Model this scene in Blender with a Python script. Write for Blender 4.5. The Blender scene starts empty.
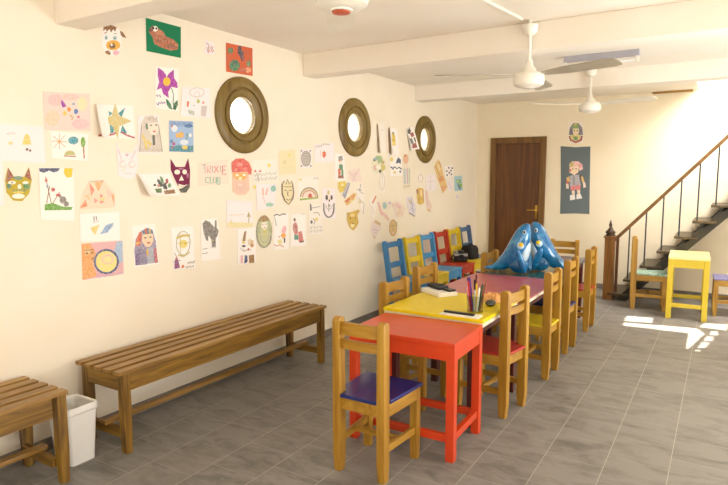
import bpy, bmesh, math, random
from mathutils import Vector, Matrix
from mathutils.geometry import tessellate_polygon
random.seed(7)
S = bpy.context.scene
COL = S.collection
PI = math.pi

# ------------------------------------------------------------------ materials
def lin(h):
    h = h.lstrip('#')
    v = [int(h[i:i+2], 16)/255 for i in (0, 2, 4)]
    return tuple(c/12.92 if c <= .04045 else ((c+.055)/1.055)**2.4 for c in v) + (1,)

def nt(name):
    m = bpy.data.materials.new(name); m.use_nodes = True
    t = m.node_tree
    return m, t, t.nodes['Principled BSDF']

def N(t, kind, **kw):
    n = t.nodes.new(kind)
    for k, v in kw.items():
        if k in n.inputs: n.inputs[k].default_value = v
        else: setattr(n, k, v)
    return n

def coords(t, scale=(1, 1, 1), loc=(0, 0, 0), rot=(0, 0, 0), kind='Object'):
    c = t.nodes.new('ShaderNodeTexCoord')
    mp = t.nodes.new('ShaderNodeMapping')
    mp.inputs['Scale'].default_value = scale; mp.inputs['Location'].default_value = loc; mp.inputs['Rotation'].default_value = rot
    t.links.new(c.outputs[kind], mp.inputs['Vector'])
    return mp.outputs['Vector']

def ramp(t, fac, stops):
    r = t.nodes.new('ShaderNodeValToRGB')
    e = r.color_ramp.elements
    while len(e) < len(stops): e.new(.5)
    for el, (p, c) in zip(e, stops):
        el.position = p; el.color = lin(c) if isinstance(c, str) else c
    t.links.new(fac, r.inputs['Fac'])
    return r.outputs['Color']

def bump(t, bsdf, h, strength=.2, dist=.002):
    b = t.nodes.new('ShaderNodeBump')
    b.inputs['Strength'].default_value = strength; b.inputs['Distance'].default_value = dist
    t.links.new(h, b.inputs['Height']); t.links.new(b.outputs['Normal'], bsdf.inputs['Normal'])

def plain(name, a, b=None, rough=.5, scale=12, bmp=0, coat=0, metal=0, spec=.5, detail=3):
    """paint / plastic / plaster: two close colours mixed by noise"""
    m, t, p = nt(name)
    n = N(t, 'ShaderNodeTexNoise', Scale=scale, Detail=detail)
    t.links.new(coords(t), n.inputs['Vector'])
    t.links.new(ramp(t, n.outputs['Fac'], [(.3, a), (.7, b or a)]), p.inputs['Base Color'])
    p.inputs['Roughness'].default_value = rough; p.inputs['Metallic'].default_value = metal
    p.inputs['Coat Weight'].default_value = coat; p.inputs['Coat Roughness'].default_value = .15
    p.inputs['Specular IOR Level'].default_value = spec
    if bmp: bump(t, p, n.outputs['Fac'], bmp)
    return m

def wood(name, a, b, c, axis='Z', rough=.45, dens=1.0, coat=.0):
    m, t, p = nt(name)
    k = {'X': (2, 30, 30), 'Y': (30, 2, 30), 'Z': (30, 30, 2)}[axis]
    v = coords(t, tuple(x*dens for x in k))
    n = N(t, 'ShaderNodeTexNoise', Scale=1.0, Detail=5, Roughness=.6, Distortion=1.2)
    t.links.new(v, n.inputs['Vector'])
    w = N(t, 'ShaderNodeTexNoise', Scale=.25, Detail=2, Distortion=2.5)
    t.links.new(v, w.inputs['Vector'])
    mx = N(t, 'ShaderNodeMath', operation='ADD'); t.links.new(n.outputs['Fac'], mx.inputs[0]); t.links.new(w.outputs['Fac'], mx.inputs[1])
    h = N(t, 'ShaderNodeMath', operation='MULTIPLY'); h.inputs[1].default_value = .5; t.links.new(mx.outputs[0], h.inputs[0])
    t.links.new(ramp(t, h.outputs[0], [(.36, a), (.5, b), (.64, c)]), p.inputs['Base Color'])
    p.inputs['Roughness'].default_value = rough; p.inputs['Coat Weight'].default_value = coat; p.inputs['Coat Roughness'].default_value = .2
    bump(t, p, n.outputs['Fac'], .12, .001)
    return m

M = {}
M['wall'] = plain('wall_plaster', '#F2E6D2', '#EFE2CC', .85, 3, .15)
M['back_wall'] = plain('back_wall_plaster', '#F2E4C8', '#EFE0C1', .85, 3, .15)
M['ceiling'] = plain('ceiling_plaster', '#F6ECDD', '#F3E8D7', .9, 3, .1)
M['skirting'] = plain('skirting_tile', '#6E665D', '#837A70', .5, 9)
M['white_paint'] = plain('white_enamel', '#F2EBDD', '#EEE6D6', .35, 6)
M['white_plastic'] = plain('white_plastic', '#F1EFEA', '#ECE9E2', .35, 6)
M['grey_lilac'] = plain('lilac_grey_enamel', '#AFACB4', '#A7A4AC', .4, 6)
M['fan_dusty'] = plain('dusty_fan_blade_enamel', '#B3A893', '#A0957F', .5, 5)  # grey-beige, darker than the other fans' blades
M['fan_grey'] = plain('fan_blade_enamel', '#E5DBC8', '#DDD2BD', .35, 6)
M['orange_cap'] = plain('orange_plastic_cap', '#C8542A', '#BE4C26', .4, 6)
M['brass'] = plain('brass', '#C9A24A', '#BD9540', .3, 10, metal=1)
M['dark_metal'] = plain('dark_iron', '#2E3136', '#383B40', .45, 20, metal=.3)
M['olive_metal'] = plain('olive_painted_steel', '#352D16', '#221D10', .4, 8)
M['bronze'] = plain('bronze_figure', '#3B2A1E', '#54402C', .5, 30, metal=.3)
M['black_cloth'] = plain('black_nylon', '#0D0D0F', '#17171A', .6, 60, .3)
M['black_plastic'] = plain('black_plastic', '#141416', '#1B1B1E', .35, 20)
M['silver'] = plain('silver_plastic', '#B9B8B4', '#C6C5C0', .3, 20, metal=.6)
M['paper'] = plain('white_paper', '#F3EEE4', '#EFE9DD', .8, 20)
M['peach_paper'] = plain('peach_paper', '#EDB878', '#E5A660', .85, 40, .4)
M['slate'] = plain('slate_grey', '#4B4A40', '#5F5E54', .6, 30, .3)
M['red_paint'] = plain('red_orange_paint', '#D03E08', '#C73807', .38, 9, coat=.25)
M['yellow_paint'] = plain('yellow_paint', '#E8D010', '#E2C80C', .38, 9, coat=.05, spec=.35)
M['gold_paint'] = plain('golden_yellow_paint', '#D8BC2E', '#D0B326', .35, 9, coat=.2)
M['pale_yellow_paint'] = plain('pale_lemon_paint', '#EFE3A0', '#EBDE96', .35, 9, coat=.2)  # table top paled to stand for strong light falling on it
M['pink_paint'] = plain('dusty_pink_paint', '#C0626A', '#B5585F', .33, 9, coat=.25)
M['teal_paint'] = plain('teal_paint', '#3E6A66', '#365F5C', .22, 9, coat=.3)
M['violet_paint'] = plain('grey_violet_paint', '#77727F', '#6E6976', .35, 9, coat=.2)
M['maroon_paint'] = plain('maroon_paint', '#4A1F1C', '#5A2822', .4, 9)
M['edge_white'] = plain('bare_white_edge', '#E2D5BE', '#D5C6AC', .6, 14)
M['navy_seat'] = plain('navy_seat_paint', '#16246C', '#122060', .33, 9, coat=.2)
M['red_seat'] = plain('red_seat_paint', '#B5342C', '#A92E27', .35, 9, coat=.2)
M['yellow_seat'] = plain('yellow_seat_paint', '#D8BE22', '#CDB21C', .35, 9, coat=.2)
M['violet_seat'] = plain('violet_seat_paint', '#6A6496', '#8A86A8', .4, 25)
M['green_seat'] = plain('green_seat_paint', '#3F7A66', '#B7CBB8', .4, 40)
M['blue_paint'] = plain('mid_blue_paint', '#3A80B8', '#3678AE', .4, 9, coat=.1)
M['light_blue_paint'] = plain('light_blue_paint', '#4E9CD0', '#4692C8', .4, 9, coat=.1)
M['chair_yellow'] = plain('chair_yellow_paint', '#E3C62C', '#DBBC24', .4, 9, coat=.1)
M['chair_red'] = plain('chair_red_paint', '#BE3A22', '#B4341D', .4, 9, coat=.1)
M['slate_blue_paint'] = plain('slate_blue_paint', '#526D90', '#4A6486', .4, 9, coat=.1)
for ax in 'XYZ':
    M['pine'+ax] = wood('pine_'+ax, '#8E6216', '#A67922', '#BA9036', ax, .42, coat=.1)
    M['bench'+ax] = wood('bench_wood_'+ax, '#462E0A', '#785518', '#9C7626', ax, .45, coat=.1)
    M['slat'+ax] = wood('bench_slat_wood_'+ax, '#745520', '#90692E', '#A88446', ax, .42, coat=.1)
    M['dark'+ax] = wood('dark_brown_wood_'+ax, '#4C290B', '#603710', '#6E4418', ax, .4, .7, coat=.15)
    M['rail'+ax] = wood('reddish_wood_'+ax, '#5A3A14', '#6C481C', '#7E5826', ax, .42)
    M['tread'+ax] = wood('tread_wood_'+ax, '#37291A', '#4A3A20', '#5E4A2A', ax, .42)
M['newel'] = wood('newel_wood', '#734817', '#855620', '#96652B', 'Z', .42)
M['port'] = wood('porthole_wood', '#644C1A', '#786028', '#887036', 'Z', .42, .6)
M['door_frame'] = wood('door_frame_wood', '#62401A', '#745022', '#845E2A', 'Z', .42)

def floor_mat():
    m, t, p = nt('grey_floor_tiles')
    # tiles in columns along Y, 31 cm wide, joints staggered from column to column
    c = t.nodes.new('ShaderNodeTexCoord'); sx = t.nodes.new('ShaderNodeSeparateXYZ'); cb = t.nodes.new('ShaderNodeCombineXYZ')
    t.links.new(c.outputs['Object'], sx.inputs[0]); t.links.new(sx.outputs['Y'], cb.inputs['X']); t.links.new(sx.outputs['X'], cb.inputs['Y'])
    mp = t.nodes.new('ShaderNodeMapping'); mp.inputs['Location'].default_value = (-3.123+.3115*30, -.64+.3115*20, 0)
    t.links.new(cb.outputs[0], mp.inputs['Vector'])
    br = N(t, 'ShaderNodeTexBrick', Scale=1.0); br.offset = .5; br.squash = 1
    br.inputs['Mortar Size'].default_value = .0028; br.inputs['Mortar Smooth'].default_value = .4; br.inputs['Bias'].default_value = 0
    br.inputs['Brick Width'].default_value = .3115; br.inputs['Row Height'].default_value = .3115
    br.inputs['Color1'].default_value = (.42, .42, .42, 1); br.inputs['Color2'].default_value = (.58, .58, .58, 1); br.inputs['Mortar'].default_value = (.5, .5, .5, 1)
    t.links.new(mp.outputs[0], br.inputs['Vector'])
    n1 = N(t, 'ShaderNodeTexNoise', Scale=5.5, Detail=6, Roughness=.62, Distortion=.8)
    t.links.new(coords(t, (.7, 1.5, 1)), n1.inputs['Vector'])
    n2 = N(t, 'ShaderNodeTexNoise', Scale=40, Detail=4, Roughness=.7)
    t.links.new(coords(t, (.45, 1.4, 1)), n2.inputs['Vector'])
    a = N(t, 'ShaderNodeMath', operation='MULTIPLY'); a.inputs[1].default_value = .3; t.links.new(n2.outputs['Fac'], a.inputs[0])
    b = N(t, 'ShaderNodeMath', operation='ADD'); t.links.new(n1.outputs['Fac'], b.inputs[0]); t.links.new(a.outputs[0], b.inputs[1])
    d = N(t, 'ShaderNodeMath', operation='MULTIPLY_ADD'); d.inputs[1].default_value = .55; t.links.new(br.outputs['Color'], d.inputs[0]); t.links.new(b.outputs[0], d.inputs[2])
    col = ramp(t, d.outputs[0], [(.50, '#4E4B47'), (.75, '#6C6964'), (1.0, '#8B8680')])
    b2 = N(t, 'ShaderNodeTexBrick', Scale=1.0); b2.offset = .5
    for k_, v_ in (('Mortar Size', .0028), ('Mortar Smooth', .4), ('Bias', 0), ('Brick Width', 400.0), ('Row Height', .3115)): b2.inputs[k_].default_value = v_
    t.links.new(mp.outputs[0], b2.inputs['Vector'])
    fq = N(t, 'ShaderNodeMath', operation='MULTIPLY'); fq.inputs[1].default_value = .6; t.links.new(br.outputs['Fac'], fq.inputs[0])
    fm = N(t, 'ShaderNodeMath', operation='MAXIMUM'); t.links.new(fq.outputs[0], fm.inputs[0]); t.links.new(b2.outputs['Fac'], fm.inputs[1])
    mx = N(t, 'ShaderNodeMix', data_type='RGBA')
    mxf, mxa, mxb = mx.inputs['Factor'], mx.inputs[6], mx.inputs[7]
    mxb.default_value = lin('#AAA49A')
    t.links.new(fm.outputs[0], mxf); t.links.new(col, mxa)
    t.links.new(mx.outputs[2], p.inputs['Base Color'])
    p.inputs['Roughness'].default_value = .5
    r = N(t, 'ShaderNodeMapRange'); r.inputs['To Min'].default_value = .38; r.inputs['To Max'].default_value = .6
    t.links.new(n1.outputs['Fac'], r.inputs['Value']); t.links.new(r.outputs[0], p.inputs['Roughness'])
    bump(t, p, b.outputs[0], .15, .002)
    return m
M['floor'] = floor_mat()

def glass_mat(name, tint, rough=.02):
    m, t, p = nt(name)
    n = N(t, 'ShaderNodeTexNoise', Scale=4); t.links.new(coords(t), n.inputs['Vector'])
    t.links.new(ramp(t, n.outputs['Fac'], [(.3, tint), (.7, tint)]), p.inputs['Base Color'])
    p.inputs['Transmission Weight'].default_value = 1; p.inputs['Roughness'].default_value = rough; p.inputs['IOR'].default_value = 1.15
    return m
M['glass'] = glass_mat('clear_glass', '#FFFFFF')
M['cup'] = glass_mat('clear_plastic', '#DDE2DC', .1)

def vinyl():
    m, t, p = nt('blue_glossy_vinyl')
    n = N(t, 'ShaderNodeTexNoise', Scale=9, Detail=3, Distortion=1); t.links.new(coords(t), n.inputs['Vector'])
    t.links.new(ramp(t, n.outputs['Fac'], [(.35, '#0A5A92'), (.55, '#1272A8'), (.74, '#3A9CC8')]), p.inputs['Base Color'])
    p.inputs['Roughness'].default_value = .18; p.inputs['Coat Weight'].default_value = .6
    bump(t, p, n.outputs['Fac'], .25, .01)
    return m
M['vinyl'] = vinyl()
M['vinyl_white'] = plain('pale_vinyl', '#C9DEE8', '#A9CADB', .2, 8, coat=.4)
M['vinyl_yellow'] = plain('yellow_vinyl', '#E5C320', '#DDB81A', .25, 8)

_pm = {}
def ink(h):
    if h not in _pm: _pm[h] = plain('paint_'+h[1:].lower(), h, h, .85, 20)
    return _pm[h]
def crayon(h):
    """colour rubbed on unevenly so that some of the paper shows through"""
    k = 'c'+h
    if k not in _pm:
        a = [int(h[i:i+2], 16) for i in (1, 3, 5)]; p = (0xF3, 0xE4, 0xD6)
        b = '#'+''.join('%02X' % round(x*.55+y*.45) for x, y in zip(a, p))
        m = plain('crayon_'+h[1:].lower(), h, b, .85, 70, detail=6); _pm[k] = m
    return _pm[k]

# ------------------------------------------------------------------ mesh helpers
def box(bm, x0, x1, y0, y1, z0, z1, bev=0.0, mi=0):
    g = bmesh.ops.create_cube(bm, size=1, matrix=Matrix.Translation(((x0+x1)/2, (y0+y1)/2, (z0+z1)/2)) @ Matrix.Diagonal((abs(x1-x0), abs(y1-y0), abs(z1-z0), 1)))
    vs = g['verts']
    fs = {f for v in vs for f in v.link_faces}
    for f in fs: f.material_index = mi
    if bev:
        es = {e for v in vs for e in v.link_edges}
        bmesh.ops.bevel(bm, geom=list(es), offset=bev, segments=2, profile=.6, affect='EDGES')
    return vs

def beam(bm, a, b, w, h, bev=0.0, up=(0, 0, 1)):
    """square bar from a to b"""
    a = Vector(a); b = Vector(b); d = b-a; L = d.length; d.normalize()
    up = Vector(up); sx = d.cross(up)
    if sx.length < 1e-4: sx = Vector((1, 0, 0))
    sx.normalize(); sz = sx.cross(d)
    R = Matrix((sx, d, sz)).transposed().to_4x4()
    g = bmesh.ops.create_cube(bm, size=1, matrix=Matrix.Translation((a+b)/2) @ R @ Matrix.Diagonal((w, L, h, 1)))
    if bev:
        es = {e for v in g['verts'] for e in v.link_edges}
        bmesh.ops.bevel(bm, geom=list(es), offset=bev, segments=2, profile=.6, affect='EDGES')

def tube(bm, pts, r, n=10, caps=True):
    rr = r if isinstance(r, (list, tuple)) else [r]*len(pts)
    pts = [Vector(p) for p in pts]
    rings = []; prev = None
    for i, p in enumerate(pts):
        d = (pts[min(i+1, len(pts)-1)]-pts[max(i-1, 0)]).normalized()
        if prev is None:
            u = d.orthogonal().normalized()
        else:
            u = (prev-d*prev.dot(d)).normalized()
        prev = u; v = d.cross(u)
        rings.append([bm.verts.new(p+(u*math.cos(2*PI*k/n)+v*math.sin(2*PI*k/n))*rr[i]) for k in range(n)])
    for a, b in zip(rings, rings[1:]):
        for k in range(n): bm.faces.new((a[k], a[(k+1) % n], b[(k+1) % n], b[k]))
    if caps:
        bm.faces.new(list(reversed(rings[0]))); bm.faces.new(rings[-1])

def lathe(bm, prof, n=24, M4=None, closed=False):
    """prof: (radius, height) list, turned about Z then moved by M4"""
    M4 = M4 or Matrix()
    rings = []
    for r, z in prof:
        if r < 1e-5: rings.append([bm.verts.new(M4 @ Vector((0, 0, z)))])
        else: rings.append([bm.verts.new(M4 @ Vector((r*math.cos(2*PI*k/n), r*math.sin(2*PI*k/n), z))) for k in range(n)])
    pairs = list(zip(rings, rings[1:]))
    if closed: pairs.append((rings[-1], rings[0]))
    for a, b in pairs:
        for k in range(n):
            k2 = (k+1) % n
            if len(a) == 1 and len(b) == 1: continue
            if len(a) == 1: bm.faces.new((a[0], b[k2], b[k]))
            elif len(b) == 1: bm.faces.new((a[k], a[k2], b[0]))
            else: bm.faces.new((a[k], a[k2], b[k2], b[k]))

def prism(bm, poly, t0, t1, axis='X', bev=0.0):
    """poly of (u,v) pulled along an axis: X -> (y,z), Y -> (x,z), Z -> (x,y)"""
    mk = {'X': lambda u, v, t: (t, u, v), 'Y': lambda u, v, t: (u, t, v), 'Z': lambda u, v, t: (u, v, t)}[axis]
    a = [bm.verts.new(mk(u, v, t0)) for u, v in poly]; b = [bm.verts.new(mk(u, v, t1)) for u, v in poly]
    n = len(poly)
    fs = [bm.faces.new(a), bm.faces.new(list(reversed(b)))]
    for i in range(n): fs.append(bm.faces.new((a[i], b[i], b[(i+1) % n], a[(i+1) % n])))
    if bev:
        es = list(fs[0].edges)+list(fs[1].edges)
        bmesh.ops.bevel(bm, geom=es, offset=bev, segments=2, profile=.6, affect='EDGES')

def ellipsoid(bm, c, r, rot=None, seg=16, rings=10):
    bmesh.ops.create_uvsphere(bm, u_segments=seg, v_segments=rings, radius=1, matrix=Matrix.Translation(c) @ (rot or Matrix()) @ Matrix.Diagonal((*r, 1)))

def obj(name, bm, m, parent=None, smooth=False, loc=None):
    bmesh.ops.recalc_face_normals(bm, faces=bm.faces)
    me = bpy.data.meshes.new(name); bm.to_mesh(me); bm.free()
    for mm in (m if isinstance(m, list) else [m]): me.materials.append(mm)
    if smooth:
        for p in me.polygons: p.use_smooth = True
        try: me.set_sharp_from_angle(angle=math.radians(smooth if smooth is not True else 45))
        except Exception: pass
    o = bpy.data.objects.new(name, me); COL.objects.link(o)
    if parent: o.parent = parent
    if loc: o.location = loc
    return o

def tag(o, label, cat, group=None):
    o['label'] = label; o['category'] = cat
    if group: o['group'] = group
    return o

def thing(name, label, cat, loc=(0, 0, 0), rz=0, group=None):
    o = bpy.data.objects.new(name, None); COL.objects.link(o)
    o.location = loc; o.rotation_euler = (0, 0, rz); o.empty_display_size = .1
    return tag(o, label, cat, group)

def copy_tree(o, parent=None):
    c = o.copy(); COL.objects.link(c)
    if parent: c.parent = parent
    for ch in list(o.children): copy_tree(ch, c)
    return c

def struct(o, label=None):
    o['kind'] = 'structure'
    if label: o['label'] = label
    return o

B = bmesh.new

# ------------------------------------------------------------------ camera
HC = 1.6; F = 582.0
yaw, pitch, roll = (math.radians(a) for a in (31.675, 6.54, -.104))
rv = Vector((math.cos(yaw), math.sin(yaw), 0)); fv = Vector((-math.sin(yaw), math.cos(yaw), 0)); uv = Vector((0, 0, 1))
fw = fv*math.cos(pitch)-uv*math.sin(pitch); dn = -(uv*math.cos(pitch)+fv*math.sin(pitch))
cr, sr = math.cos(roll), math.sin(roll)
cxv = rv*cr-dn*sr; cyv = rv*sr+dn*cr
cam = bpy.data.cameras.new('camera'); co = bpy.data.objects.new('camera', cam); COL.objects.link(co)
cam.sensor_width = 36; cam.lens = F*36/728; cam.clip_start = .05
R = Matrix((cxv, -cyv, -fw)).transposed()
co.matrix_world = Matrix.Translation((3.3, 0, HC)) @ R.to_4x4()
S.camera = co

# ------------------------------------------------------------------ room
XR, YF, YB, ZC = 5.6, -1.9, 8.70, 2.69
PORT = [(3.507, 2.078), (5.165, 2.096), (6.832, 2.058)]

def wall_with_holes(outer, holes, mk, t, mi_rev=None):
    """outer, holes: 2-D loops; mk(u,v,depth) -> 3-D; t: wall thickness (depth 0..t)"""
    bm = B()
    loops = [outer]+holes
    flat = [p for L in loops for p in L]
    tris = tessellate_polygon([[Vector((u, v, 0)) for u, v in L] for L in loops])
    f = [bm.verts.new(mk(u, v, 0)) for u, v in flat]; b = [bm.verts.new(mk(u, v, t)) for u, v in flat]
    for a_, b_, c_ in tris:
        bm.faces.new((f[a_], f[b_], f[c_])); bm.faces.new((b[c_], b[b_], b[a_]))
    k = 0
    for L in loops:
        n = len(L)
        for i in range(n):
            j = (i+1) % n
            bm.faces.new((f[k+i], f[k+j], b[k+j], b[k+i]))
        k += n
    return bm

def circ(c, r, n=40): return [(c[0]+r*math.cos(2*PI*i/n), c[1]+r*math.sin(2*PI*i/n)) for i in range(n)]

bm = B(); box(bm, 0, XR, YF, YB, -.1, 0); struct(obj('floor', bm, M['floor']))
struct(obj('wall_left', wall_with_holes([(YF, 0), (YB, 0), (YB, 5.2), (YF, 5.2)], [circ(p, .16) for p in PORT], lambda u, v, d: (-d, u, v), .2), M['wall']))
bm = B(); box(bm, -.2, XR+.2, YB, YB+.2, 0, 5.2); struct(obj('wall_back', bm, M['back_wall']))
# right-hand wall: invented windows, and made-up holes shaped to throw the floor sun patches
SUNT = 0.785                                          # tan(sun elevation); the sun travels along -X
def pane(pts): return [(y, SUNT*(XR-x)) for x, y in pts]  # turns a wanted floor sun patch into its made-up wall hole
SUN_PATCH_HOLES = [pane(p) for p in (
    [(2.436, 7.14), (2.700, 7.185), (2.714, 6.93), (2.441, 6.865)],
    [(2.45, 6.80), (3.14, 6.92), (3.215, 6.72), (3.10, 6.04), (3.085, 6.04), (3.075, 6.66), (2.46, 6.65)],
    [(3.16, 7.00), (3.20, 7.22), (3.42, 7.28), (3.40, 6.98)],
    [(3.27, 6.88), (3.33, 6.90), (3.325, 6.72), (3.26, 6.70)],
    [(3.235, 6.62), (3.295, 6.64), (3.285, 6.46), (3.215, 6.42)],
    [(3.205, 6.36), (3.265, 6.38), (3.235, 6.16), (3.17, 6.12)],
    [(3.165, 6.06), (3.205, 6.06), (3.195, 6.00), (3.155, 6.00)])]
ADDED_WIN = [(-1.5, .3, .95, 2.35), (.8, 2.6, .95, 2.35), (3.7, 5.6, .12, 1.70)]  # unseen windows, invented to light the room
struct(obj('wall_right', wall_with_holes([(YF, 0), (YB, 0), (YB, 5.2), (YF, 5.2)],
       [[(a, c), (b, c), (b, d), (a, d)] for a, b, c, d in ADDED_WIN]+SUN_PATCH_HOLES, lambda u, v, d: (XR+d*.001 if d else XR, u, v), .05), M['wall']))
ADDED_FW = (1.0, 4.2, .9, 2.35)  # unseen front window, also invented for its light
struct(obj('wall_front', wall_with_holes([(-.2, 0), (XR+.2, 0), (XR+.2, 5.2), (-.2, 5.2)], [[(ADDED_FW[0], ADDED_FW[2]), (ADDED_FW[1], ADDED_FW[2]), (ADDED_FW[1], ADDED_FW[3]), (ADDED_FW[0], ADDED_FW[3])]], lambda u, v, d: (u, YF-d, v), .2), M['wall']))
def window(name, axis, a, b, c, d, at):  # frame bars for an invented window
    bm = B(); t = .05
    def bx(u0, u1, v0, v1):
        if axis == 'X': box(bm, at-.03, at+.03, u0, u1, v0, v1)
        else: box(bm, u0, u1, at-.03, at+.03, v0, v1)
    bx(a, b, c, c+t); bx(a, b, d-t, d); bx(a, a+t, c+t, d-t); bx(b-t, b, c+t, d-t); bx((a+b)/2-t/2, (a+b)/2+t/2, c+t, d-t)
    return struct(obj(name, bm, M['white_paint']))
for i, (a, b, c, d) in enumerate(ADDED_WIN): window('window_%d' % (i+4), 'X', a, b, c, d, XR+.03)  # frames of the invented right-hand windows
window('window_7', 'Y', *ADDED_FW, YF-.1)  # frame of the invented front window

# ceiling with the stair opening in the back right corner, beams, shaft over the stair
OX, OY = 2.95, 6.745
bm = B(); box(bm, 0, XR, YF, OY, ZC, ZC+.2); box(bm, 0, OX, OY, YB, ZC, ZC+.2); struct(obj('ceiling', bm, M['ceiling']))
for i, (y0, y1, zb) in enumerate([(2.003, 2.185, 2.462), (4.305, 4.487, 2.495), (6.55, 6.742, 2.515)]):
    bm = B(); box(bm, 0, XR, y0, y1, zb, ZC, .006)
    struct(obj('beam_%d' % (i+1), bm, M['ceiling']), 'plastered ceiling beam running across the room')
bm = B(); box(bm, 0, XR, YF, YB, 5.2, 5.3); struct(obj('ceiling_upper', bm, M['ceiling']))
bm = B(); box(bm, 2.42, 2.885, YB-.025, YB, 2.665, 2.69, .004); struct(obj('trim_1', bm, M['pineX']), 'short wooden batten at the top of the back wall')
bm = B(); box(bm, 0, .012, YF, YB, 0, .075, .003); struct(obj('baseboard_left', bm, M['skirting']))
bm = B(); box(bm, .012, XR, YB-.012, YB, 0, .075, .003); struct(obj('baseboard_back', bm, M['skirting']))

# portholes
for i, (y, z) in enumerate(PORT):
    T = Matrix.Translation((0, y, z)) @ Matrix.Rotation(PI/2, 4, 'Y')
    bm = B()
    lathe(bm, [(.143, -.03), (.143, .010), (.155, .020), (.198, .024), (.204, .012), (.212, .012), (.218, .028), (.235, .034), (.28, .030), (.298, .018), (.298, .0), (.158, -.0), (.158, -.03)], 56, T, closed=True)
    w = struct(obj('window_%d' % (i+1), bm, M['port'], smooth=35), 'round porthole window in a wooden ring')
    bm = B(); lathe(bm, [(0, -.002), (.143, -.002), (.143, .003), (0, .003)], 40, T)
    obj('pane', bm, M['glass'], w)

# door in the back wall
bm = B()
x0, x1, zt = .228, 1.063, 2.165
box(bm, x0, x0+.085, YB-.04, YB, 0, zt, .006); box(bm, x1-.085, x1, YB-.04, YB, 0, zt, .006); box(bm, x0+.085, x1-.085, YB-.04, YB, zt-.085, zt, .006)
dr = struct(obj('door_1', bm, M['door_frame']), 'dark brown wooden door in the back wall')
bm = B(); box(bm, x0+.085, x1-.085, YB-.016, YB, .01, zt-.085, .003); obj('door_panel', bm, M['darkZ'], dr)
bm = B(); box(bm, .925, .96, YB-.026, YB-.016, .96, 1.16, .004)
tube(bm, [(.943, YB-.02, 1.09), (.943, YB-.07, 1.09), (.93, YB-.078, 1.09), (.82, YB-.078, 1.088)], .009, 10)
obj('handle', bm, M['brass'], dr, smooth=40)

# ------------------------------------------------------------------ chair
def post_profile(rake=0.0, h=.85, d=.06):
    pts = [(.008, 0), (d-.006, 0), (d, .10), (d, .40)]
    for k in range(7):
        a = PI*k/6
        pts.append((d/2+d/2*math.cos(a)-rake, h-d/2*.8+d/2*.8*math.sin(a)))
    pts += [(0, .40), (0, .10)]
    return pts
def make_chair(name, label, seat_m, wz, wx, wy, rake=0.0, group=None, h=.858, px=.137, fx=.156, sw=(.166, .188), D=.393, rails=((.765, .833), (.69, .74)), apz=.35, pw=.022, ZS=.44):
    """faces +Y, back posts at y 0..0.06, centred on x"""
    t = thing(name, label, 'chair', group=group)
    e = D-.006
    for s in (-1, 1):
        bm = B(); prism(bm, post_profile(rake, h), s*px-pw, s*px+pw, 'X', .006); obj('rear_leg', bm, wz, t)
        bm = B(); prism(bm, [(e-.042, 0), (e-.006, 0), (e, .12), (e, ZS-.021), (e-.048, ZS-.021), (e-.048, .12)], s*fx-.022, s*fx+.022, 'X', .005); obj('front_leg', bm, wz, t)
        bm = B(); beam(bm, (s*px, .055, .17), (s*fx, e-.044, .17), .024, .04, .004); obj('stretcher', bm, wy, t)
    bm = B(); box(bm, -(px+fx)/2+.01, (px+fx)/2-.01, .19, .215, .155, .185, .004); obj('stretcher', bm, wx, t)
    for z0, z1 in rails:
        bm = B(); zz = (z0+z1)/2; sh = -rake*max(0, (zz-.40)/(h-.40))
        n = 8; hw = px-pw+.002
        def yc(x): return .030+sh-.014*(1-(x/hw)**2)
        vs = []
        for k in range(n+1):
            x = -hw+2*hw*k/n; y = yc(x)
            vs.append([bm.verts.new((x, y-.010, z0)), bm.verts.new((x, y+.010, z0)), bm.verts.new((x, y+.010, z1)), bm.verts.new((x, y-.010, z1))])
        for a, b in zip(vs, vs[1:]):
            for q in range(4): bm.faces.new((a[q], a[(q+1) % 4], b[(q+1) % 4], b[q]))
        bm.faces.new(vs[0]); bm.faces.new(list(reversed(vs[-1])))
        obj('back_rail', bm, wx, t)
    bm = B()
    box(bm, -fx+.02, fx-.02, e-.034, e-.008, apz, ZS-.021, .003); box(bm, -px+.02, px-.02, .02, .042, apz, ZS-.021, .003)
    for s in (-1, 1): beam(bm, (s*(px+.010), .05, (apz+ZS-.021)/2), (s*(fx+.010), e-.04, (apz+ZS-.021)/2), .022, ZS-.021-apz, .003)
    obj('apron', bm, wy, t)
    bm = B(); c = px-pw-.002; prism(bm, [(-c, .004), (c, .004), (c, .062), (sw[0], .062), (sw[1], D), (-sw[1], D), (-sw[0], .062), (-c, .062)], ZS-.02, ZS, 'Z', .005)
    s = obj('seat', bm, seat_m, t)
    return t
P = (M['pineZ'], M['pineX'], M['pineY'])
G1 = 'wooden children\'s chairs'
c0 = make_chair('wooden_chair', 'pine chair with a dark blue seat at the near end of the red table', M['navy_seat'], *P, group=G1)
def place(x, y, rz, label, seat, first=None, group=G1):
    c = first or copy_tree(c0)
    c.location = (x, y, 0); c.rotation_euler = (0, 0, rz); c['label'] = label; c['group'] = group
    for ch in c.children:
        if ch.name.startswith('seat'):
            if first is None: ch.data = ch.data.copy(); ch.data.materials[0] = M[seat]
            if seat != 'pineY': ch['label'] = {'navy_seat': 'dark blue seat', 'red_seat': 'red seat', 'yellow_seat': 'yellow seat', 'green_seat': 'green patterned seat', 'violet_seat': 'violet seat'}[seat]
            elif 'label' in ch: del ch['label']
    return c
place(1.725, 2.485, .0, 'pine chair with a dark blue seat at the near end of the red table', 'navy_seat', c0)
H = PI/2
place(2.185, 3.775, H-.157, 'pine chair with a red seat on the window side of the yellow table', 'red_seat')
place(2.215, 4.67, H-.03, 'pine chair with a yellow seat, beside the pink table', 'yellow_seat')
place(2.19, 5.435, H-.035, 'pine chair with a dark blue seat beside the teal table, on the window side', 'navy_seat')
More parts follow.
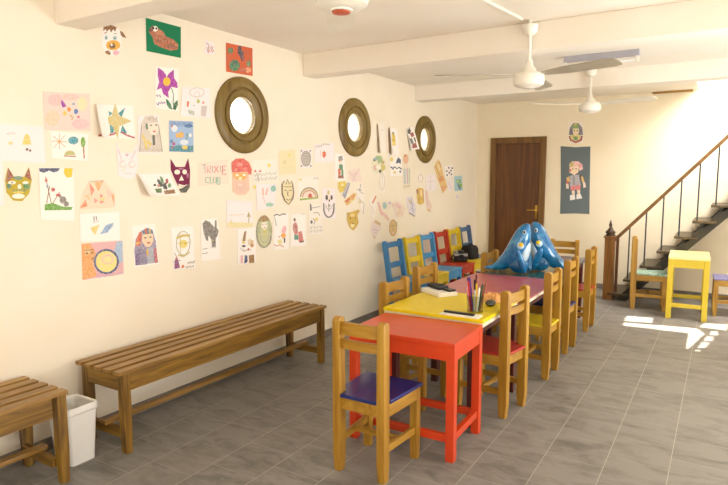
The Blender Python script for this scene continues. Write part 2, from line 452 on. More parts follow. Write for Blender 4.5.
place(2.195, 6.335, H-.02, 'pine chair with a pinkish red seat, last of its row, beside the violet table', 'red_seat')
place(1.272, 3.665, -H-.09, 'pine chair tucked against the wall side of the yellow table, nearest of its row', 'pineY')
place(1.155, 4.42, -H-.12, 'pine chair on the wall side of the tables, in front of the mid-blue chair', 'pineY')
place(1.322, 5.55, -H-.06, 'pine chair on the wall side, behind the dolphins\' tail', 'pineY')
place(1.315, 6.35, -H, 'pine chair on the wall side, half hidden behind the blue dolphins', 'pineY')
place(1.745, 7.03, PI+.08, 'pine chair at the far end of the table row, its back to the rear wall', 'pineY')
place(2.385, 7.70, -H+.14, 'pine chair with a green patterned seat at the foot of the stairs', 'green_seat')
place(3.64, 7.82, H+.05, 'pine chair with a violet seat on the far side of the small yellow table', 'violet_seat')

# painted chairs along the wall
G2 = 'painted chairs against the wall'
rows = [(5.735, 'blue', 'mid-blue painted chair, first of the coloured row along the wall', 'blue_paint'),
        (6.20, 'yellow', 'yellow painted chair between the two brighter blue ones by the wall', 'chair_yellow'),
        (6.61, 'light blue', 'light blue painted chair between yellow and red ones by the wall', 'light_blue_paint'),
        (7.055, 'red', 'red painted chair in the coloured row by the wall', 'chair_red'),
        (7.49, 'yellow', 'yellow painted chair between red and slate blue ones by the wall', 'chair_yellow'),
        (7.91, 'slate blue', 'slate blue painted chair, last of the coloured row in the corner', 'slate_blue_paint')]
pc = None
for i, (y, cn, lb, mk) in enumerate(rows):
    m = M[mk]
    if pc is None: c = pc = make_chair('painted_chair', lb, m, m, m, m, rake=.07, group=G2, h=.875, px=.172, fx=.176, sw=(.2, .205), D=.385, rails=((.79, .85), (.56, .625)), apz=.335, pw=.017, ZS=.45)
    else:
        c = copy_tree(pc)
        for ch in c.children:
            ch.data = ch.data.copy(); ch.data.materials[0] = m
    c.location = (.148-.012*i/5, y+.055, 0); c.rotation_euler = (0, 0, -H-.02); c['label'] = lb

# ------------------------------------------------------------------ tables
def make_table(name, label, x0, x1, y0, y1, h, top_m, leg_m, edge_m=None, rz=0, group=None, apron=.10, over=.0, low=.13, leg=.05, thick=.03, cat='table', overy=None, lip=.012):
    cx, cy = (x0+x1)/2, (y0+y1)/2; hx, hy = (x1-x0)/2, (y1-y0)/2
    t = thing(name, label, cat, (cx, cy, 0), rz, group)
    bm = B()
    box(bm, -hx, hx, -hy, hy, h-(lip if edge_m else thick), h, .004); obj('tabletop', bm, top_m, t)
    if edge_m:
        bm = B(); box(bm, -hx+.004, hx-.004, -hy+.004, hy-.004, h-thick-.008, h-lip, .002); obj('top_edge', bm, edge_m, t)['label'] = 'unpainted pale edge under the coloured top'
    lx, ly = hx-over, hy-(over if overy is None else overy)
    zb = h-thick-(.008 if edge_m else 0)
    for sx in (-1, 1):
        for sy in (-1, 1):
            bm = B(); xa, ya = sx*(lx-leg/2), sy*(ly-leg/2)
            box(bm, xa-leg/2, xa+leg/2, ya-leg/2, ya+leg/2, 0, zb, .004); obj('leg', bm, leg_m, t)
    bm = B(); e = .004; q = .024
    for s in (-1, 1):
        box(bm, -lx+leg, lx-leg, s*(ly-e-q/2)-q/2, s*(ly-e-q/2)+q/2, zb-apron, zb)
        box(bm, s*(lx-e-q/2)-q/2, s*(lx-e-q/2)+q/2, -ly+leg, ly-leg, zb-apron, zb)
    obj('apron', bm, leg_m, t)
    if low:
        for s in (-1, 1):
            bm = B(); box(bm, -lx+leg, lx-leg, s*(ly-leg/2)-.016, s*(ly-leg/2)+.016, low-.022, low+.022, .004); obj('stretcher', bm, leg_m, t)
            bm = B(); box(bm, s*(lx-leg/2)-.016, s*(lx-leg/2)+.016, -ly+leg, ly-leg, low-.022, low+.022, .004); obj('stretcher', bm, leg_m, t)
    return t
GT = 'small painted tables pushed together in a row'
TH = .687
make_table('red_table', 'bright orange-red wooden table at the near end of the row', 1.415, 2.092, 2.88, 3.352, TH, M['red_paint'], M['red_paint'], rz=.03, group=GT, apron=.075)
make_table('yellow_table', 'yellow-topped table behind the red one, holding the pen cup', 1.375, 2.082, 3.368, 4.085, TH+.028, M['yellow_paint'], M['maroon_paint'], M['edge_white'], group=GT, over=.05, apron=.07, lip=.024, thick=.044, low=0, overy=.004)
make_table('pink_table', 'dusty pink table between the yellow and the teal ones', 1.345, 2.105, 4.11, 5.19, TH, M['pink_paint'], M['maroon_paint'], M['edge_white'], group=GT, over=.05, apron=.07, low=0, overy=.004)
make_table('teal_table', 'glossy dark teal table under the inflatable dolphins', 1.395, 2.09, 5.20, 6.07, TH, M['teal_paint'], M['maroon_paint'], group=GT, over=.05, apron=.07, low=0, overy=.004)
make_table('violet_table', 'greyish violet table at the far end of the row', 1.395, 2.05, 6.08, 6.80, TH, M['violet_paint'], M['maroon_paint'], group=GT, over=.05, apron=.07, low=0, overy=.004)
make_table('lemon_table', 'small all-yellow table standing alone in front of the stairs', 2.80, 3.205, 7.27, 7.93, .70, M['pale_yellow_paint'], M['gold_paint'], rz=.04, apron=.09, low=.15, leg=.055)

# ------------------------------------------------------------------ benches
def make_bench(label, y0, y1, ins):
    t = thing('slatted_bench', label, 'bench', (0, 0, 0), 0, 'slatted benches along the left wall')
    L = y1-y0; x0, x1 = .045, .462; t.location = (x0, y0, 0)
    w = x1-x0; n = 5; gap = .03; sw = (w-gap*(n-1))/n
    for k in range(n):
        bm = B(); a = k*(sw+gap); box(bm, a, a+sw, 0, L, .478, .5, .004); obj('slat', bm, M['slatY'], t)
    for xa in (.012, w-.062):
        for ya in (ins[0], L-.05-ins[1]):
            bm = B(); prism(bm, [(ya+.006, 0), (ya+.044, 0), (ya+.05, .2), (ya+.05, .478), (ya, .478), (ya, .2)], xa, xa+.05, 'X', .004); obj('leg', bm, M['benchZ'], t)
    for xa in (.014, w-.036):
        bm = B(); box(bm, xa, xa+.026, .08, L-.08, .372, .478, .004); obj('apron', bm, M['benchY'], t)
    for ya in (.034, L-.064):
        bm = B(); box(bm, .062, w-.062, ya, ya+.03, .372, .478, .004); obj('apron', bm, M['benchX'], t)
    for ya in (.04, L-.07):
        bm = B(); box(bm, .062, w-.062, ya, ya+.03, .085, .14, .004); obj('stretcher', bm, M['benchX'], t)
    bm = B(); box(bm, w*.5-.025, w*.5+.025, .02, L-.02, .14, .165, .004); obj('foot_rail', bm, M['slatY'], t)
    return t
make_bench('long slatted wooden bench under the drawings, beyond the white bin', 1.972, 3.99, (.03, .015))
make_bench('slatted wooden bench cut off at the corner, on the near side of the white bin', -.34, 1.672, (.03, .004))

# bin
def loft(bm, secs, cap0=True, cap1=True):
    rs = [[bm.verts.new(p) for p in s] for s in secs]
    n = len(rs[0])
    for a, b in zip(rs, rs[1:]):
        for k in range(n): bm.faces.new((a[k], a[(k+1) % n], b[(k+1) % n], b[k]))
    if cap0: bm.faces.new(list(reversed(rs[0])))
    if cap1: bm.faces.new(rs[-1])
def rrect(x0, x1, y0, y1, z, r=.02, n=3):
    pts = []
    for cx, cy, a0 in ((x1-r, y1-r, 0), (x0+r, y1-r, 90), (x0+r, y0+r, 180), (x1-r, y0+r, 270)):
        for k in range(n+1):
            a = math.radians(a0+90*k/n); pts.append((cx+r*math.cos(a), cy+r*math.sin(a), z))
    return pts
t = thing('waste_bin', 'white plastic waste bin on the floor between the two benches', 'bin', (.235, 1.815, 0), 0)
bm = B()
secs = [rrect(-.09, .085, -.062, .082, 0, .018), rrect(-.097, .095, -.072, .090, .16, .02), rrect(-.102, .103, -.080, .097, .30, .02), rrect(-.102, .103, -.080, .097, .325, .02),
        rrect(-.097, .098, -.075, .092, .325, .02), rrect(-.092, .09, -.067, .085, .16, .02), rrect(-.085, .08, -.057, .077, .008, .018)]
loft(bm, secs); obj('body', bm, M['white_plastic'], t, smooth=30)
bm = B()
loft(bm, [rrect(-.103, .104, -.081, .098, .292, .021), rrect(-.109, .110, -.087, .104, .300, .022), rrect(-.109, .110, -.087, .104, .322, .022), rrect(-.103, .105, -.082, .099, .336, .02), rrect(-.097, .098, -.075, .092, .330, .02), rrect(-.097, .098, -.075, .092, .300, .02)], False, False)
obj('rim', bm, M['white_plastic'], t, smooth=30)

# ------------------------------------------------------------------ staircase
ST_Y0, ST_Y1 = 7.97, 8.67
t = thing('staircase', 'open staircase with dark stringers and wooden handrail climbing along the back wall', 'staircase', (0, 0, 0))
NX, RUN, RISE = 2.095, .1825, .1935
steps = [(NX+RUN*k, .092+RISE*k) for k in range(16)]
for k, (x, z) in enumerate(steps):
    bm = B(); box(bm, x-.012, x+.235, ST_Y0-.02, ST_Y1, z-.03, z, .005); obj('tread', bm, M['treadY'], t)
sl = RISE/RUN
for ya in (ST_Y0+.015, ST_Y1-.055):
    bm = B()
    xa = NX+.03
    def zu(x): return .092+sl*(x-NX)-.168
    xe = NX+RUN*15.5
    # plate under the treads with little brackets carrying each tread
    x0 = NX+.076/sl; x2 = x0+.15/sl
    prism(bm, [(x0, 0), (x2, 0), (xe, zu(xe)-.15), (xe, zu(xe))], ya, ya+.04, 'Y')
    for x, z in steps:
        if z > .2: prism(bm, [(x+.06, z-.03), (x+.18, z-.03), (x+.10, zu(x+.10)-.02)], ya, ya+.035, 'Y')
    obj('stringer', bm, M['olive_metal'], t)
def hz(x): return .81+(x-2.172)*1.0935
for k in range(1, 15):
    x, z = steps[k][0]+.035, steps[k][1]
    bm = B(); tube(bm, [(x, ST_Y0+.03, z-.002), (x, ST_Y0+.03, hz(x)-.02)], .0085, 8); obj('baluster', bm, M['dark_metal'], t, smooth=True)
bm = B(); beam(bm, (2.12, ST_Y0+.03, hz(2.12)), (4.75, ST_Y0+.03, hz(4.75)), .05, .04, .01); obj('handrail', bm, M['railX'], t)
bm = B(); box(bm, 2.028, 2.148, ST_Y0-.01, ST_Y0+.085, 0, .80, .006); box(bm, 2.015, 2.162, ST_Y0-.022, ST_Y0+.098, .80, .828, .006); obj('newel_post', bm, M['newel'], t)
bm = B(); box(bm, 2.162, 2.195, ST_Y0+.01, ST_Y0+.05, .10, .80, .004); obj('rail_end_board', bm, M['darkZ'], t)
# figurine on the newel
f = thing('figurine', 'small dark bronze seated figurine standing on the stair newel post', 'figurine', (2.088, 8.005, .829))
bm = B(); lathe(bm, [(0, 0), (.06, 0), (.06, .012), (.045, .022), (.055, .04), (.05, .06), (.03, .085), (.022, .10), (.012, .125), (.0, .128)], 16)
ellipsoid(bm, (.04, -.01, .045), (.022, .028, .016)); ellipsoid(bm, (-.04, -.01, .045), (.022, .028, .016))
obj('body', bm, M['bronze'], f, smooth=True)
bm = B(); ellipsoid(bm, (-.004, 0, .138), (.021, .021, .026)); lathe(bm, [(.017, .15), (.012, .17), (.006, .195), (0, .205)], 12, Matrix.Translation((-.004, 0, 0)))
obj('head', bm, M['bronze'], f, smooth=True)

# ------------------------------------------------------------------ ceiling fans
def make_fan(label, x, y, angles, cap=False, D=-.36, hook=0, blade_m='fan_grey'):
    t = thing('ceiling_fan', label, 'ceiling fan', (x, y, ZC), 0, 'white ceiling fans')
    bm = B(); lathe(bm, [(0, -hook), (.056, -hook), (.056, -hook-.012), (.047, -hook-.05), (.024, -hook-.068), (0, -hook-.068)], 24)
    if hook: tube(bm, [(0, 0, 0), (0, 0, -hook)], .014, 10)
    obj('canopy', bm, M['white_paint'], t, smooth=40)
    bm = B(); tube(bm, [(0, 0, -hook-.06), (0, 0, D+.10)], .012, 12); obj('rod', bm, M['white_paint'], t, smooth=40)
    bm = B(); lathe(bm, [(0, D+.125), (.022, D+.125), (.03, D+.085), (.05, D+.06), (.055, D+.04), (.095, D+.032), (.106, D+.02), (.110, D-.025), (.102, D-.048), (.078, D-.062), (.045, D-.066), (.04, D-.072), (0, D-.072)], 32); mo = obj('motor', bm, M['white_paint'], t, smooth=40)
    if cap:
        bm = B(); lathe(bm, [(0, D-.0745), (.036, D-.0745), (.034, D-.078), (0, D-.082)], 24); obj('cap', bm, M['orange_cap'], mo, smooth=40)
    for a in angles:
        a = math.radians(a); R4 = Matrix.Rotation(a, 4, 'Z')
        bm = B()
        g0 = [(.12, -.03), (.20, -.045), (.30, -.06), (.62, -.068), (.665, -.055), (.675, 0), (.665, .055), (.62, .068), (.30, .06), (.20, .045), (.12, .03)]
        vs = []
        for dz in (.003, -.003):
            vs.append([bm.verts.new(R4 @ Vector((u, v*math.cos(.2), D+.018-v*math.sin(.2)+dz))) for u, v in g0])
        n = len(g0); bm.faces.new(vs[0]); bm.faces.new(list(reversed(vs[1])))
        for k in range(n): bm.faces.new((vs[0][k], vs[1][k], vs[1][(k+1) % n], vs[0][(k+1) % n]))
        bl = obj('blade', bm, M[blade_m], t)
        bm = B(); q = .10
        beam(bm, R4 @ Vector((q, 0, D+.02)), R4 @ Vector((.26, 0, D+.024)), .035, .006, .001); obj('blade_bracket', bm, M['white_paint'], bl)
    return t
make_fan('white ceiling fan hanging just before the middle beam, all blades showing', 2.065, 4.245, (212, 340, 95), False, -.40, .035, 'fan_dusty')
make_fan('white ceiling fan hanging before the farthest beam', 2.06, 6.49, (101, 221, 341), False, -.375, .012)
make_fan('white ceiling fan nearest the camera, only its round motor with orange cap showing', 2.005, 1.935, (4, 124, 244), True, -.39)

# tube light between the beams
t = thing('tube_light', 'lilac-grey fluorescent batten fixed to the ceiling between two beams', 'ceiling light', (2.285, 5.70, ZC))
bm = B(); box(bm, -.32, .32, -.025, .025, -.055, 0, .003); obj('housing', bm, M['grey_lilac'], t)
bm = B(); tube(bm, [(-.29, .0, -.085), (.29, .0, -.085)], .014, 12); obj('tube', bm, M['white_plastic'], t, smooth=40)
for s in (-1, 1):
    bm = B(); box(bm, s*.305-.012, s*.305+.012, -.017, .017, -.105, -.055, .003); obj('socket', bm, M['white_paint'], t)
bm = B(); tube(bm, [(1.95, 3.40, ZC-.012), (2.035, 4.14, ZC-.012)], .011, 8); tag(obj('cable_conduit', bm, M['white_paint']), 'thin white cable conduit on the ceiling leading to the middle fan', 'conduit')

# ------------------------------------------------------------------ inflatable dolphins
def dolphin(label, loc, rz, flip):
    """built in its own x-z plane: tail at -x, beak at the top near x=0"""
    t = thing('inflatable_dolphin', label, 'pool toy', loc, rz, 'pair of inflatable dolphins')
    sp = [(-.355, .050, .020), (-.335, .050, .034), (-.295, .060, .046), (-.245, .09, .066), (-.185, .135, .084), (-.135, .20, .094), (-.100, .27, .092), (-.076, .335, .083), (-.060, .385, .072), (-.044, .425, .055), (-.026, .450, .033), (-.010, .462, .013)]
    bm = B()
    secs = []
    for i, (x, z, r) in enumerate(sp):
        a = sp[max(0, i-1)]; b = sp[min(len(sp)-1, i+1)]
        d = Vector((b[0]-a[0], 0, b[1]-a[1])).normalized(); u = Vector((-d.z, 0, d.x))
        secs.append([Vector((x, 0, z))+u*r*math.cos(2*PI*k/20)+Vector((0, 1, 0))*r*1.02*math.sin(2*PI*k/20) for k in range(20)])
    loft(bm, secs)
    bo = obj('body', bm, M['vinyl'], t, smooth=60)
    # belly base that rests on the table
    bm = B(); ellipsoid(bm, (-.10, 0, .085), (.095, .085, .083), Matrix.Rotation(.25, 4, 'Y'), 20, 12); obj('belly', bm, M['vinyl'], t, smooth=True)
    bm = B(); ellipsoid(bm, (-.05, 0, .18), (.045, .06, .13), Matrix.Rotation(.3, 4, 'Y'), 18, 12); obj('chest', bm, M['vinyl_white'], t, smooth=True)['label'] = 'pale blue-white chest'
    # tail flukes
    bm = B()
    for s in (-1, 1): ellipsoid(bm, (-.37, s*.038, .042), (.045, .05, .018), Matrix.Rotation(s*.55, 4, 'Z'), 16, 8)
    obj('tail_fluke', bm, M['vinyl'], t, smooth=True)
    # flippers, with yellow and white patches
    for s in (-1, 1):
        bm = B(); ellipsoid(bm, (-.045, s*.115, .13), (.035, .028, .125), Matrix.Rotation(s*-.35, 4, 'X') @ Matrix.Rotation(-.25, 4, 'Y'), 16, 10); fl = obj('flipper', bm, M['vinyl'], t, smooth=True)
        bm = B(); ellipsoid(bm, (-.062, s*.090, .272), (.032, .018, .034), None, 16, 8); obj('patch', bm, M['vinyl_white'], bo, smooth=True)['label'] = 'white patch'
        bm = B(); ellipsoid(bm, (-.054, s*.096, .282), (.022, .016, .022), None, 16, 8); obj('patch', bm, M['vinyl_yellow'], bo, smooth=True)['label'] = 'yellow patch'
        bm = B(); ellipsoid(bm, (-.036, s*.062, .395), (.016, .014, .022), None, 14, 8); e = obj('eye', bm, M['vinyl_white'], t, smooth=True)
        bm = B(); ellipsoid(bm, (-.032, s*.073, .397), (.010, .006, .013), None, 12, 8); obj('pupil', bm, M['black_plastic'], e, smooth=True)
    return t
dolphin('blue inflatable dolphin on the teal table, its tail stretched towards the wall', (1.805, 5.335, TH+.002), .0, False)
dolphin('blue inflatable dolphin on the teal table, its tail stretched towards the stairs', (1.75, 5.55, TH+.002), PI+.45, True)

# ------------------------------------------------------------------ things on the yellow table
ZT = TH+.028
t = thing('pen_cup', 'clear plastic cup full of pens and pencils on the yellow table', 'cup', (1.955, 3.565, ZT))
bm = B(); lathe(bm, [(0, 0), (.050, 0), (.057, .11), (.054, .11), (.047, .004), (0, .004)], 28); obj('body', bm, M['cup'], t, smooth=40)
pens = [('red', '#B8322A', -.020, -.018, -.10, -.06, .20), ('navy blue', '#2A2F78', -.026, .010, -.16, .02, .215), ('black', '#18181A', -.008, .024, -.08, .10, .20), ('yellow', '#E0B81E', .008, -.004, .02, -.04, .185),
        ('purple', '#5A3E96', -.012, -.006, -.12, -.02, .225), ('white', '#EAE4D8', .020, -.020, .12, -.10, .165), ('pink', '#D98A94', -.030, -.014, -.10, -.12, .165), ('dark green', '#2E5A42', .016, .018, .10, .12, .175), ('maroon', '#5C1F22', .0, .012, -.02, .05, .235),
        ('brown', '#7A4A2A', .028, .004, .20, .02, .195), ('pale grey', '#B9B8B0', .006, -.026, .06, -.14, .15)]
for nm, h, px, py, tx, ty, L in pens:
    d = Vector((tx, ty, 1)).normalized()
    o = thing('pen', '%s pen or pencil standing in the clear plastic cup' % nm, 'pen', (1.955+px, 3.565+py, ZT+.006), 0, 'pens in the clear cup')
    bm = B(); tube(bm, [(0, 0, 0), d*(L-.02)], .0062, 8); obj('barrel', bm, ink(h), o, smooth=50)
    bm = B(); tube(bm, [d*(L-.02), d*(L-.014), d*L], [.0066, .0066, .003], 8); obj('cap', bm, ink(h), o, smooth=50)
bm = B(); beam(bm, (1.405, 4.045, ZT+.016), (1.62, 3.90, ZT+.016), .16, .03, .003); tag(obj('paper_pad', bm, M['paper']), 'thick white paper pad lying near the wall edge of the yellow table', 'paper pad')
bm = B(); beam(bm, (1.41, 4.07, ZT+.0445), (1.545, 3.985, ZT+.0445), .09, .026, .006); tag(obj('black_wallet', bm, M['black_cloth']), 'flat black case lying on the white paper pad', 'case')
bm = B(); beam(bm, (1.565, 3.985, ZT+.0395), (1.635, 3.945, ZT+.0395), .06, .016, .005); tag(obj('phone', bm, M['black_plastic']), 'small dark phone lying beside the black case on the pad', 'phone')
bm = B(); prism(bm, [(1.785, 3.37), (2.045, 3.375), (2.04, 3.475), (1.79, 3.47)], ZT, ZT+.006, 'Z', .001); tag(obj('white_card', bm, M['paper']), 'flat white card at the near edge of the yellow table', 'card')
bm = B(); beam(bm, (1.80, 3.425, ZT+.0125), (2.005, 3.42, ZT+.0125), .03, .012, .003); tag(obj('black_ruler', bm, M['black_plastic']), 'black ruler lying across the flat white card', 'ruler')
bm = B(); ellipsoid(bm, (1.985, 3.775, ZT+.021), (.035, .045, .022), None, 14, 8)
tag(obj('pebble', bm, M['slate'], smooth=True), 'dark grey oval stone on the yellow table beyond the cup', 'stone')
bm = B(); rng = random.Random(3)
bmesh.ops.create_grid(bm, x_segments=14, y_segments=14, size=.5)
for v in bm.verts:
    r = max(abs(v.co.x), abs(v.co.y))*2
    v.co = Vector((1.93+v.co.x*.17+v.co.y*.03, 3.97+v.co.y*.20, ZT+.001+max(0, 1-r**4)*(.022+.034*rng.random())))
tag(obj('crumpled_paper', bm, M['peach_paper']), 'crumpled peach-coloured paper at the far end of the yellow table', 'paper')

# ------------------------------------------------------------------ bag and camera on the painted chairs
t = thing('camera_bag', 'black soft bag sitting on the last coloured chairs in the corner', 'bag', (.325, 7.63, .452), -.1)
bm = B(); loft(bm, [rrect(-.10, .10, -.11, .11, 0, .03), rrect(-.10, .10, -.115, .115, .05, .035), rrect(-.085, .085, -.105, .10, .14, .03), rrect(-.07, .075, -.10, .07, .18, .025), rrect(-.05, .055, -.09, .03, .19, .02)])
for v in bm.verts: v.co += Vector((random.uniform(-.006, .006), random.uniform(-.006, .006), 0))
obj('body', bm, M['black_cloth'], t, smooth=50)
bm = B(); tube(bm, [(.02, -.08, .185), (.03, -.05, .21), (.02, 0, .205), (.03, .04, .17), (.05, .10, .11)], .012, 8); obj('strap', bm, M['black_cloth'], t, smooth=True)
t = thing('compact_camera', 'black and silver camera lying on the red painted chair', 'camera', (.34, 7.27, .456), .5); t.scale = (1.3, 1.3, 1.3)
bm = B(); box(bm, -.07, .07, -.03, .03, 0, .085, .012); box(bm, -.03, .03, -.025, .025, .085, .115, .01); obj('body', bm, M['black_plastic'], t)
bm = B(); lathe(bm, [(0, 0), (.034, 0), (.036, .05), (.03, .055), (0, .05)], 20, Matrix.Translation((0, -.03, .045)) @ Matrix.Rotation(PI/2, 4, 'X')); obj('lens', bm, M['black_plastic'], t, smooth=40)
bm = B(); box(bm, -.068, .068, -.0315, .0315, .055, .082, .006); obj('trim', bm, M['silver'], t)['label'] = 'silver band'
bm = B(); tube(bm, [(-.07, 0, .07), (-.092, -.01, .04), (-.094, .01, .014), (-.07, .05, .012), (-.02, .06, .012)], .008, 8); obj('strap', bm, M['black_cloth'], t, smooth=True)

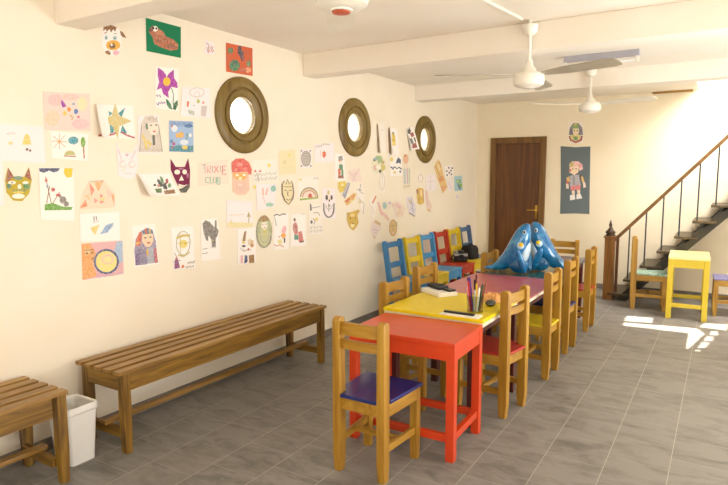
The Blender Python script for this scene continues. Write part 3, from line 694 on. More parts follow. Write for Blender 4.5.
# ------------------------------------------------------------------ drawings on the walls
DRAW = [
{'n': 'cow_face_cutout', 'l': 'cut-out cow face with brown fringe and yellow snout, high on the wall below the beam', 'cat': 'drawing', 'p': [(2.301,2.498),(2.332,2.524),(2.367,2.537),(2.402,2.53),(2.422,2.514),(2.467,2.476),(2.43,2.467),(2.426,2.409),(2.398,2.364),(2.356,2.347),(2.312,2.357),(2.285,2.392),(2.296,2.45)], 'c': '#F7EEE6', 'lift': 0, 'm': [('#7B4A1E',[(2.306,2.505),(2.331,2.52),(2.367,2.533),(2.4,2.526),(2.387,2.496),(2.375,2.511),(2.359,2.486),(2.348,2.506),(2.329,2.484),(2.322,2.501),(2.306,2.484)]),('#7B4A1E',[(2.422,2.51),(2.444,2.505),(2.467,2.474),(2.438,2.474),(2.426,2.486)]),('#9CC3C4',[(2.333,2.451),(2.331,2.444),(2.327,2.438),(2.322,2.435),(2.316,2.436),(2.312,2.44),(2.311,2.447),(2.313,2.454),(2.318,2.46),(2.323,2.463),(2.329,2.462),(2.332,2.458)]),('#9CC3C4',[(2.398,2.461),(2.396,2.454),(2.39,2.447),(2.382,2.444),(2.375,2.444),(2.369,2.449),(2.368,2.455),(2.37,2.463),(2.376,2.469),(2.384,2.472),(2.391,2.472),(2.397,2.468)]),('#2B3B44',[(2.326,2.447),(2.326,2.444),(2.324,2.442),(2.322,2.441),(2.32,2.441),(2.319,2.443),(2.318,2.446),(2.319,2.448),(2.32,2.451),(2.322,2.452),(2.324,2.451),(2.326,2.45)]),('#2B3B44',[(2.388,2.457),(2.387,2.455),(2.385,2.452),(2.383,2.451),(2.38,2.451),(2.378,2.453),(2.378,2.455),(2.379,2.458),(2.381,2.46),(2.383,2.462),(2.386,2.461),(2.388,2.46)]),('#E2A124',[(2.42,2.421),(2.412,2.404),(2.392,2.389),(2.366,2.38),(2.341,2.38),(2.323,2.388),(2.318,2.402),(2.325,2.419),(2.344,2.434),(2.37,2.443),(2.395,2.444),(2.414,2.436)]),('#5C3A18',[(2.384,2.411),(2.381,2.402),(2.372,2.394),(2.361,2.389),(2.35,2.39),(2.342,2.395),(2.34,2.403),(2.343,2.412),(2.352,2.42),(2.363,2.425),(2.374,2.424),(2.382,2.419)]),('#F6E7DA',[(2.365,2.415),(2.364,2.411),(2.361,2.407),(2.357,2.405),(2.353,2.406),(2.35,2.408),(2.349,2.412),(2.35,2.416),(2.354,2.419),(2.358,2.421),(2.362,2.421),(2.364,2.418)]),('#EFA6BC',[(2.409,2.373),(2.405,2.365),(2.397,2.358),(2.385,2.354),(2.374,2.354),(2.366,2.359),(2.364,2.365),(2.367,2.374),(2.376,2.38),(2.387,2.384),(2.398,2.384),(2.406,2.38)]),('#7B4A1E',[(2.307,2.362),(2.331,2.375),(2.348,2.363),(2.343,2.348),(2.317,2.352)]),('#7B4A1E',[(2.31,2.469),(2.33,2.48),(2.328,2.484),(2.308,2.473)]),('#7B4A1E',[(2.379,2.483),(2.395,2.483),(2.396,2.487),(2.38,2.488)])], 'b': 0},
{'n': 'slug_painting', 'l': 'green sheet with a fat reddish brown slug painted on it, high up under the ceiling', 'cat': 'drawing', 'p': [(2.622,2.633),(2.913,2.633),(2.903,2.423),(2.617,2.42)], 'c': '#117A50', 'lift': 0, 'm': [('#A4512E',[(2.641,2.563),(2.677,2.594),(2.712,2.587),(2.759,2.573),(2.781,2.544),(2.842,2.537),(2.885,2.511),(2.877,2.475),(2.813,2.457),(2.729,2.466),(2.681,2.478),(2.668,2.522),(2.646,2.541)]),('#B9683F',[(2.752,2.562),(2.748,2.553),(2.739,2.545),(2.727,2.54),(2.715,2.54),(2.707,2.545),(2.704,2.553),(2.708,2.562),(2.717,2.57),(2.729,2.575),(2.741,2.575),(2.749,2.57)]),('#7E3B22',[(2.852,2.495),(2.847,2.487),(2.833,2.478),(2.814,2.473),(2.796,2.472),(2.783,2.475),(2.778,2.482),(2.783,2.49),(2.797,2.499),(2.816,2.504),(2.834,2.505),(2.848,2.502)]),('#7E3B22',[(2.741,2.508),(2.738,2.502),(2.73,2.496),(2.719,2.493),(2.708,2.492),(2.701,2.495),(2.698,2.5),(2.701,2.506),(2.709,2.512),(2.72,2.516),(2.731,2.516),(2.738,2.513)]),('#8A4327',[(2.796,2.523),(2.793,2.518),(2.784,2.514),(2.773,2.511),(2.763,2.51),(2.755,2.511),(2.752,2.515),(2.755,2.52),(2.763,2.525),(2.774,2.528),(2.785,2.529),(2.793,2.527)]),('#8A4327',[(2.873,2.489),(2.871,2.485),(2.865,2.48),(2.858,2.478),(2.85,2.478),(2.845,2.48),(2.843,2.484),(2.845,2.489),(2.851,2.493),(2.859,2.496),(2.866,2.496),(2.872,2.494)]),('#F2EFE6',[(2.715,2.582),(2.712,2.572),(2.704,2.564),(2.693,2.559),(2.682,2.559),(2.675,2.565),(2.673,2.573),(2.676,2.583),(2.684,2.592),(2.695,2.596),(2.705,2.596),(2.713,2.591)]),('#171414',[(2.687,2.58),(2.685,2.575),(2.681,2.57),(2.676,2.567),(2.671,2.568),(2.667,2.571),(2.666,2.576),(2.668,2.581),(2.672,2.586),(2.677,2.588),(2.682,2.588),(2.686,2.585)]),('#5A1F18',[(2.67,2.565),(2.668,2.559),(2.662,2.554),(2.654,2.551),(2.647,2.551),(2.642,2.554),(2.64,2.559),(2.642,2.565),(2.648,2.57),(2.656,2.573),(2.663,2.574),(2.668,2.571)]),('#171414',[(2.71,2.583),(2.709,2.578),(2.706,2.575),(2.702,2.573),(2.698,2.573),(2.695,2.576),(2.694,2.58),(2.695,2.584),(2.698,2.588),(2.703,2.59),(2.707,2.589),(2.71,2.587)])], 'b': 0},
{'n': 'purple_flower_drawing', 'l': 'white sheet with a big purple flower and yellow centre on a green stem', 'cat': 'drawing', 'p': [(2.684,2.331),(2.88,2.349),(2.861,2.052),(2.666,2.057)], 'c': '#F7EEE6', 'lift': 0, 'm': [('#9C1699',[(2.701,2.327),(2.745,2.311),(2.768,2.288),(2.772,2.271),(2.786,2.296),(2.835,2.334),(2.835,2.278),(2.862,2.246),(2.864,2.211),(2.81,2.214),(2.78,2.175),(2.783,2.135),(2.738,2.157),(2.723,2.195),(2.684,2.177),(2.708,2.234),(2.698,2.272)]),('#EFB416',[(2.803,2.248),(2.798,2.232),(2.786,2.22),(2.77,2.214),(2.754,2.216),(2.743,2.225),(2.739,2.24),(2.744,2.255),(2.757,2.268),(2.773,2.274),(2.788,2.272),(2.8,2.263)]),('#2E7C5A',[(2.806,2.205),(2.82,2.162),(2.828,2.164),(2.814,2.207)]),('#2E7C5A',[(2.82,2.162),(2.814,2.093),(2.822,2.094),(2.828,2.164)]),('#1E6B45',[(2.757,2.128),(2.777,2.12),(2.798,2.096),(2.811,2.058),(2.784,2.063),(2.763,2.088)]),('#1E5A35',[(2.858,2.131),(2.86,2.097),(2.836,2.056),(2.812,2.065),(2.823,2.101)]),('#5A4C8C',[(2.676,2.144),(2.687,2.128),(2.685,2.134),(2.684,2.147)]),('#5A4C8C',[(2.687,2.128),(2.694,2.147),(2.692,2.153),(2.685,2.134)]),('#5A4C8C',[(2.694,2.147),(2.699,2.132),(2.7,2.139),(2.692,2.153)]),('#5A4C8C',[(2.699,2.132),(2.704,2.147),(2.709,2.153),(2.7,2.139)]),('#5A4C8C',[(2.704,2.147),(2.708,2.129),(2.716,2.132),(2.709,2.153)]),('#5A3C8C',[(2.675,2.085),(2.691,2.074),(2.687,2.081),(2.683,2.09)]),('#5A3C8C',[(2.691,2.074),(2.701,2.094),(2.697,2.101),(2.687,2.081)]),('#5A3C8C',[(2.701,2.094),(2.71,2.084),(2.708,2.091),(2.697,2.101)]),('#5A3C8C',[(2.71,2.084),(2.719,2.1),(2.72,2.108),(2.708,2.091)]),('#5A3C8C',[(2.719,2.1),(2.728,2.085),(2.729,2.093),(2.72,2.108)]),('#5A3C8C',[(2.728,2.085),(2.741,2.102),(2.739,2.109),(2.729,2.093)]),('#5A3C8C',[(2.741,2.102),(2.745,2.092),(2.753,2.098),(2.739,2.109)])], 'b': 0},
{'n': 'faint_sketch', 'l': 'pale sheet of grey pencil figures with a red stroke, left of the first porthole', 'cat': 'drawing', 'p': [(2.908,2.227),(3.162,2.247),(3.173,2.028),(2.881,2.024)], 'c': '#F2E6E4', 'lift': 0, 'm': [('#D8603A',[(2.943,2.13),(2.963,2.13),(2.954,2.089),(2.939,2.095)]),('#A8B04E',[(3.063,2.143),(3.061,2.135),(3.055,2.128),(3.047,2.126),(3.04,2.127),(3.035,2.132),(3.033,2.139),(3.035,2.147),(3.041,2.154),(3.049,2.157),(3.056,2.155),(3.062,2.15)]),('#D4574A',[(3.106,2.138),(3.105,2.133),(3.101,2.13),(3.096,2.128),(3.091,2.129),(3.088,2.132),(3.087,2.136),(3.088,2.14),(3.092,2.143),(3.097,2.145),(3.102,2.145),(3.105,2.142)]),('#C9BBB0',[(3.103,2.211),(3.096,2.197),(3.102,2.194),(3.11,2.21)]),('#C9BBB0',[(3.096,2.197),(3.078,2.184),(3.081,2.179),(3.102,2.194)]),('#C9BBB0',[(3.078,2.184),(3.051,2.175),(3.051,2.17),(3.081,2.179)]),('#C9BBB0',[(3.051,2.175),(3.021,2.171),(3.02,2.166),(3.051,2.17)]),('#C9BBB0',[(3.021,2.171),(2.995,2.174),(2.992,2.169),(3.02,2.166)]),('#C9BBB0',[(2.995,2.174),(2.978,2.183),(2.973,2.179),(2.992,2.169)]),('#C9BBB0',[(2.978,2.183),(2.973,2.195),(2.966,2.194),(2.973,2.179)]),('#C9BBB0',[(2.973,2.195),(2.979,2.208),(2.974,2.211),(2.966,2.194)]),('#C9BBB0',[(2.979,2.208),(2.997,2.221),(2.995,2.225),(2.974,2.211)]),('#C9BBB0',[(2.997,2.221),(3.024,2.23),(3.023,2.235),(2.995,2.225)]),('#C9BBB0',[(3.024,2.23),(3.053,2.234),(3.055,2.239),(3.023,2.235)]),('#C9BBB0',[(3.053,2.234),(3.08,2.231),(3.083,2.236),(3.055,2.239)]),('#C9BBB0',[(3.08,2.231),(3.097,2.222),(3.103,2.226),(3.083,2.236)]),('#C9BBB0',[(3.097,2.222),(3.103,2.209),(3.11,2.212),(3.103,2.226)]),('#C9BBB0',[(3.061,2.19),(3.056,2.178),(3.06,2.176),(3.067,2.19)]),('#C9BBB0',[(3.056,2.178),(3.043,2.17),(3.045,2.166),(3.06,2.176)]),('#C9BBB0',[(3.043,2.17),(3.028,2.169),(3.026,2.164),(3.045,2.166)]),('#C9BBB0',[(3.028,2.169),(3.016,2.174),(3.012,2.171),(3.026,2.164)]),('#C9BBB0',[(3.016,2.174),(3.012,2.184),(3.007,2.184),(3.012,2.171)]),('#C9BBB0',[(3.012,2.184),(3.017,2.196),(3.013,2.197),(3.007,2.184)]),('#C9BBB0',[(3.017,2.196),(3.03,2.204),(3.028,2.207),(3.013,2.197)]),('#C9BBB0',[(3.03,2.204),(3.045,2.206),(3.047,2.21),(3.028,2.207)]),('#C9BBB0',[(3.045,2.206),(3.057,2.2),(3.062,2.203),(3.047,2.21)]),('#C9BBB0',[(3.057,2.2),(3.061,2.189),(3.067,2.191),(3.062,2.203)]),('#C6BBB6',[(3.074,2.109),(3.128,2.116),(3.113,2.037),(3.066,2.037)]),('#A9B8A6',[(2.945,2.071),(3.004,2.066),(3.002,2.035),(2.956,2.046)]),('#4A4A4A',[(3.008,2.106),(3.008,2.104),(3.006,2.102),(3.003,2.102),(3.0,2.102),(2.998,2.103),(2.998,2.105),(2.998,2.107),(3.0,2.109),(3.003,2.11),(3.006,2.11),(3.008,2.108)])], 'b': 0},
{'n': 'small_sketch', 'l': 'tiny pale note with reddish scribble, below the ceiling between two large paintings', 'cat': 'drawing', 'p': [(3.135,2.587),(3.224,2.59),(3.23,2.503),(3.126,2.488)], 'c': '#F2E6E4', 'lift': 0, 'm': [('#B07C6C',[(3.146,2.538),(3.162,2.511),(3.156,2.515),(3.155,2.541)]),('#B07C6C',[(3.162,2.511),(3.174,2.552),(3.168,2.557),(3.156,2.515)]),('#B07C6C',[(3.174,2.552),(3.18,2.524),(3.179,2.531),(3.168,2.557)]),('#B07C6C',[(3.18,2.524),(3.189,2.557),(3.194,2.563),(3.179,2.531)]),('#B07C6C',[(3.189,2.557),(3.197,2.52),(3.202,2.526),(3.194,2.563)]),('#B07C6C',[(3.197,2.52),(3.216,2.555),(3.207,2.555),(3.202,2.526)]),('#C0604C',[(3.149,2.513),(3.165,2.498),(3.161,2.503),(3.158,2.517)]),('#C0604C',[(3.165,2.498),(3.177,2.524),(3.173,2.529),(3.161,2.503)]),('#C0604C',[(3.177,2.524),(3.185,2.509),(3.184,2.515),(3.173,2.529)]),('#C0604C',[(3.185,2.509),(3.195,2.529),(3.197,2.536),(3.184,2.515)]),('#C0604C',[(3.195,2.529),(3.205,2.509),(3.207,2.516),(3.197,2.536)]),('#C0604C',[(3.205,2.509),(3.221,2.532),(3.213,2.533),(3.207,2.516)]),('#9C8C84',[(3.144,2.573),(3.151,2.554),(3.153,2.559),(3.151,2.576)]),('#9C8C84',[(3.151,2.554),(3.157,2.571),(3.16,2.576),(3.153,2.559)]),('#9C8C84',[(3.157,2.571),(3.161,2.553),(3.166,2.558),(3.16,2.576)]),('#9C8C84',[(3.161,2.553),(3.172,2.567),(3.166,2.567),(3.166,2.558)])], 'b': 0},
{'n': 'red_painting', 'l': 'red and orange painting with green and black creatures, just above the first porthole', 'cat': 'drawing', 'p': [(3.346,2.61),(3.641,2.621),(3.636,2.402),(3.34,2.394)], 'c': '#CE6440', 'lift': 0, 'm': [('#2A2233',[(3.476,2.604),(3.506,2.618),(3.511,2.59),(3.54,2.568),(3.545,2.528),(3.513,2.496),(3.497,2.53),(3.468,2.55)]),('#2C6B45',[(3.491,2.464),(3.482,2.44),(3.46,2.42),(3.43,2.41),(3.401,2.411),(3.38,2.424),(3.373,2.446),(3.382,2.469),(3.404,2.489),(3.433,2.499),(3.463,2.498),(3.484,2.485)]),('#1F4A33',[(3.468,2.481),(3.464,2.472),(3.454,2.464),(3.441,2.46),(3.427,2.46),(3.418,2.465),(3.415,2.472),(3.419,2.481),(3.429,2.488),(3.442,2.493),(3.455,2.493),(3.465,2.488)]),('#3D6B40',[(3.424,2.564),(3.419,2.553),(3.407,2.542),(3.391,2.537),(3.376,2.537),(3.364,2.543),(3.361,2.553),(3.365,2.565),(3.377,2.575),(3.393,2.581),(3.409,2.581),(3.42,2.575)]),('#4A7347',[(3.614,2.498),(3.611,2.484),(3.601,2.474),(3.589,2.468),(3.576,2.47),(3.568,2.478),(3.565,2.49),(3.568,2.503),(3.578,2.513),(3.59,2.519),(3.603,2.517),(3.612,2.51)]),('#A8432B',[(3.607,2.55),(3.6,2.529),(3.611,2.527),(3.619,2.55)]),('#A8432B',[(3.6,2.529),(3.583,2.514),(3.588,2.507),(3.611,2.527)]),('#A8432B',[(3.583,2.514),(3.562,2.508),(3.559,2.5),(3.588,2.507)]),('#A8432B',[(3.562,2.508),(3.544,2.514),(3.534,2.507),(3.559,2.5)]),('#A8432B',[(3.544,2.514),(3.534,2.529),(3.522,2.525),(3.534,2.507)]),('#A8432B',[(3.534,2.529),(3.536,2.548),(3.524,2.549),(3.522,2.525)]),('#A8432B',[(3.536,2.548),(3.549,2.566),(3.541,2.57),(3.524,2.549)]),('#A8432B',[(3.549,2.566),(3.569,2.575),(3.568,2.583),(3.541,2.57)]),('#A8432B',[(3.569,2.575),(3.591,2.574),(3.594,2.583),(3.568,2.583)]),('#A8432B',[(3.408,2.506),(3.403,2.491),(3.413,2.489),(3.419,2.506)]),('#A8432B',[(3.403,2.491),(3.392,2.48),(3.398,2.474),(3.413,2.489)]),('#A8432B',[(3.392,2.48),(3.38,2.477),(3.377,2.469),(3.398,2.474)]),('#A8432B',[(3.38,2.477),(3.368,2.481),(3.359,2.475),(3.377,2.469)]),('#A8432B',[(3.368,2.481),(3.362,2.492),(3.35,2.489),(3.359,2.475)]),('#A8432B',[(3.362,2.492),(3.363,2.506),(3.352,2.507),(3.35,2.489)]),('#A8432B',[(3.363,2.506),(3.372,2.519),(3.364,2.523),(3.352,2.507)]),('#A8432B',[(3.372,2.519),(3.384,2.525),(3.383,2.533),(3.364,2.523)]),('#A8432B',[(3.384,2.525),(3.398,2.524),(3.402,2.532),(3.383,2.533)]),('#DE8C62',[(3.619,2.446),(3.614,2.434),(3.599,2.425),(3.581,2.419),(3.562,2.419),(3.549,2.425),(3.544,2.435),(3.55,2.446),(3.563,2.456),(3.582,2.461),(3.601,2.461),(3.614,2.456)]),('#B4482E',[(3.563,2.437),(3.557,2.428),(3.541,2.42),(3.519,2.415),(3.498,2.414),(3.483,2.417),(3.478,2.425),(3.484,2.434),(3.499,2.442),(3.521,2.448),(3.542,2.449),(3.557,2.445)])], 'b': 0},
{'n': 'pink_confetti_painting', 'l': 'pink washed sheet with purple, orange and blue blobs, upper left of the wall', 'cat': 'drawing', 'p': [(1.905,2.075),(2.191,2.094),(2.185,1.873),(1.903,1.861)], 'c': '#F0D3C8', 'lift': 0, 'm': [('#EDB9B6',[(2.022,2.04),(2.014,2.023),(1.996,2.008),(1.971,2.001),(1.948,2.004),(1.932,2.014),(1.927,2.03),(1.934,2.048),(1.952,2.062),(1.976,2.069),(1.999,2.067),(2.016,2.057)]),('#F2C9A8',[(1.991,1.935),(1.984,1.912),(1.967,1.894),(1.946,1.887),(1.926,1.891),(1.912,1.907),(1.909,1.929),(1.915,1.951),(1.931,1.969),(1.952,1.977),(1.972,1.973),(1.987,1.958)]),('#EFB9BC',[(2.177,1.915),(2.169,1.899),(2.146,1.887),(2.117,1.881),(2.089,1.883),(2.069,1.892),(2.062,1.906),(2.071,1.921),(2.092,1.934),(2.121,1.94),(2.15,1.938),(2.17,1.929)]),('#EDD9A8',[(2.171,2.033),(2.166,2.012),(2.153,1.995),(2.136,1.988),(2.121,1.992),(2.11,2.006),(2.107,2.026),(2.113,2.047),(2.125,2.064),(2.142,2.071),(2.157,2.067),(2.168,2.053)]),('#F0BEB4',[(2.122,2.069),(2.114,2.059),(2.093,2.05),(2.065,2.045),(2.037,2.044),(2.017,2.049),(2.011,2.056),(2.018,2.066),(2.039,2.074),(2.067,2.08),(2.095,2.081),(2.115,2.077)]),('#8C2A9C',[(2.011,2.042),(2.026,2.027),(2.038,2.005),(2.013,1.997),(2.005,2.022)]),('#DE7F28',[(2.065,1.99),(2.063,1.984),(2.059,1.978),(2.052,1.976),(2.046,1.977),(2.042,1.982),(2.041,1.988),(2.043,1.995),(2.048,2.0),(2.054,2.003),(2.06,2.001),(2.064,1.997)]),('#3E66B4',[(2.108,1.983),(2.106,1.975),(2.101,1.968),(2.094,1.966),(2.087,1.967),(2.083,1.973),(2.082,1.98),(2.084,1.988),(2.089,1.995),(2.096,1.997),(2.102,1.996),(2.107,1.991)]),('#E5C23A',[(2.036,1.966),(2.034,1.959),(2.03,1.953),(2.024,1.951),(2.019,1.953),(2.015,1.957),(2.014,1.964),(2.016,1.971),(2.021,1.976),(2.026,1.979),(2.032,1.977),(2.035,1.973)]),('#C98B3A',[(2.052,1.954),(2.07,1.943),(2.078,1.947),(2.058,1.961)]),('#C98B3A',[(2.07,1.943),(2.06,1.931),(2.067,1.928),(2.078,1.947)]),('#D65A7C',[(2.117,1.951),(2.116,1.947),(2.112,1.944),(2.108,1.943),(2.104,1.944),(2.101,1.946),(2.1,1.95),(2.102,1.954),(2.105,1.957),(2.109,1.958),(2.113,1.958),(2.116,1.955)]),('#6A9CC0',[(2.091,2.025),(2.09,2.021),(2.086,2.018),(2.081,2.017),(2.077,2.017),(2.074,2.019),(2.072,2.023),(2.074,2.026),(2.078,2.029),(2.082,2.031),(2.087,2.03),(2.09,2.028)])], 'b': 0},
{'n': 'bell_sketch', 'l': 'white sheet with a small yellow bell and brown dots, above the cat mask', 'cat': 'drawing', 'p': [(1.585,1.882),(1.896,1.877),(1.894,1.672),(1.578,1.688)], 'c': '#F2E6E4', 'lift': 0, 'm': [('#E4C452',[(1.786,1.824),(1.799,1.835),(1.811,1.82),(1.818,1.776),(1.77,1.774)]),('#E9D493',[(1.778,1.8),(1.816,1.802),(1.817,1.807),(1.779,1.805)]),('#5A3B35',[(1.802,1.749),(1.8,1.745),(1.797,1.742),(1.793,1.74),(1.789,1.741),(1.787,1.744),(1.786,1.748),(1.787,1.752),(1.79,1.755),(1.794,1.756),(1.798,1.755),(1.801,1.753)]),('#5A3B35',[(1.817,1.743),(1.816,1.74),(1.813,1.737),(1.81,1.736),(1.807,1.737),(1.805,1.739),(1.804,1.742),(1.805,1.746),(1.808,1.748),(1.811,1.749),(1.814,1.748),(1.816,1.746)]),('#E8D08C',[(1.72,1.78),(1.718,1.775),(1.714,1.771),(1.707,1.77),(1.701,1.771),(1.697,1.774),(1.696,1.779),(1.698,1.783),(1.703,1.787),(1.709,1.788),(1.715,1.787),(1.719,1.784)]),('#D8B9B4',[(1.69,1.83),(1.7,1.821),(1.7,1.826),(1.694,1.834)]),('#D8B9B4',[(1.7,1.821),(1.709,1.834),(1.709,1.838),(1.7,1.826)]),('#D8B9B4',[(1.709,1.834),(1.717,1.825),(1.717,1.83),(1.709,1.838)]),('#D8B9B4',[(1.717,1.825),(1.726,1.835),(1.727,1.839),(1.717,1.83)]),('#D8B9B4',[(1.726,1.835),(1.732,1.824),(1.736,1.827),(1.727,1.839)])], 'b': 0},
{'n': 'plain_sheet', 'l': 'blank pale sheet at the left end of the display, beside the cat mask', 'cat': 'drawing', 'p': [(1.567,1.722),(1.664,1.718),(1.652,1.44),(1.548,1.46)], 'c': '#F2E6E4', 'lift': 0, 'm': [('#DCC9BE',[(1.587,1.627),(1.599,1.615),(1.599,1.619),(1.59,1.631)]),('#DCC9BE',[(1.599,1.615),(1.612,1.629),(1.612,1.634),(1.599,1.619)]),('#DCC9BE',[(1.612,1.629),(1.623,1.617),(1.624,1.622),(1.612,1.634)]),('#DCC9BE',[(1.623,1.617),(1.636,1.628),(1.637,1.633),(1.624,1.622)]),('#DCC9BE',[(1.636,1.628),(1.646,1.613),(1.65,1.616),(1.637,1.633)])], 'b': 0},
{'n': 'sun_and_turtle_drawing', 'l': 'white sheet with a rayed sun, teal cloud, turtle and little tree', 'cat': 'drawing', 'p': [(1.933,1.857),(2.167,1.854),(2.151,1.692),(1.935,1.705)], 'c': '#F7EEE6', 'lift': 0, 'm': [('#E7A65C',[(1.993,1.801),(1.991,1.796),(1.987,1.792),(1.982,1.791),(1.977,1.792),(1.973,1.795),(1.972,1.8),(1.974,1.805),(1.978,1.809),(1.983,1.81),(1.988,1.809),(1.992,1.806)]),('#E0A070',[(1.947,1.829),(2.015,1.769),(2.018,1.772),(1.95,1.832)]),('#E0A070',[(2.02,1.841),(1.943,1.763),(1.946,1.761),(2.023,1.839)]),('#E0A070',[(1.983,1.846),(1.979,1.755),(1.983,1.755),(1.987,1.847)]),('#E0A070',[(1.938,1.799),(2.031,1.798),(2.031,1.802),(1.938,1.803)]),('#3E93A4',[(2.101,1.812),(2.096,1.8),(2.084,1.791),(2.067,1.787),(2.051,1.79),(2.04,1.798),(2.036,1.809),(2.041,1.821),(2.054,1.83),(2.07,1.834),(2.086,1.832),(2.098,1.824)]),('#B5B060',[(2.008,1.724),(2.01,1.732),(2.016,1.739),(2.023,1.745),(2.033,1.749),(2.043,1.751),(2.053,1.75),(2.063,1.746),(2.07,1.741),(2.074,1.734),(2.075,1.726)]),('#A06A4C',[(2.004,1.715),(2.078,1.714),(2.079,1.721),(2.005,1.722)]),('#5E9A2E',[(2.145,1.804),(2.142,1.789),(2.135,1.777),(2.127,1.773),(2.12,1.776),(2.115,1.788),(2.114,1.803),(2.117,1.818),(2.123,1.83),(2.131,1.835),(2.138,1.831),(2.143,1.82)]),('#A6582C',[(2.127,1.775),(2.127,1.706),(2.135,1.707),(2.135,1.776)])], 'b': 0},
{'n': 'cat_mask', 'l': 'yellow and green cut-out cat mask with brown pointed ears', 'cat': 'drawing', 'p': [(1.687,1.649),(1.715,1.595),(1.771,1.598),(1.798,1.652),(1.809,1.578),(1.79,1.506),(1.749,1.464),(1.702,1.469),(1.67,1.514),(1.667,1.579)], 'c': '#C2A93A', 'lift': 0, 'm': [('#8C4530',[(1.687,1.646),(1.714,1.595),(1.671,1.567)]),('#8C4530',[(1.798,1.649),(1.771,1.598),(1.806,1.578)]),('#4F7E62',[(1.761,1.591),(1.757,1.586),(1.748,1.582),(1.736,1.58),(1.723,1.582),(1.715,1.586),(1.712,1.591),(1.715,1.597),(1.725,1.601),(1.737,1.602),(1.749,1.601),(1.758,1.597)]),('#5E8C50',[(1.796,1.546),(1.793,1.535),(1.785,1.527),(1.775,1.524),(1.766,1.527),(1.76,1.536),(1.758,1.547),(1.761,1.558),(1.769,1.566),(1.778,1.569),(1.788,1.566),(1.794,1.558)]),('#3F6E55',[(1.697,1.548),(1.695,1.54),(1.69,1.534),(1.684,1.532),(1.678,1.535),(1.674,1.54),(1.673,1.548),(1.675,1.556),(1.68,1.562),(1.686,1.564),(1.692,1.561),(1.696,1.556)]),('#F4EBDD',[(1.722,1.566),(1.719,1.562),(1.711,1.558),(1.7,1.557),(1.69,1.559),(1.682,1.562),(1.68,1.567),(1.683,1.571),(1.691,1.575),(1.702,1.576),(1.712,1.575),(1.72,1.571)]),('#F4EBDD',[(1.791,1.566),(1.788,1.562),(1.782,1.559),(1.773,1.558),(1.764,1.559),(1.758,1.562),(1.756,1.566),(1.759,1.57),(1.765,1.573),(1.774,1.574),(1.783,1.573),(1.789,1.57)]),('#7A4A3A',[(1.706,1.566),(1.705,1.564),(1.703,1.562),(1.701,1.562),(1.698,1.562),(1.697,1.564),(1.697,1.567),(1.697,1.569),(1.699,1.571),(1.701,1.571),(1.704,1.571),(1.705,1.569)]),('#F1EACF',[(1.75,1.544),(1.748,1.537),(1.744,1.532),(1.738,1.53),(1.733,1.532),(1.729,1.537),(1.729,1.544),(1.73,1.551),(1.735,1.556),(1.74,1.558),(1.746,1.556),(1.749,1.551)]),('#8C8A30',[(1.698,1.529),(1.779,1.534),(1.771,1.512),(1.706,1.508)]),('#F6EFE2',[(1.765,1.491),(1.76,1.484),(1.747,1.479),(1.729,1.478),(1.711,1.48),(1.699,1.486),(1.695,1.493),(1.7,1.5),(1.713,1.505),(1.731,1.506),(1.748,1.504),(1.761,1.498)]),('#D9C24A',[(1.762,1.512),(1.758,1.509),(1.746,1.507),(1.731,1.506),(1.715,1.508),(1.704,1.51),(1.7,1.513),(1.705,1.516),(1.716,1.518),(1.731,1.519),(1.747,1.518),(1.758,1.515)])], 'b': 0},
{'n': 'garden_painting', 'l': 'painting of a garden with navy clouds, yellow sun, red flowers and a grey animal', 'cat': 'drawing', 'p': [(1.853,1.649),(2.059,1.648),(2.047,1.336),(1.845,1.356)], 'c': '#F7EEE6', 'lift': 0, 'm': [('#2F3E63',[(1.853,1.646),(1.976,1.647),(1.964,1.63),(1.938,1.622),(1.91,1.633),(1.879,1.62),(1.856,1.628)]),('#E8C020',[(2.0,1.647),(2.054,1.648),(2.047,1.597),(2.014,1.592),(1.998,1.617)]),('#8C6A4A',[(1.885,1.597),(1.911,1.431),(1.916,1.432),(1.89,1.598)]),('#8C6A4A',[(1.905,1.545),(1.882,1.447),(1.887,1.446),(1.91,1.544)]),('#8C6A4A',[(1.963,1.511),(1.912,1.438),(1.916,1.435),(1.967,1.509)]),('#B8483C',[(1.938,1.524),(1.936,1.518),(1.932,1.514),(1.926,1.513),(1.92,1.514),(1.916,1.519),(1.915,1.525),(1.916,1.53),(1.921,1.534),(1.927,1.536),(1.933,1.534),(1.937,1.53)]),('#B8483C',[(1.971,1.491),(1.969,1.487),(1.963,1.484),(1.955,1.483),(1.947,1.485),(1.942,1.488),(1.94,1.492),(1.942,1.496),(1.948,1.499),(1.956,1.5),(1.964,1.499),(1.969,1.496)]),('#C86A5A',[(1.898,1.578),(1.896,1.572),(1.893,1.568),(1.889,1.566),(1.885,1.568),(1.882,1.572),(1.881,1.578),(1.883,1.583),(1.886,1.588),(1.89,1.589),(1.894,1.588),(1.897,1.583)]),('#8FA3B8',[(1.901,1.545),(1.899,1.54),(1.897,1.536),(1.893,1.535),(1.89,1.536),(1.888,1.54),(1.887,1.545),(1.888,1.55),(1.891,1.553),(1.895,1.555),(1.898,1.553),(1.9,1.55)]),('#5F9A3A',[(1.872,1.44),(1.918,1.448),(1.977,1.424),(2.039,1.419),(2.029,1.401),(1.87,1.407)]),('#7B7470',[(2.003,1.462),(1.999,1.451),(1.991,1.443),(1.98,1.44),(1.97,1.444),(1.963,1.452),(1.96,1.463),(1.964,1.474),(1.972,1.482),(1.983,1.484),(1.993,1.481),(2.0,1.473)]),('#7B7470',[(2.017,1.437),(2.014,1.43),(2.008,1.424),(2.0,1.423),(1.992,1.425),(1.987,1.431),(1.985,1.439),(1.988,1.446),(1.994,1.451),(2.002,1.453),(2.01,1.451),(2.015,1.445)]),('#7B7470',[(1.976,1.481),(1.974,1.476),(1.971,1.473),(1.966,1.471),(1.962,1.473),(1.959,1.477),(1.958,1.482),(1.96,1.487),(1.963,1.49),(1.967,1.492),(1.972,1.49),(1.975,1.486)])], 'b': 0},
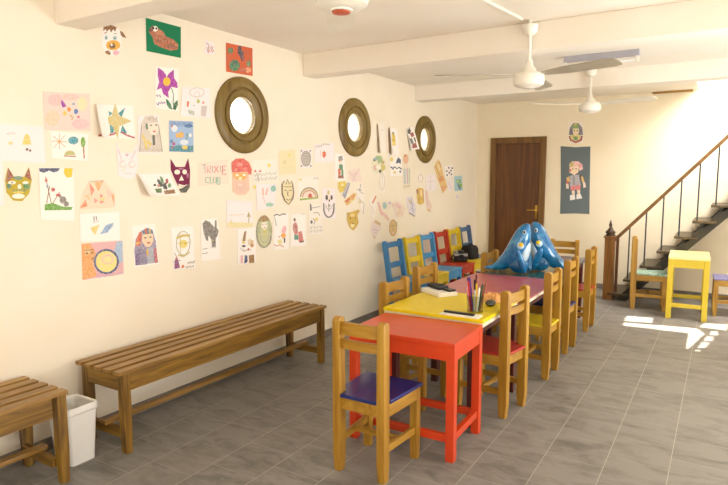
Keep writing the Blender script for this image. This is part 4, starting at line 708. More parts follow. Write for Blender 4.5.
{'n': 'star_collage', 'l': 'white sheet curling off the wall with a beige star over a teal star', 'cat': 'drawing', 'p': [(2.219,2.036),(2.493,2.054),(2.497,1.839),(2.226,1.84)], 'c': '#F7EEE6', 'lift': 0.05, 'm': [('#2F8793',[(2.276,2.021),(2.341,1.993),(2.304,1.962)]),('#2F8793',[(2.435,2.039),(2.403,1.97),(2.381,1.996)]),('#2F8793',[(2.313,1.925),(2.35,1.902),(2.339,1.871),(2.303,1.866)]),('#2F8793',[(2.407,1.926),(2.441,1.874),(2.388,1.873)]),('#CDBB74',[(2.362,2.06),(2.384,1.984),(2.479,1.954),(2.385,1.916),(2.367,1.835),(2.336,1.915),(2.261,1.942),(2.335,1.98)]),('#A83A3A',[(2.235,1.842),(2.275,1.85),(2.274,1.861),(2.233,1.853)]),('#A83A3A',[(2.275,1.85),(2.339,1.857),(2.337,1.868),(2.274,1.861)]),('#A83A3A',[(2.339,1.857),(2.359,1.87),(2.351,1.879),(2.337,1.868)]),('#A83A3A',[(2.393,1.875),(2.434,1.857),(2.439,1.867),(2.399,1.884)]),('#A83A3A',[(2.434,1.857),(2.492,1.844),(2.496,1.854),(2.439,1.867)]),('#C9807A',[(2.243,1.855),(2.321,1.85),(2.322,1.855),(2.244,1.861)])], 'b': 0},
{'n': 'antlered_mask_sketch', 'l': 'pale cut-out mask with faint pink antlers, under the star sheet', 'cat': 'drawing', 'p': [(2.356,1.815),(2.389,1.748),(2.464,1.75),(2.512,1.808),(2.514,1.708),(2.49,1.596),(2.421,1.582),(2.362,1.604),(2.358,1.704)], 'c': '#F2E6E4', 'lift': 0, 'm': [('#D8BDC4',[(2.365,1.768),(2.391,1.69),(2.397,1.691),(2.372,1.77)]),('#D8BDC4',[(2.497,1.775),(2.456,1.708),(2.462,1.705),(2.503,1.772)]),('#D9B7C9',[(2.443,1.738),(2.441,1.734),(2.436,1.73),(2.429,1.729),(2.423,1.73),(2.418,1.733),(2.416,1.737),(2.418,1.742),(2.423,1.745),(2.43,1.746),(2.437,1.745),(2.442,1.742)]),('#DAC9B0',[(2.417,1.677),(2.412,1.666),(2.417,1.662),(2.423,1.676)]),('#DAC9B0',[(2.412,1.666),(2.4,1.659),(2.402,1.654),(2.417,1.662)]),('#DAC9B0',[(2.4,1.659),(2.388,1.66),(2.385,1.655),(2.402,1.654)]),('#DAC9B0',[(2.388,1.66),(2.379,1.667),(2.373,1.664),(2.385,1.655)]),('#DAC9B0',[(2.379,1.667),(2.377,1.678),(2.37,1.679),(2.373,1.664)]),('#DAC9B0',[(2.377,1.678),(2.383,1.688),(2.378,1.692),(2.37,1.679)]),('#DAC9B0',[(2.383,1.688),(2.395,1.693),(2.394,1.699),(2.378,1.692)]),('#DAC9B0',[(2.395,1.693),(2.408,1.691),(2.41,1.697),(2.394,1.699)]),('#DAC9B0',[(2.485,1.678),(2.48,1.667),(2.485,1.663),(2.491,1.677)]),('#DAC9B0',[(2.48,1.667),(2.468,1.66),(2.47,1.655),(2.485,1.663)]),('#DAC9B0',[(2.468,1.66),(2.455,1.661),(2.452,1.655),(2.47,1.655)]),('#DAC9B0',[(2.455,1.661),(2.446,1.668),(2.44,1.665),(2.452,1.655)]),('#DAC9B0',[(2.446,1.668),(2.444,1.679),(2.437,1.68),(2.44,1.665)]),('#DAC9B0',[(2.444,1.679),(2.45,1.689),(2.445,1.693),(2.437,1.68)]),('#DAC9B0',[(2.45,1.689),(2.462,1.695),(2.462,1.7),(2.445,1.693)]),('#DAC9B0',[(2.462,1.695),(2.476,1.692),(2.478,1.698),(2.462,1.7)]),('#D3A2B4',[(2.435,1.732),(2.434,1.729),(2.432,1.727),(2.429,1.726),(2.427,1.727),(2.425,1.729),(2.424,1.732),(2.425,1.735),(2.427,1.737),(2.43,1.738),(2.432,1.737),(2.434,1.735)]),('#E5D78C',[(2.383,1.633),(2.409,1.642),(2.407,1.647),(2.381,1.638)]),('#DBC6B6',[(2.398,1.616),(2.457,1.616),(2.457,1.621),(2.398,1.62)])], 'b': 0},
{'n': 'triangle_collage', 'l': 'cut-out collage shaped like a jacket with orange and pink triangles', 'cat': 'drawing', 'p': [(2.156,1.572),(2.253,1.577),(2.323,1.497),(2.323,1.405),(2.259,1.402),(2.084,1.402),(2.108,1.488)], 'c': '#F1D7BE', 'lift': 0, 'm': [('#E5836A',[(2.156,1.566),(2.186,1.517),(2.163,1.477)]),('#E58A5C',[(2.085,1.408),(2.125,1.461),(2.135,1.42)]),('#E9A86C',[(2.187,1.563),(2.252,1.571),(2.213,1.507)]),('#F0C0B0',[(2.266,1.528),(2.314,1.493),(2.279,1.461)]),('#E8A071',[(2.3,1.478),(2.324,1.493),(2.32,1.412)]),('#E58C84',[(2.179,1.467),(2.21,1.452),(2.183,1.435)]),('#DE6A66',[(2.222,1.492),(2.244,1.48),(2.226,1.463)]),('#E9CE7E',[(2.21,1.461),(2.263,1.474),(2.241,1.442)]),('#E3837C',[(2.219,1.451),(2.253,1.441),(2.221,1.431)]),('#BFAE9C',[(2.156,1.563),(2.253,1.57),(2.252,1.576),(2.156,1.569)]),('#EEC18E',[(2.12,1.481),(2.152,1.494),(2.152,1.451)])], 'b': 0},
{'n': 'feather_sketch', 'l': 'white sheet with a yellow and blue wing, above the framed egg picture', 'cat': 'drawing', 'p': [(2.083,1.374),(2.352,1.374),(2.35,1.19),(2.076,1.208)], 'c': '#F7EEE6', 'lift': 0, 'm': [('#86A9CE',[(2.253,1.295),(2.307,1.307),(2.302,1.286),(2.26,1.247),(2.207,1.24)]),('#6A8AB8',[(2.265,1.286),(2.303,1.298),(2.25,1.251)]),('#E6CC70',[(2.146,1.286),(2.207,1.302),(2.193,1.273),(2.178,1.239),(2.16,1.258)]),('#7C7472',[(2.17,1.355),(2.17,1.325),(2.176,1.325),(2.177,1.355)]),('#7C7472',[(2.185,1.356),(2.186,1.329),(2.193,1.33),(2.191,1.356)]),('#C0B4AC',[(2.165,1.314),(2.206,1.323),(2.205,1.328),(2.164,1.319)])], 'b': 0},
{'n': 'fried_egg_painting', 'l': 'pink, orange and blue painting of a navy-ringed yellow shape', 'cat': 'drawing', 'p': [(2.084,1.194),(2.366,1.186),(2.364,0.971),(2.077,0.971)], 'c': '#E3B4B4', 'lift': 0, 'm': [('#E4974E',[(2.084,1.191),(2.14,1.19),(2.174,1.127),(2.154,1.055),(2.172,0.984),(2.077,0.972)]),('#9CB6D4',[(2.324,1.184),(2.365,1.183),(2.361,1.047),(2.333,1.044),(2.303,1.12)]),('#E3C08C',[(2.1,1.15),(2.132,1.161),(2.136,1.131),(2.107,1.117)]),('#9C6430',[(2.124,1.13),(2.122,1.126),(2.119,1.124),(2.114,1.124),(2.109,1.125),(2.106,1.128),(2.105,1.132),(2.106,1.135),(2.11,1.138),(2.115,1.138),(2.119,1.137),(2.123,1.134)]),('#9C6430',[(2.158,1.129),(2.157,1.125),(2.153,1.122),(2.148,1.121),(2.144,1.123),(2.14,1.126),(2.139,1.131),(2.141,1.135),(2.145,1.138),(2.149,1.139),(2.154,1.137),(2.157,1.133)]),('#A46A38',[(2.166,1.091),(2.164,1.087),(2.159,1.084),(2.152,1.084),(2.146,1.086),(2.142,1.089),(2.14,1.094),(2.142,1.098),(2.147,1.101),(2.154,1.101),(2.16,1.099),(2.164,1.096)]),('#8C5A34',[(2.1,1.147),(2.163,1.148),(2.163,1.153),(2.1,1.153)]),('#3D4878',[(2.334,1.053),(2.325,1.023),(2.303,0.998),(2.273,0.985),(2.238,0.984),(2.204,0.995),(2.177,1.016),(2.16,1.045),(2.155,1.076),(2.164,1.106),(2.184,1.129),(2.213,1.143),(2.247,1.146),(2.281,1.136),(2.31,1.115),(2.328,1.086)]),('#E9D778',[(2.318,1.055),(2.311,1.03),(2.293,1.01),(2.268,0.998),(2.239,0.997),(2.211,1.006),(2.188,1.024),(2.173,1.048),(2.17,1.074),(2.177,1.099),(2.193,1.119),(2.218,1.13),(2.247,1.132),(2.275,1.124),(2.299,1.106),(2.314,1.082)]),('#E7C3A4',[(2.299,1.073),(2.291,1.056),(2.273,1.046),(2.25,1.044),(2.227,1.052),(2.211,1.067),(2.206,1.084),(2.213,1.101),(2.23,1.111),(2.254,1.113),(2.277,1.106),(2.293,1.091)]),('#EAD98C',[(2.283,1.072),(2.279,1.063),(2.267,1.057),(2.252,1.056),(2.237,1.061),(2.227,1.069),(2.224,1.079),(2.228,1.089),(2.239,1.094),(2.254,1.095),(2.269,1.091),(2.28,1.082)]),('#D8A4C0',[(2.17,0.994),(2.284,0.969),(2.358,0.989),(2.361,0.975),(2.184,0.97)])], 'b': 0},
{'n': 'pharaoh_woman_drawing', 'l': 'drawing of a woman in a striped pharaoh headdress with a purple and grey robe', 'cat': 'drawing', 'p': [(2.438,1.276),(2.626,1.278),(2.643,0.998),(2.445,1.001)], 'c': '#F7EEE6', 'lift': 0, 'm': [('#8E82A0',[(2.466,1.186),(2.498,1.23),(2.561,1.255),(2.602,1.238),(2.624,1.158),(2.636,1.008),(2.455,1.013),(2.451,1.111)]),('#C8553E',[(2.467,1.176),(2.494,1.227),(2.517,1.235),(2.51,1.185),(2.5,1.141),(2.46,1.139)]),('#3E6E88',[(2.517,1.238),(2.561,1.254),(2.6,1.238),(2.607,1.211),(2.53,1.212)]),('#D8A23C',[(2.465,1.164),(2.502,1.163),(2.501,1.152),(2.462,1.151)]),('#B24434',[(2.536,1.249),(2.555,1.253),(2.561,1.215),(2.542,1.214)]),('#D8A23C',[(2.574,1.25),(2.585,1.246),(2.588,1.216),(2.574,1.216)]),('#F0CBA2',[(2.519,1.212),(2.603,1.212),(2.604,1.16),(2.575,1.122),(2.541,1.127),(2.513,1.168)]),('#3A2A2A',[(2.55,1.187),(2.548,1.185),(2.545,1.184),(2.54,1.183),(2.536,1.184),(2.532,1.187),(2.531,1.189),(2.532,1.191),(2.536,1.193),(2.541,1.193),(2.545,1.192),(2.549,1.19)]),('#3A2A2A',[(2.592,1.188),(2.591,1.186),(2.587,1.185),(2.582,1.184),(2.577,1.185),(2.574,1.188),(2.573,1.19),(2.574,1.192),(2.578,1.194),(2.583,1.194),(2.587,1.193),(2.591,1.191)]),('#B8323A',[(2.579,1.151),(2.577,1.148),(2.572,1.146),(2.565,1.146),(2.558,1.147),(2.553,1.15),(2.552,1.153),(2.554,1.156),(2.559,1.158),(2.566,1.158),(2.572,1.157),(2.577,1.154)]),('#77708E',[(2.455,1.111),(2.507,1.134),(2.539,1.093),(2.542,1.007),(2.456,1.012)]),('#5E4A78',[(2.456,1.079),(2.487,1.091),(2.497,1.01),(2.456,1.012)]),('#B04A52',[(2.606,1.111),(2.625,1.108),(2.636,1.008),(2.608,1.009)]),('#9AA0AE',[(2.544,1.109),(2.598,1.124),(2.604,1.012),(2.55,1.01)]),('#E2B23C',[(2.54,1.109),(2.555,1.111),(2.561,1.067),(2.549,1.065)])], 'b': 0},
{'n': 'pharaoh_pencil_drawing', 'l': 'grey pencil drawing of a face in a long headdress with green and yellow bars', 'cat': 'drawing', 'p': [(2.525,1.993),(2.689,2.013),(2.712,1.756),(2.515,1.75)], 'c': '#F2E6E4', 'lift': 0, 'm': [('#D3C6B8',[(2.548,1.944),(2.581,1.994),(2.644,2.007),(2.683,1.98),(2.709,1.762),(2.647,1.762),(2.523,1.758)]),('#F3DECB',[(2.607,1.952),(2.687,1.964),(2.688,1.922),(2.661,1.878),(2.625,1.879),(2.602,1.916)]),('#4A4040',[(2.636,1.939),(2.634,1.936),(2.631,1.934),(2.626,1.933),(2.621,1.933),(2.618,1.935),(2.617,1.938),(2.618,1.94),(2.622,1.942),(2.627,1.944),(2.631,1.943),(2.635,1.942)]),('#4A4040',[(2.679,1.945),(2.678,1.942),(2.674,1.94),(2.669,1.939),(2.665,1.939),(2.661,1.941),(2.66,1.943),(2.661,1.946),(2.665,1.948),(2.67,1.949),(2.675,1.949),(2.678,1.947)]),('#CE5A66',[(2.663,1.9),(2.661,1.897),(2.656,1.894),(2.649,1.893),(2.643,1.894),(2.638,1.896),(2.637,1.899),(2.639,1.902),(2.644,1.905),(2.65,1.906),(2.656,1.906),(2.661,1.904)]),('#33603E',[(2.583,1.948),(2.597,1.947),(2.601,1.911),(2.584,1.91)]),('#3A4438',[(2.631,1.874),(2.653,1.875),(2.653,1.81),(2.634,1.806)]),('#DCC25A',[(2.55,1.872),(2.565,1.873),(2.598,1.784),(2.576,1.778)]),('#DCC25A',[(2.592,1.848),(2.625,1.814),(2.617,1.798),(2.587,1.822)]),('#8C827A',[(2.601,1.982),(2.613,1.965),(2.61,1.97),(2.607,1.985)]),('#8C827A',[(2.613,1.965),(2.623,1.99),(2.62,1.994),(2.61,1.97)]),('#8C827A',[(2.623,1.99),(2.63,1.974),(2.63,1.979),(2.62,1.994)]),('#8C827A',[(2.63,1.974),(2.639,1.992),(2.641,1.998),(2.63,1.979)]),('#8C827A',[(2.639,1.992),(2.646,1.97),(2.648,1.975),(2.641,1.998)]),('#8C827A',[(2.646,1.97),(2.657,1.989),(2.657,1.994),(2.648,1.975)]),('#8C827A',[(2.657,1.989),(2.667,1.973),(2.664,1.978),(2.657,1.994)]),('#8C827A',[(2.667,1.973),(2.679,2.0),(2.673,2.001),(2.664,1.978)]),('#9C9288',[(2.547,1.938),(2.523,1.761),(2.529,1.761),(2.553,1.938)]),('#9C9288',[(2.683,1.947),(2.706,1.764),(2.712,1.765),(2.689,1.948)]),('#B0A498',[(2.537,1.783),(2.551,1.763),(2.55,1.767),(2.541,1.785)]),('#B0A498',[(2.551,1.763),(2.566,1.789),(2.565,1.793),(2.55,1.767)]),('#B0A498',[(2.566,1.789),(2.577,1.77),(2.577,1.774),(2.565,1.793)]),('#B0A498',[(2.577,1.77),(2.59,1.79),(2.592,1.793),(2.577,1.774)]),('#B0A498',[(2.59,1.79),(2.602,1.764),(2.603,1.767),(2.592,1.793)]),('#B0A498',[(2.602,1.764),(2.617,1.783),(2.617,1.787),(2.603,1.767)]),('#B0A498',[(2.617,1.783),(2.63,1.764),(2.628,1.768),(2.617,1.787)]),('#B0A498',[(2.63,1.764),(2.644,1.79),(2.643,1.794),(2.628,1.768)]),('#B0A498',[(2.644,1.79),(2.656,1.771),(2.656,1.775),(2.643,1.794)]),('#B0A498',[(2.656,1.771),(2.67,1.791),(2.671,1.794),(2.656,1.775)]),('#B0A498',[(2.67,1.791),(2.682,1.764),(2.683,1.768),(2.671,1.794)]),('#B0A498',[(2.682,1.764),(2.699,1.785),(2.695,1.787),(2.683,1.768)])], 'b': 0},
{'n': 'aquarium_painting', 'l': 'blue painting of an underwater scene with yellow and blue fish', 'cat': 'drawing', 'p': [(2.777,1.982),(2.994,1.992),(2.988,1.771),(2.769,1.77)], 'c': '#A3BADA', 'lift': 0, 'm': [('#6C93C6',[(2.783,1.979),(2.987,1.989),(2.986,1.969),(2.892,1.946),(2.782,1.949)]),('#DCE4EC',[(2.849,1.932),(2.845,1.92),(2.834,1.91),(2.82,1.906),(2.807,1.909),(2.797,1.917),(2.794,1.929),(2.798,1.941),(2.809,1.951),(2.823,1.955),(2.836,1.953),(2.846,1.944)]),('#D5DFEC',[(2.944,1.842),(2.938,1.832),(2.923,1.824),(2.903,1.82),(2.884,1.822),(2.87,1.829),(2.865,1.838),(2.871,1.848),(2.886,1.856),(2.905,1.859),(2.925,1.858),(2.939,1.851)]),('#E9A83E',[(2.828,1.893),(2.863,1.903),(2.89,1.916),(2.903,1.892),(2.891,1.869),(2.86,1.873),(2.839,1.864)]),('#2A5FA0',[(2.982,1.961),(2.977,1.953),(2.963,1.947),(2.945,1.944),(2.927,1.945),(2.914,1.949),(2.91,1.956),(2.915,1.963),(2.928,1.969),(2.946,1.972),(2.964,1.972),(2.977,1.967)]),('#2A5FA0',[(2.975,1.974),(2.993,1.956),(2.97,1.949)]),('#3D8A70',[(2.925,1.91),(2.939,1.897),(2.934,1.866),(2.915,1.851),(2.928,1.882)]),('#2F7C92',[(2.775,1.812),(2.808,1.805),(2.851,1.821),(2.885,1.809),(2.987,1.821),(2.986,1.773),(2.773,1.772)]),('#E4C03E',[(2.881,1.806),(2.903,1.818),(2.935,1.811),(2.927,1.791),(2.891,1.79)]),('#C05444',[(2.807,1.946),(2.805,1.941),(2.802,1.937),(2.798,1.936),(2.794,1.937),(2.791,1.94),(2.79,1.945),(2.791,1.949),(2.794,1.953),(2.799,1.955),(2.803,1.954),(2.806,1.95)]),('#B85A7A',[(2.823,1.825),(2.821,1.819),(2.816,1.814),(2.809,1.812),(2.802,1.814),(2.797,1.818),(2.796,1.824),(2.798,1.83),(2.803,1.835),(2.81,1.837),(2.817,1.835),(2.822,1.831)]),('#3C6AA8',[(2.805,1.842),(2.803,1.835),(2.798,1.83),(2.791,1.828),(2.784,1.829),(2.779,1.834),(2.778,1.841),(2.78,1.847),(2.785,1.853),(2.792,1.855),(2.799,1.853),(2.804,1.849)]),('#C04A38',[(2.806,1.8),(2.805,1.797),(2.802,1.794),(2.798,1.793),(2.793,1.794),(2.79,1.796),(2.789,1.799),(2.791,1.803),(2.794,1.805),(2.798,1.806),(2.802,1.806),(2.805,1.803)]),('#F0F0EA',[(2.975,1.892),(2.973,1.885),(2.967,1.88),(2.96,1.877),(2.953,1.879),(2.948,1.884),(2.946,1.89),(2.948,1.897),(2.954,1.903),(2.961,1.905),(2.968,1.904),(2.973,1.899)])], 'b': 0},
{'n': 'dog_skull_mask', 'l': 'dark purple cut-out dog mask with white eye holes and tall ears', 'cat': 'drawing', 'p': [(2.779,1.721),(2.822,1.664),(2.903,1.665),(2.937,1.728),(2.951,1.646),(2.942,1.519),(2.907,1.482),(2.861,1.483),(2.843,1.507),(2.889,1.52),(2.833,1.535),(2.805,1.587),(2.777,1.645)], 'c': '#7A2348', 'lift': 0, 'm': [('#F4E6D6',[(2.859,1.629),(2.855,1.62),(2.845,1.613),(2.832,1.611),(2.819,1.613),(2.81,1.619),(2.807,1.628),(2.811,1.637),(2.82,1.644),(2.834,1.646),(2.846,1.644),(2.856,1.638)]),('#F4E6D6',[(2.921,1.63),(2.918,1.621),(2.91,1.614),(2.899,1.612),(2.888,1.614),(2.881,1.621),(2.878,1.63),(2.882,1.639),(2.89,1.646),(2.901,1.648),(2.911,1.646),(2.919,1.639)]),('#F4E6D6',[(2.87,1.606),(2.891,1.569),(2.845,1.568)]),('#2F3B30',[(2.846,1.507),(2.896,1.52),(2.937,1.547),(2.936,1.512),(2.906,1.486),(2.863,1.487)]),('#F4E6D6',[(2.837,1.546),(2.89,1.534),(2.923,1.542),(2.889,1.523),(2.844,1.532)]),('#9C4A74',[(2.894,1.652),(2.89,1.649),(2.881,1.646),(2.868,1.645),(2.856,1.646),(2.847,1.649),(2.844,1.652),(2.848,1.655),(2.857,1.658),(2.869,1.659),(2.881,1.658),(2.89,1.656)]),('#9C4A74',[(2.936,1.604),(2.934,1.594),(2.93,1.587),(2.925,1.584),(2.919,1.587),(2.916,1.594),(2.915,1.604),(2.917,1.613),(2.921,1.621),(2.926,1.623),(2.932,1.621),(2.935,1.613)])], 'b': 0},
{'n': 'boat_drawing', 'l': 'curling white sheet with a small crowded scene in green, red and black', 'cat': 'drawing', 'p': [(2.491,1.614),(2.764,1.617),(2.856,1.462),(2.547,1.47)], 'c': '#F7EEE6', 'lift': 0.06, 'm': [('#4C6B3A',[(2.611,1.514),(2.692,1.517),(2.692,1.487),(2.611,1.488)]),('#8A5A32',[(2.707,1.499),(2.801,1.508),(2.81,1.48),(2.721,1.474)]),('#3C4A48',[(2.654,1.571),(2.678,1.577),(2.709,1.537),(2.684,1.523)]),('#4E7C4A',[(2.68,1.601),(2.704,1.59),(2.715,1.55),(2.692,1.553)]),('#9C3A3A',[(2.728,1.577),(2.747,1.585),(2.752,1.556),(2.728,1.543)]),('#3A3A3A',[(2.698,1.543),(2.727,1.557),(2.743,1.512),(2.71,1.51)]),('#C07C6C',[(2.681,1.534),(2.679,1.53),(2.674,1.526),(2.668,1.525),(2.661,1.526),(2.657,1.53),(2.655,1.535),(2.657,1.539),(2.662,1.543),(2.669,1.544),(2.675,1.542),(2.68,1.539)]),('#5A8C58',[(2.775,1.536),(2.772,1.527),(2.766,1.522),(2.759,1.519),(2.751,1.522),(2.746,1.528),(2.744,1.536),(2.747,1.544),(2.753,1.55),(2.76,1.552),(2.768,1.55),(2.773,1.544)]),('#2E2E34',[(2.647,1.54),(2.646,1.536),(2.641,1.533),(2.636,1.532),(2.63,1.533),(2.626,1.536),(2.625,1.54),(2.626,1.544),(2.631,1.547),(2.636,1.548),(2.642,1.547),(2.646,1.544)]),('#4A4A4A',[(2.655,1.581),(2.738,1.494),(2.743,1.497),(2.66,1.584)])], 'b': 0},
{'n': 'yellow_certificate', 'l': 'white certificate with a round yellow emblem and a small purple figure', 'cat': 'drawing', 'p': [(2.755,1.243),(2.959,1.236),(2.966,0.928),(2.763,0.936)], 'c': '#F7EEE6', 'lift': 0, 'm': [('#9C9A7A',[(2.92,1.114),(2.915,1.085),(2.923,1.083),(2.928,1.113)]),('#9C9A7A',[(2.915,1.085),(2.903,1.061),(2.91,1.057),(2.923,1.083)]),('#9C9A7A',[(2.903,1.061),(2.886,1.044),(2.891,1.039),(2.91,1.057)]),('#9C9A7A',[(2.886,1.044),(2.866,1.037),(2.868,1.031),(2.891,1.039)]),('#9C9A7A',[(2.866,1.037),(2.847,1.039),(2.844,1.034),(2.868,1.031)]),('#9C9A7A',[(2.847,1.039),(2.828,1.051),(2.823,1.047),(2.844,1.034)]),('#9C9A7A',[(2.828,1.051),(2.813,1.071),(2.807,1.069),(2.823,1.047)]),('#9C9A7A',[(2.813,1.071),(2.804,1.097),(2.797,1.096),(2.807,1.069)]),('#9C9A7A',[(2.804,1.097),(2.802,1.126),(2.795,1.126),(2.797,1.096)]),('#9C9A7A',[(2.802,1.126),(2.807,1.154),(2.8,1.155),(2.795,1.126)]),('#9C9A7A',[(2.807,1.154),(2.819,1.177),(2.812,1.181),(2.8,1.155)]),('#9C9A7A',[(2.819,1.177),(2.835,1.194),(2.83,1.199),(2.812,1.181)]),('#9C9A7A',[(2.835,1.194),(2.854,1.202),(2.853,1.208),(2.83,1.199)]),('#9C9A7A',[(2.854,1.202),(2.874,1.2),(2.877,1.206),(2.853,1.208)]),('#9C9A7A',[(2.874,1.2),(2.893,1.189),(2.898,1.193),(2.877,1.206)]),('#9C9A7A',[(2.893,1.189),(2.908,1.169),(2.915,1.171),(2.898,1.193)]),('#9C9A7A',[(2.908,1.169),(2.918,1.143),(2.926,1.144),(2.915,1.171)]),('#9C9A7A',[(2.918,1.143),(2.92,1.113),(2.928,1.113),(2.926,1.144)]),('#E6D268',[(2.9,1.111),(2.894,1.096),(2.879,1.086),(2.859,1.084),(2.84,1.09),(2.826,1.103),(2.822,1.119),(2.827,1.134),(2.842,1.144),(2.862,1.146),(2.881,1.14),(2.895,1.127)]),('#C9B05A',[(2.796,1.166),(2.852,1.185),(2.924,1.179),(2.927,1.164),(2.851,1.166),(2.8,1.152)]),('#C9B878',[(2.809,1.047),(2.859,1.032),(2.915,1.054),(2.915,1.039),(2.859,1.019),(2.811,1.032)]),('#B4A05A',[(2.804,1.124),(2.922,1.119),(2.921,1.123),(2.804,1.127)]),('#B4A05A',[(2.831,1.184),(2.831,1.053),(2.836,1.053),(2.836,1.184)]),('#D8B23C',[(2.892,1.117),(2.89,1.112),(2.885,1.109),(2.878,1.108),(2.871,1.11),(2.867,1.114),(2.865,1.119),(2.867,1.124),(2.872,1.127),(2.879,1.127),(2.886,1.125),(2.891,1.121)]),('#7A2F6E',[(2.781,1.012),(2.793,1.025),(2.807,1.009),(2.822,0.947),(2.772,0.944)]),('#C0806C',[(2.806,1.018),(2.805,1.014),(2.8,1.011),(2.794,1.01),(2.788,1.012),(2.784,1.016),(2.783,1.021),(2.785,1.026),(2.789,1.029),(2.795,1.029),(2.801,1.027),(2.805,1.023)]),('#8C8480',[(2.772,1.059),(2.794,1.027),(2.799,1.029),(2.777,1.061)]),('#5A3A5A',[(2.769,0.997),(2.828,0.997),(2.827,1.001),(2.768,1.002)]),('#DE6A3A',[(2.862,0.951),(2.86,0.946),(2.854,0.943),(2.848,0.942),(2.841,0.945),(2.836,0.949),(2.835,0.955),(2.837,0.96),(2.842,0.963),(2.849,0.964),(2.855,0.962),(2.86,0.957)]),('#6A6058',[(2.889,0.975),(2.901,0.961),(2.898,0.966),(2.894,0.977)]),('#6A6058',[(2.901,0.961),(2.91,0.978),(2.907,0.983),(2.898,0.966)]),('#6A6058',[(2.91,0.978),(2.917,0.965),(2.916,0.97),(2.907,0.983)]),('#6A6058',[(2.917,0.965),(2.925,0.978),(2.926,0.983),(2.916,0.97)]),('#6A6058',[(2.925,0.978),(2.932,0.961),(2.933,0.966),(2.926,0.983)]),('#6A6058',[(2.932,0.961),(2.942,0.974),(2.941,0.979),(2.933,0.966)]),('#6A6058',[(2.942,0.974),(2.951,0.962),(2.948,0.966),(2.941,0.979)]),('#6A6058',[(2.951,0.962),(2.962,0.98),(2.956,0.983),(2.948,0.966)]),('#6A6058',[(2.871,0.945),(2.883,0.933),(2.881,0.938),(2.876,0.947)]),('#6A6058',[(2.883,0.933),(2.893,0.947),(2.891,0.952),(2.881,0.938)]),('#6A6058',[(2.893,0.947),(2.901,0.936),(2.9,0.941),(2.891,0.952)]),('#6A6058',[(2.901,0.936),(2.91,0.947),(2.911,0.952),(2.9,0.941)]),('#6A6058',[(2.91,0.947),(2.919,0.933),(2.92,0.937),(2.911,0.952)]),('#6A6058',[(2.919,0.933),(2.929,0.944),(2.929,0.948),(2.92,0.937)]),('#6A6058',[(2.929,0.944),(2.939,0.933),(2.937,0.937),(2.929,0.948)]),('#6A6058',[(2.939,0.933),(2.951,0.948),(2.945,0.951),(2.937,0.937)])], 'b': 0},
{'n': 'grey_cat_drawing', 'l': 'white sheet with a grey cat arching its back and tail up', 'cat': 'drawing', 'p': [(3.036,1.275),(3.2,1.279),(3.223,0.964),(3.025,0.967)], 'c': '#F7EEE6', 'lift': 0, 'm': [('#75706A',[(3.049,1.249),(3.078,1.272),(3.12,1.257),(3.152,1.226),(3.168,1.208),(3.176,1.266),(3.192,1.262),(3.192,1.206),(3.21,1.182),(3.2,1.15),(3.178,1.122),(3.175,1.06),(3.135,1.062),(3.134,1.114),(3.112,1.15),(3.102,1.146),(3.1,1.111),(3.078,1.123),(3.057,1.18)]),('#55504A',[(3.067,1.25),(3.091,1.155),(3.097,1.156),(3.073,1.251)]),('#55504A',[(3.095,1.248),(3.124,1.164),(3.131,1.165),(3.101,1.249)]),('#4A4640',[(3.164,1.181),(3.156,1.08),(3.163,1.079),(3.17,1.18)]),('#C9B95A',[(3.154,1.111),(3.153,1.108),(3.15,1.106),(3.147,1.105),(3.144,1.106),(3.141,1.109),(3.14,1.112),(3.141,1.115),(3.144,1.117),(3.147,1.118),(3.151,1.117),(3.153,1.114)]),('#8C857E',[(3.041,1.053),(3.09,1.055),(3.089,1.061),(3.04,1.058)]),('#8C857E',[(3.038,1.02),(3.094,1.021),(3.093,1.026),(3.037,1.025)]),('#B4ACA4',[(3.115,1.055),(3.183,1.055),(3.182,1.059),(3.114,1.059)])], 'b': 0},
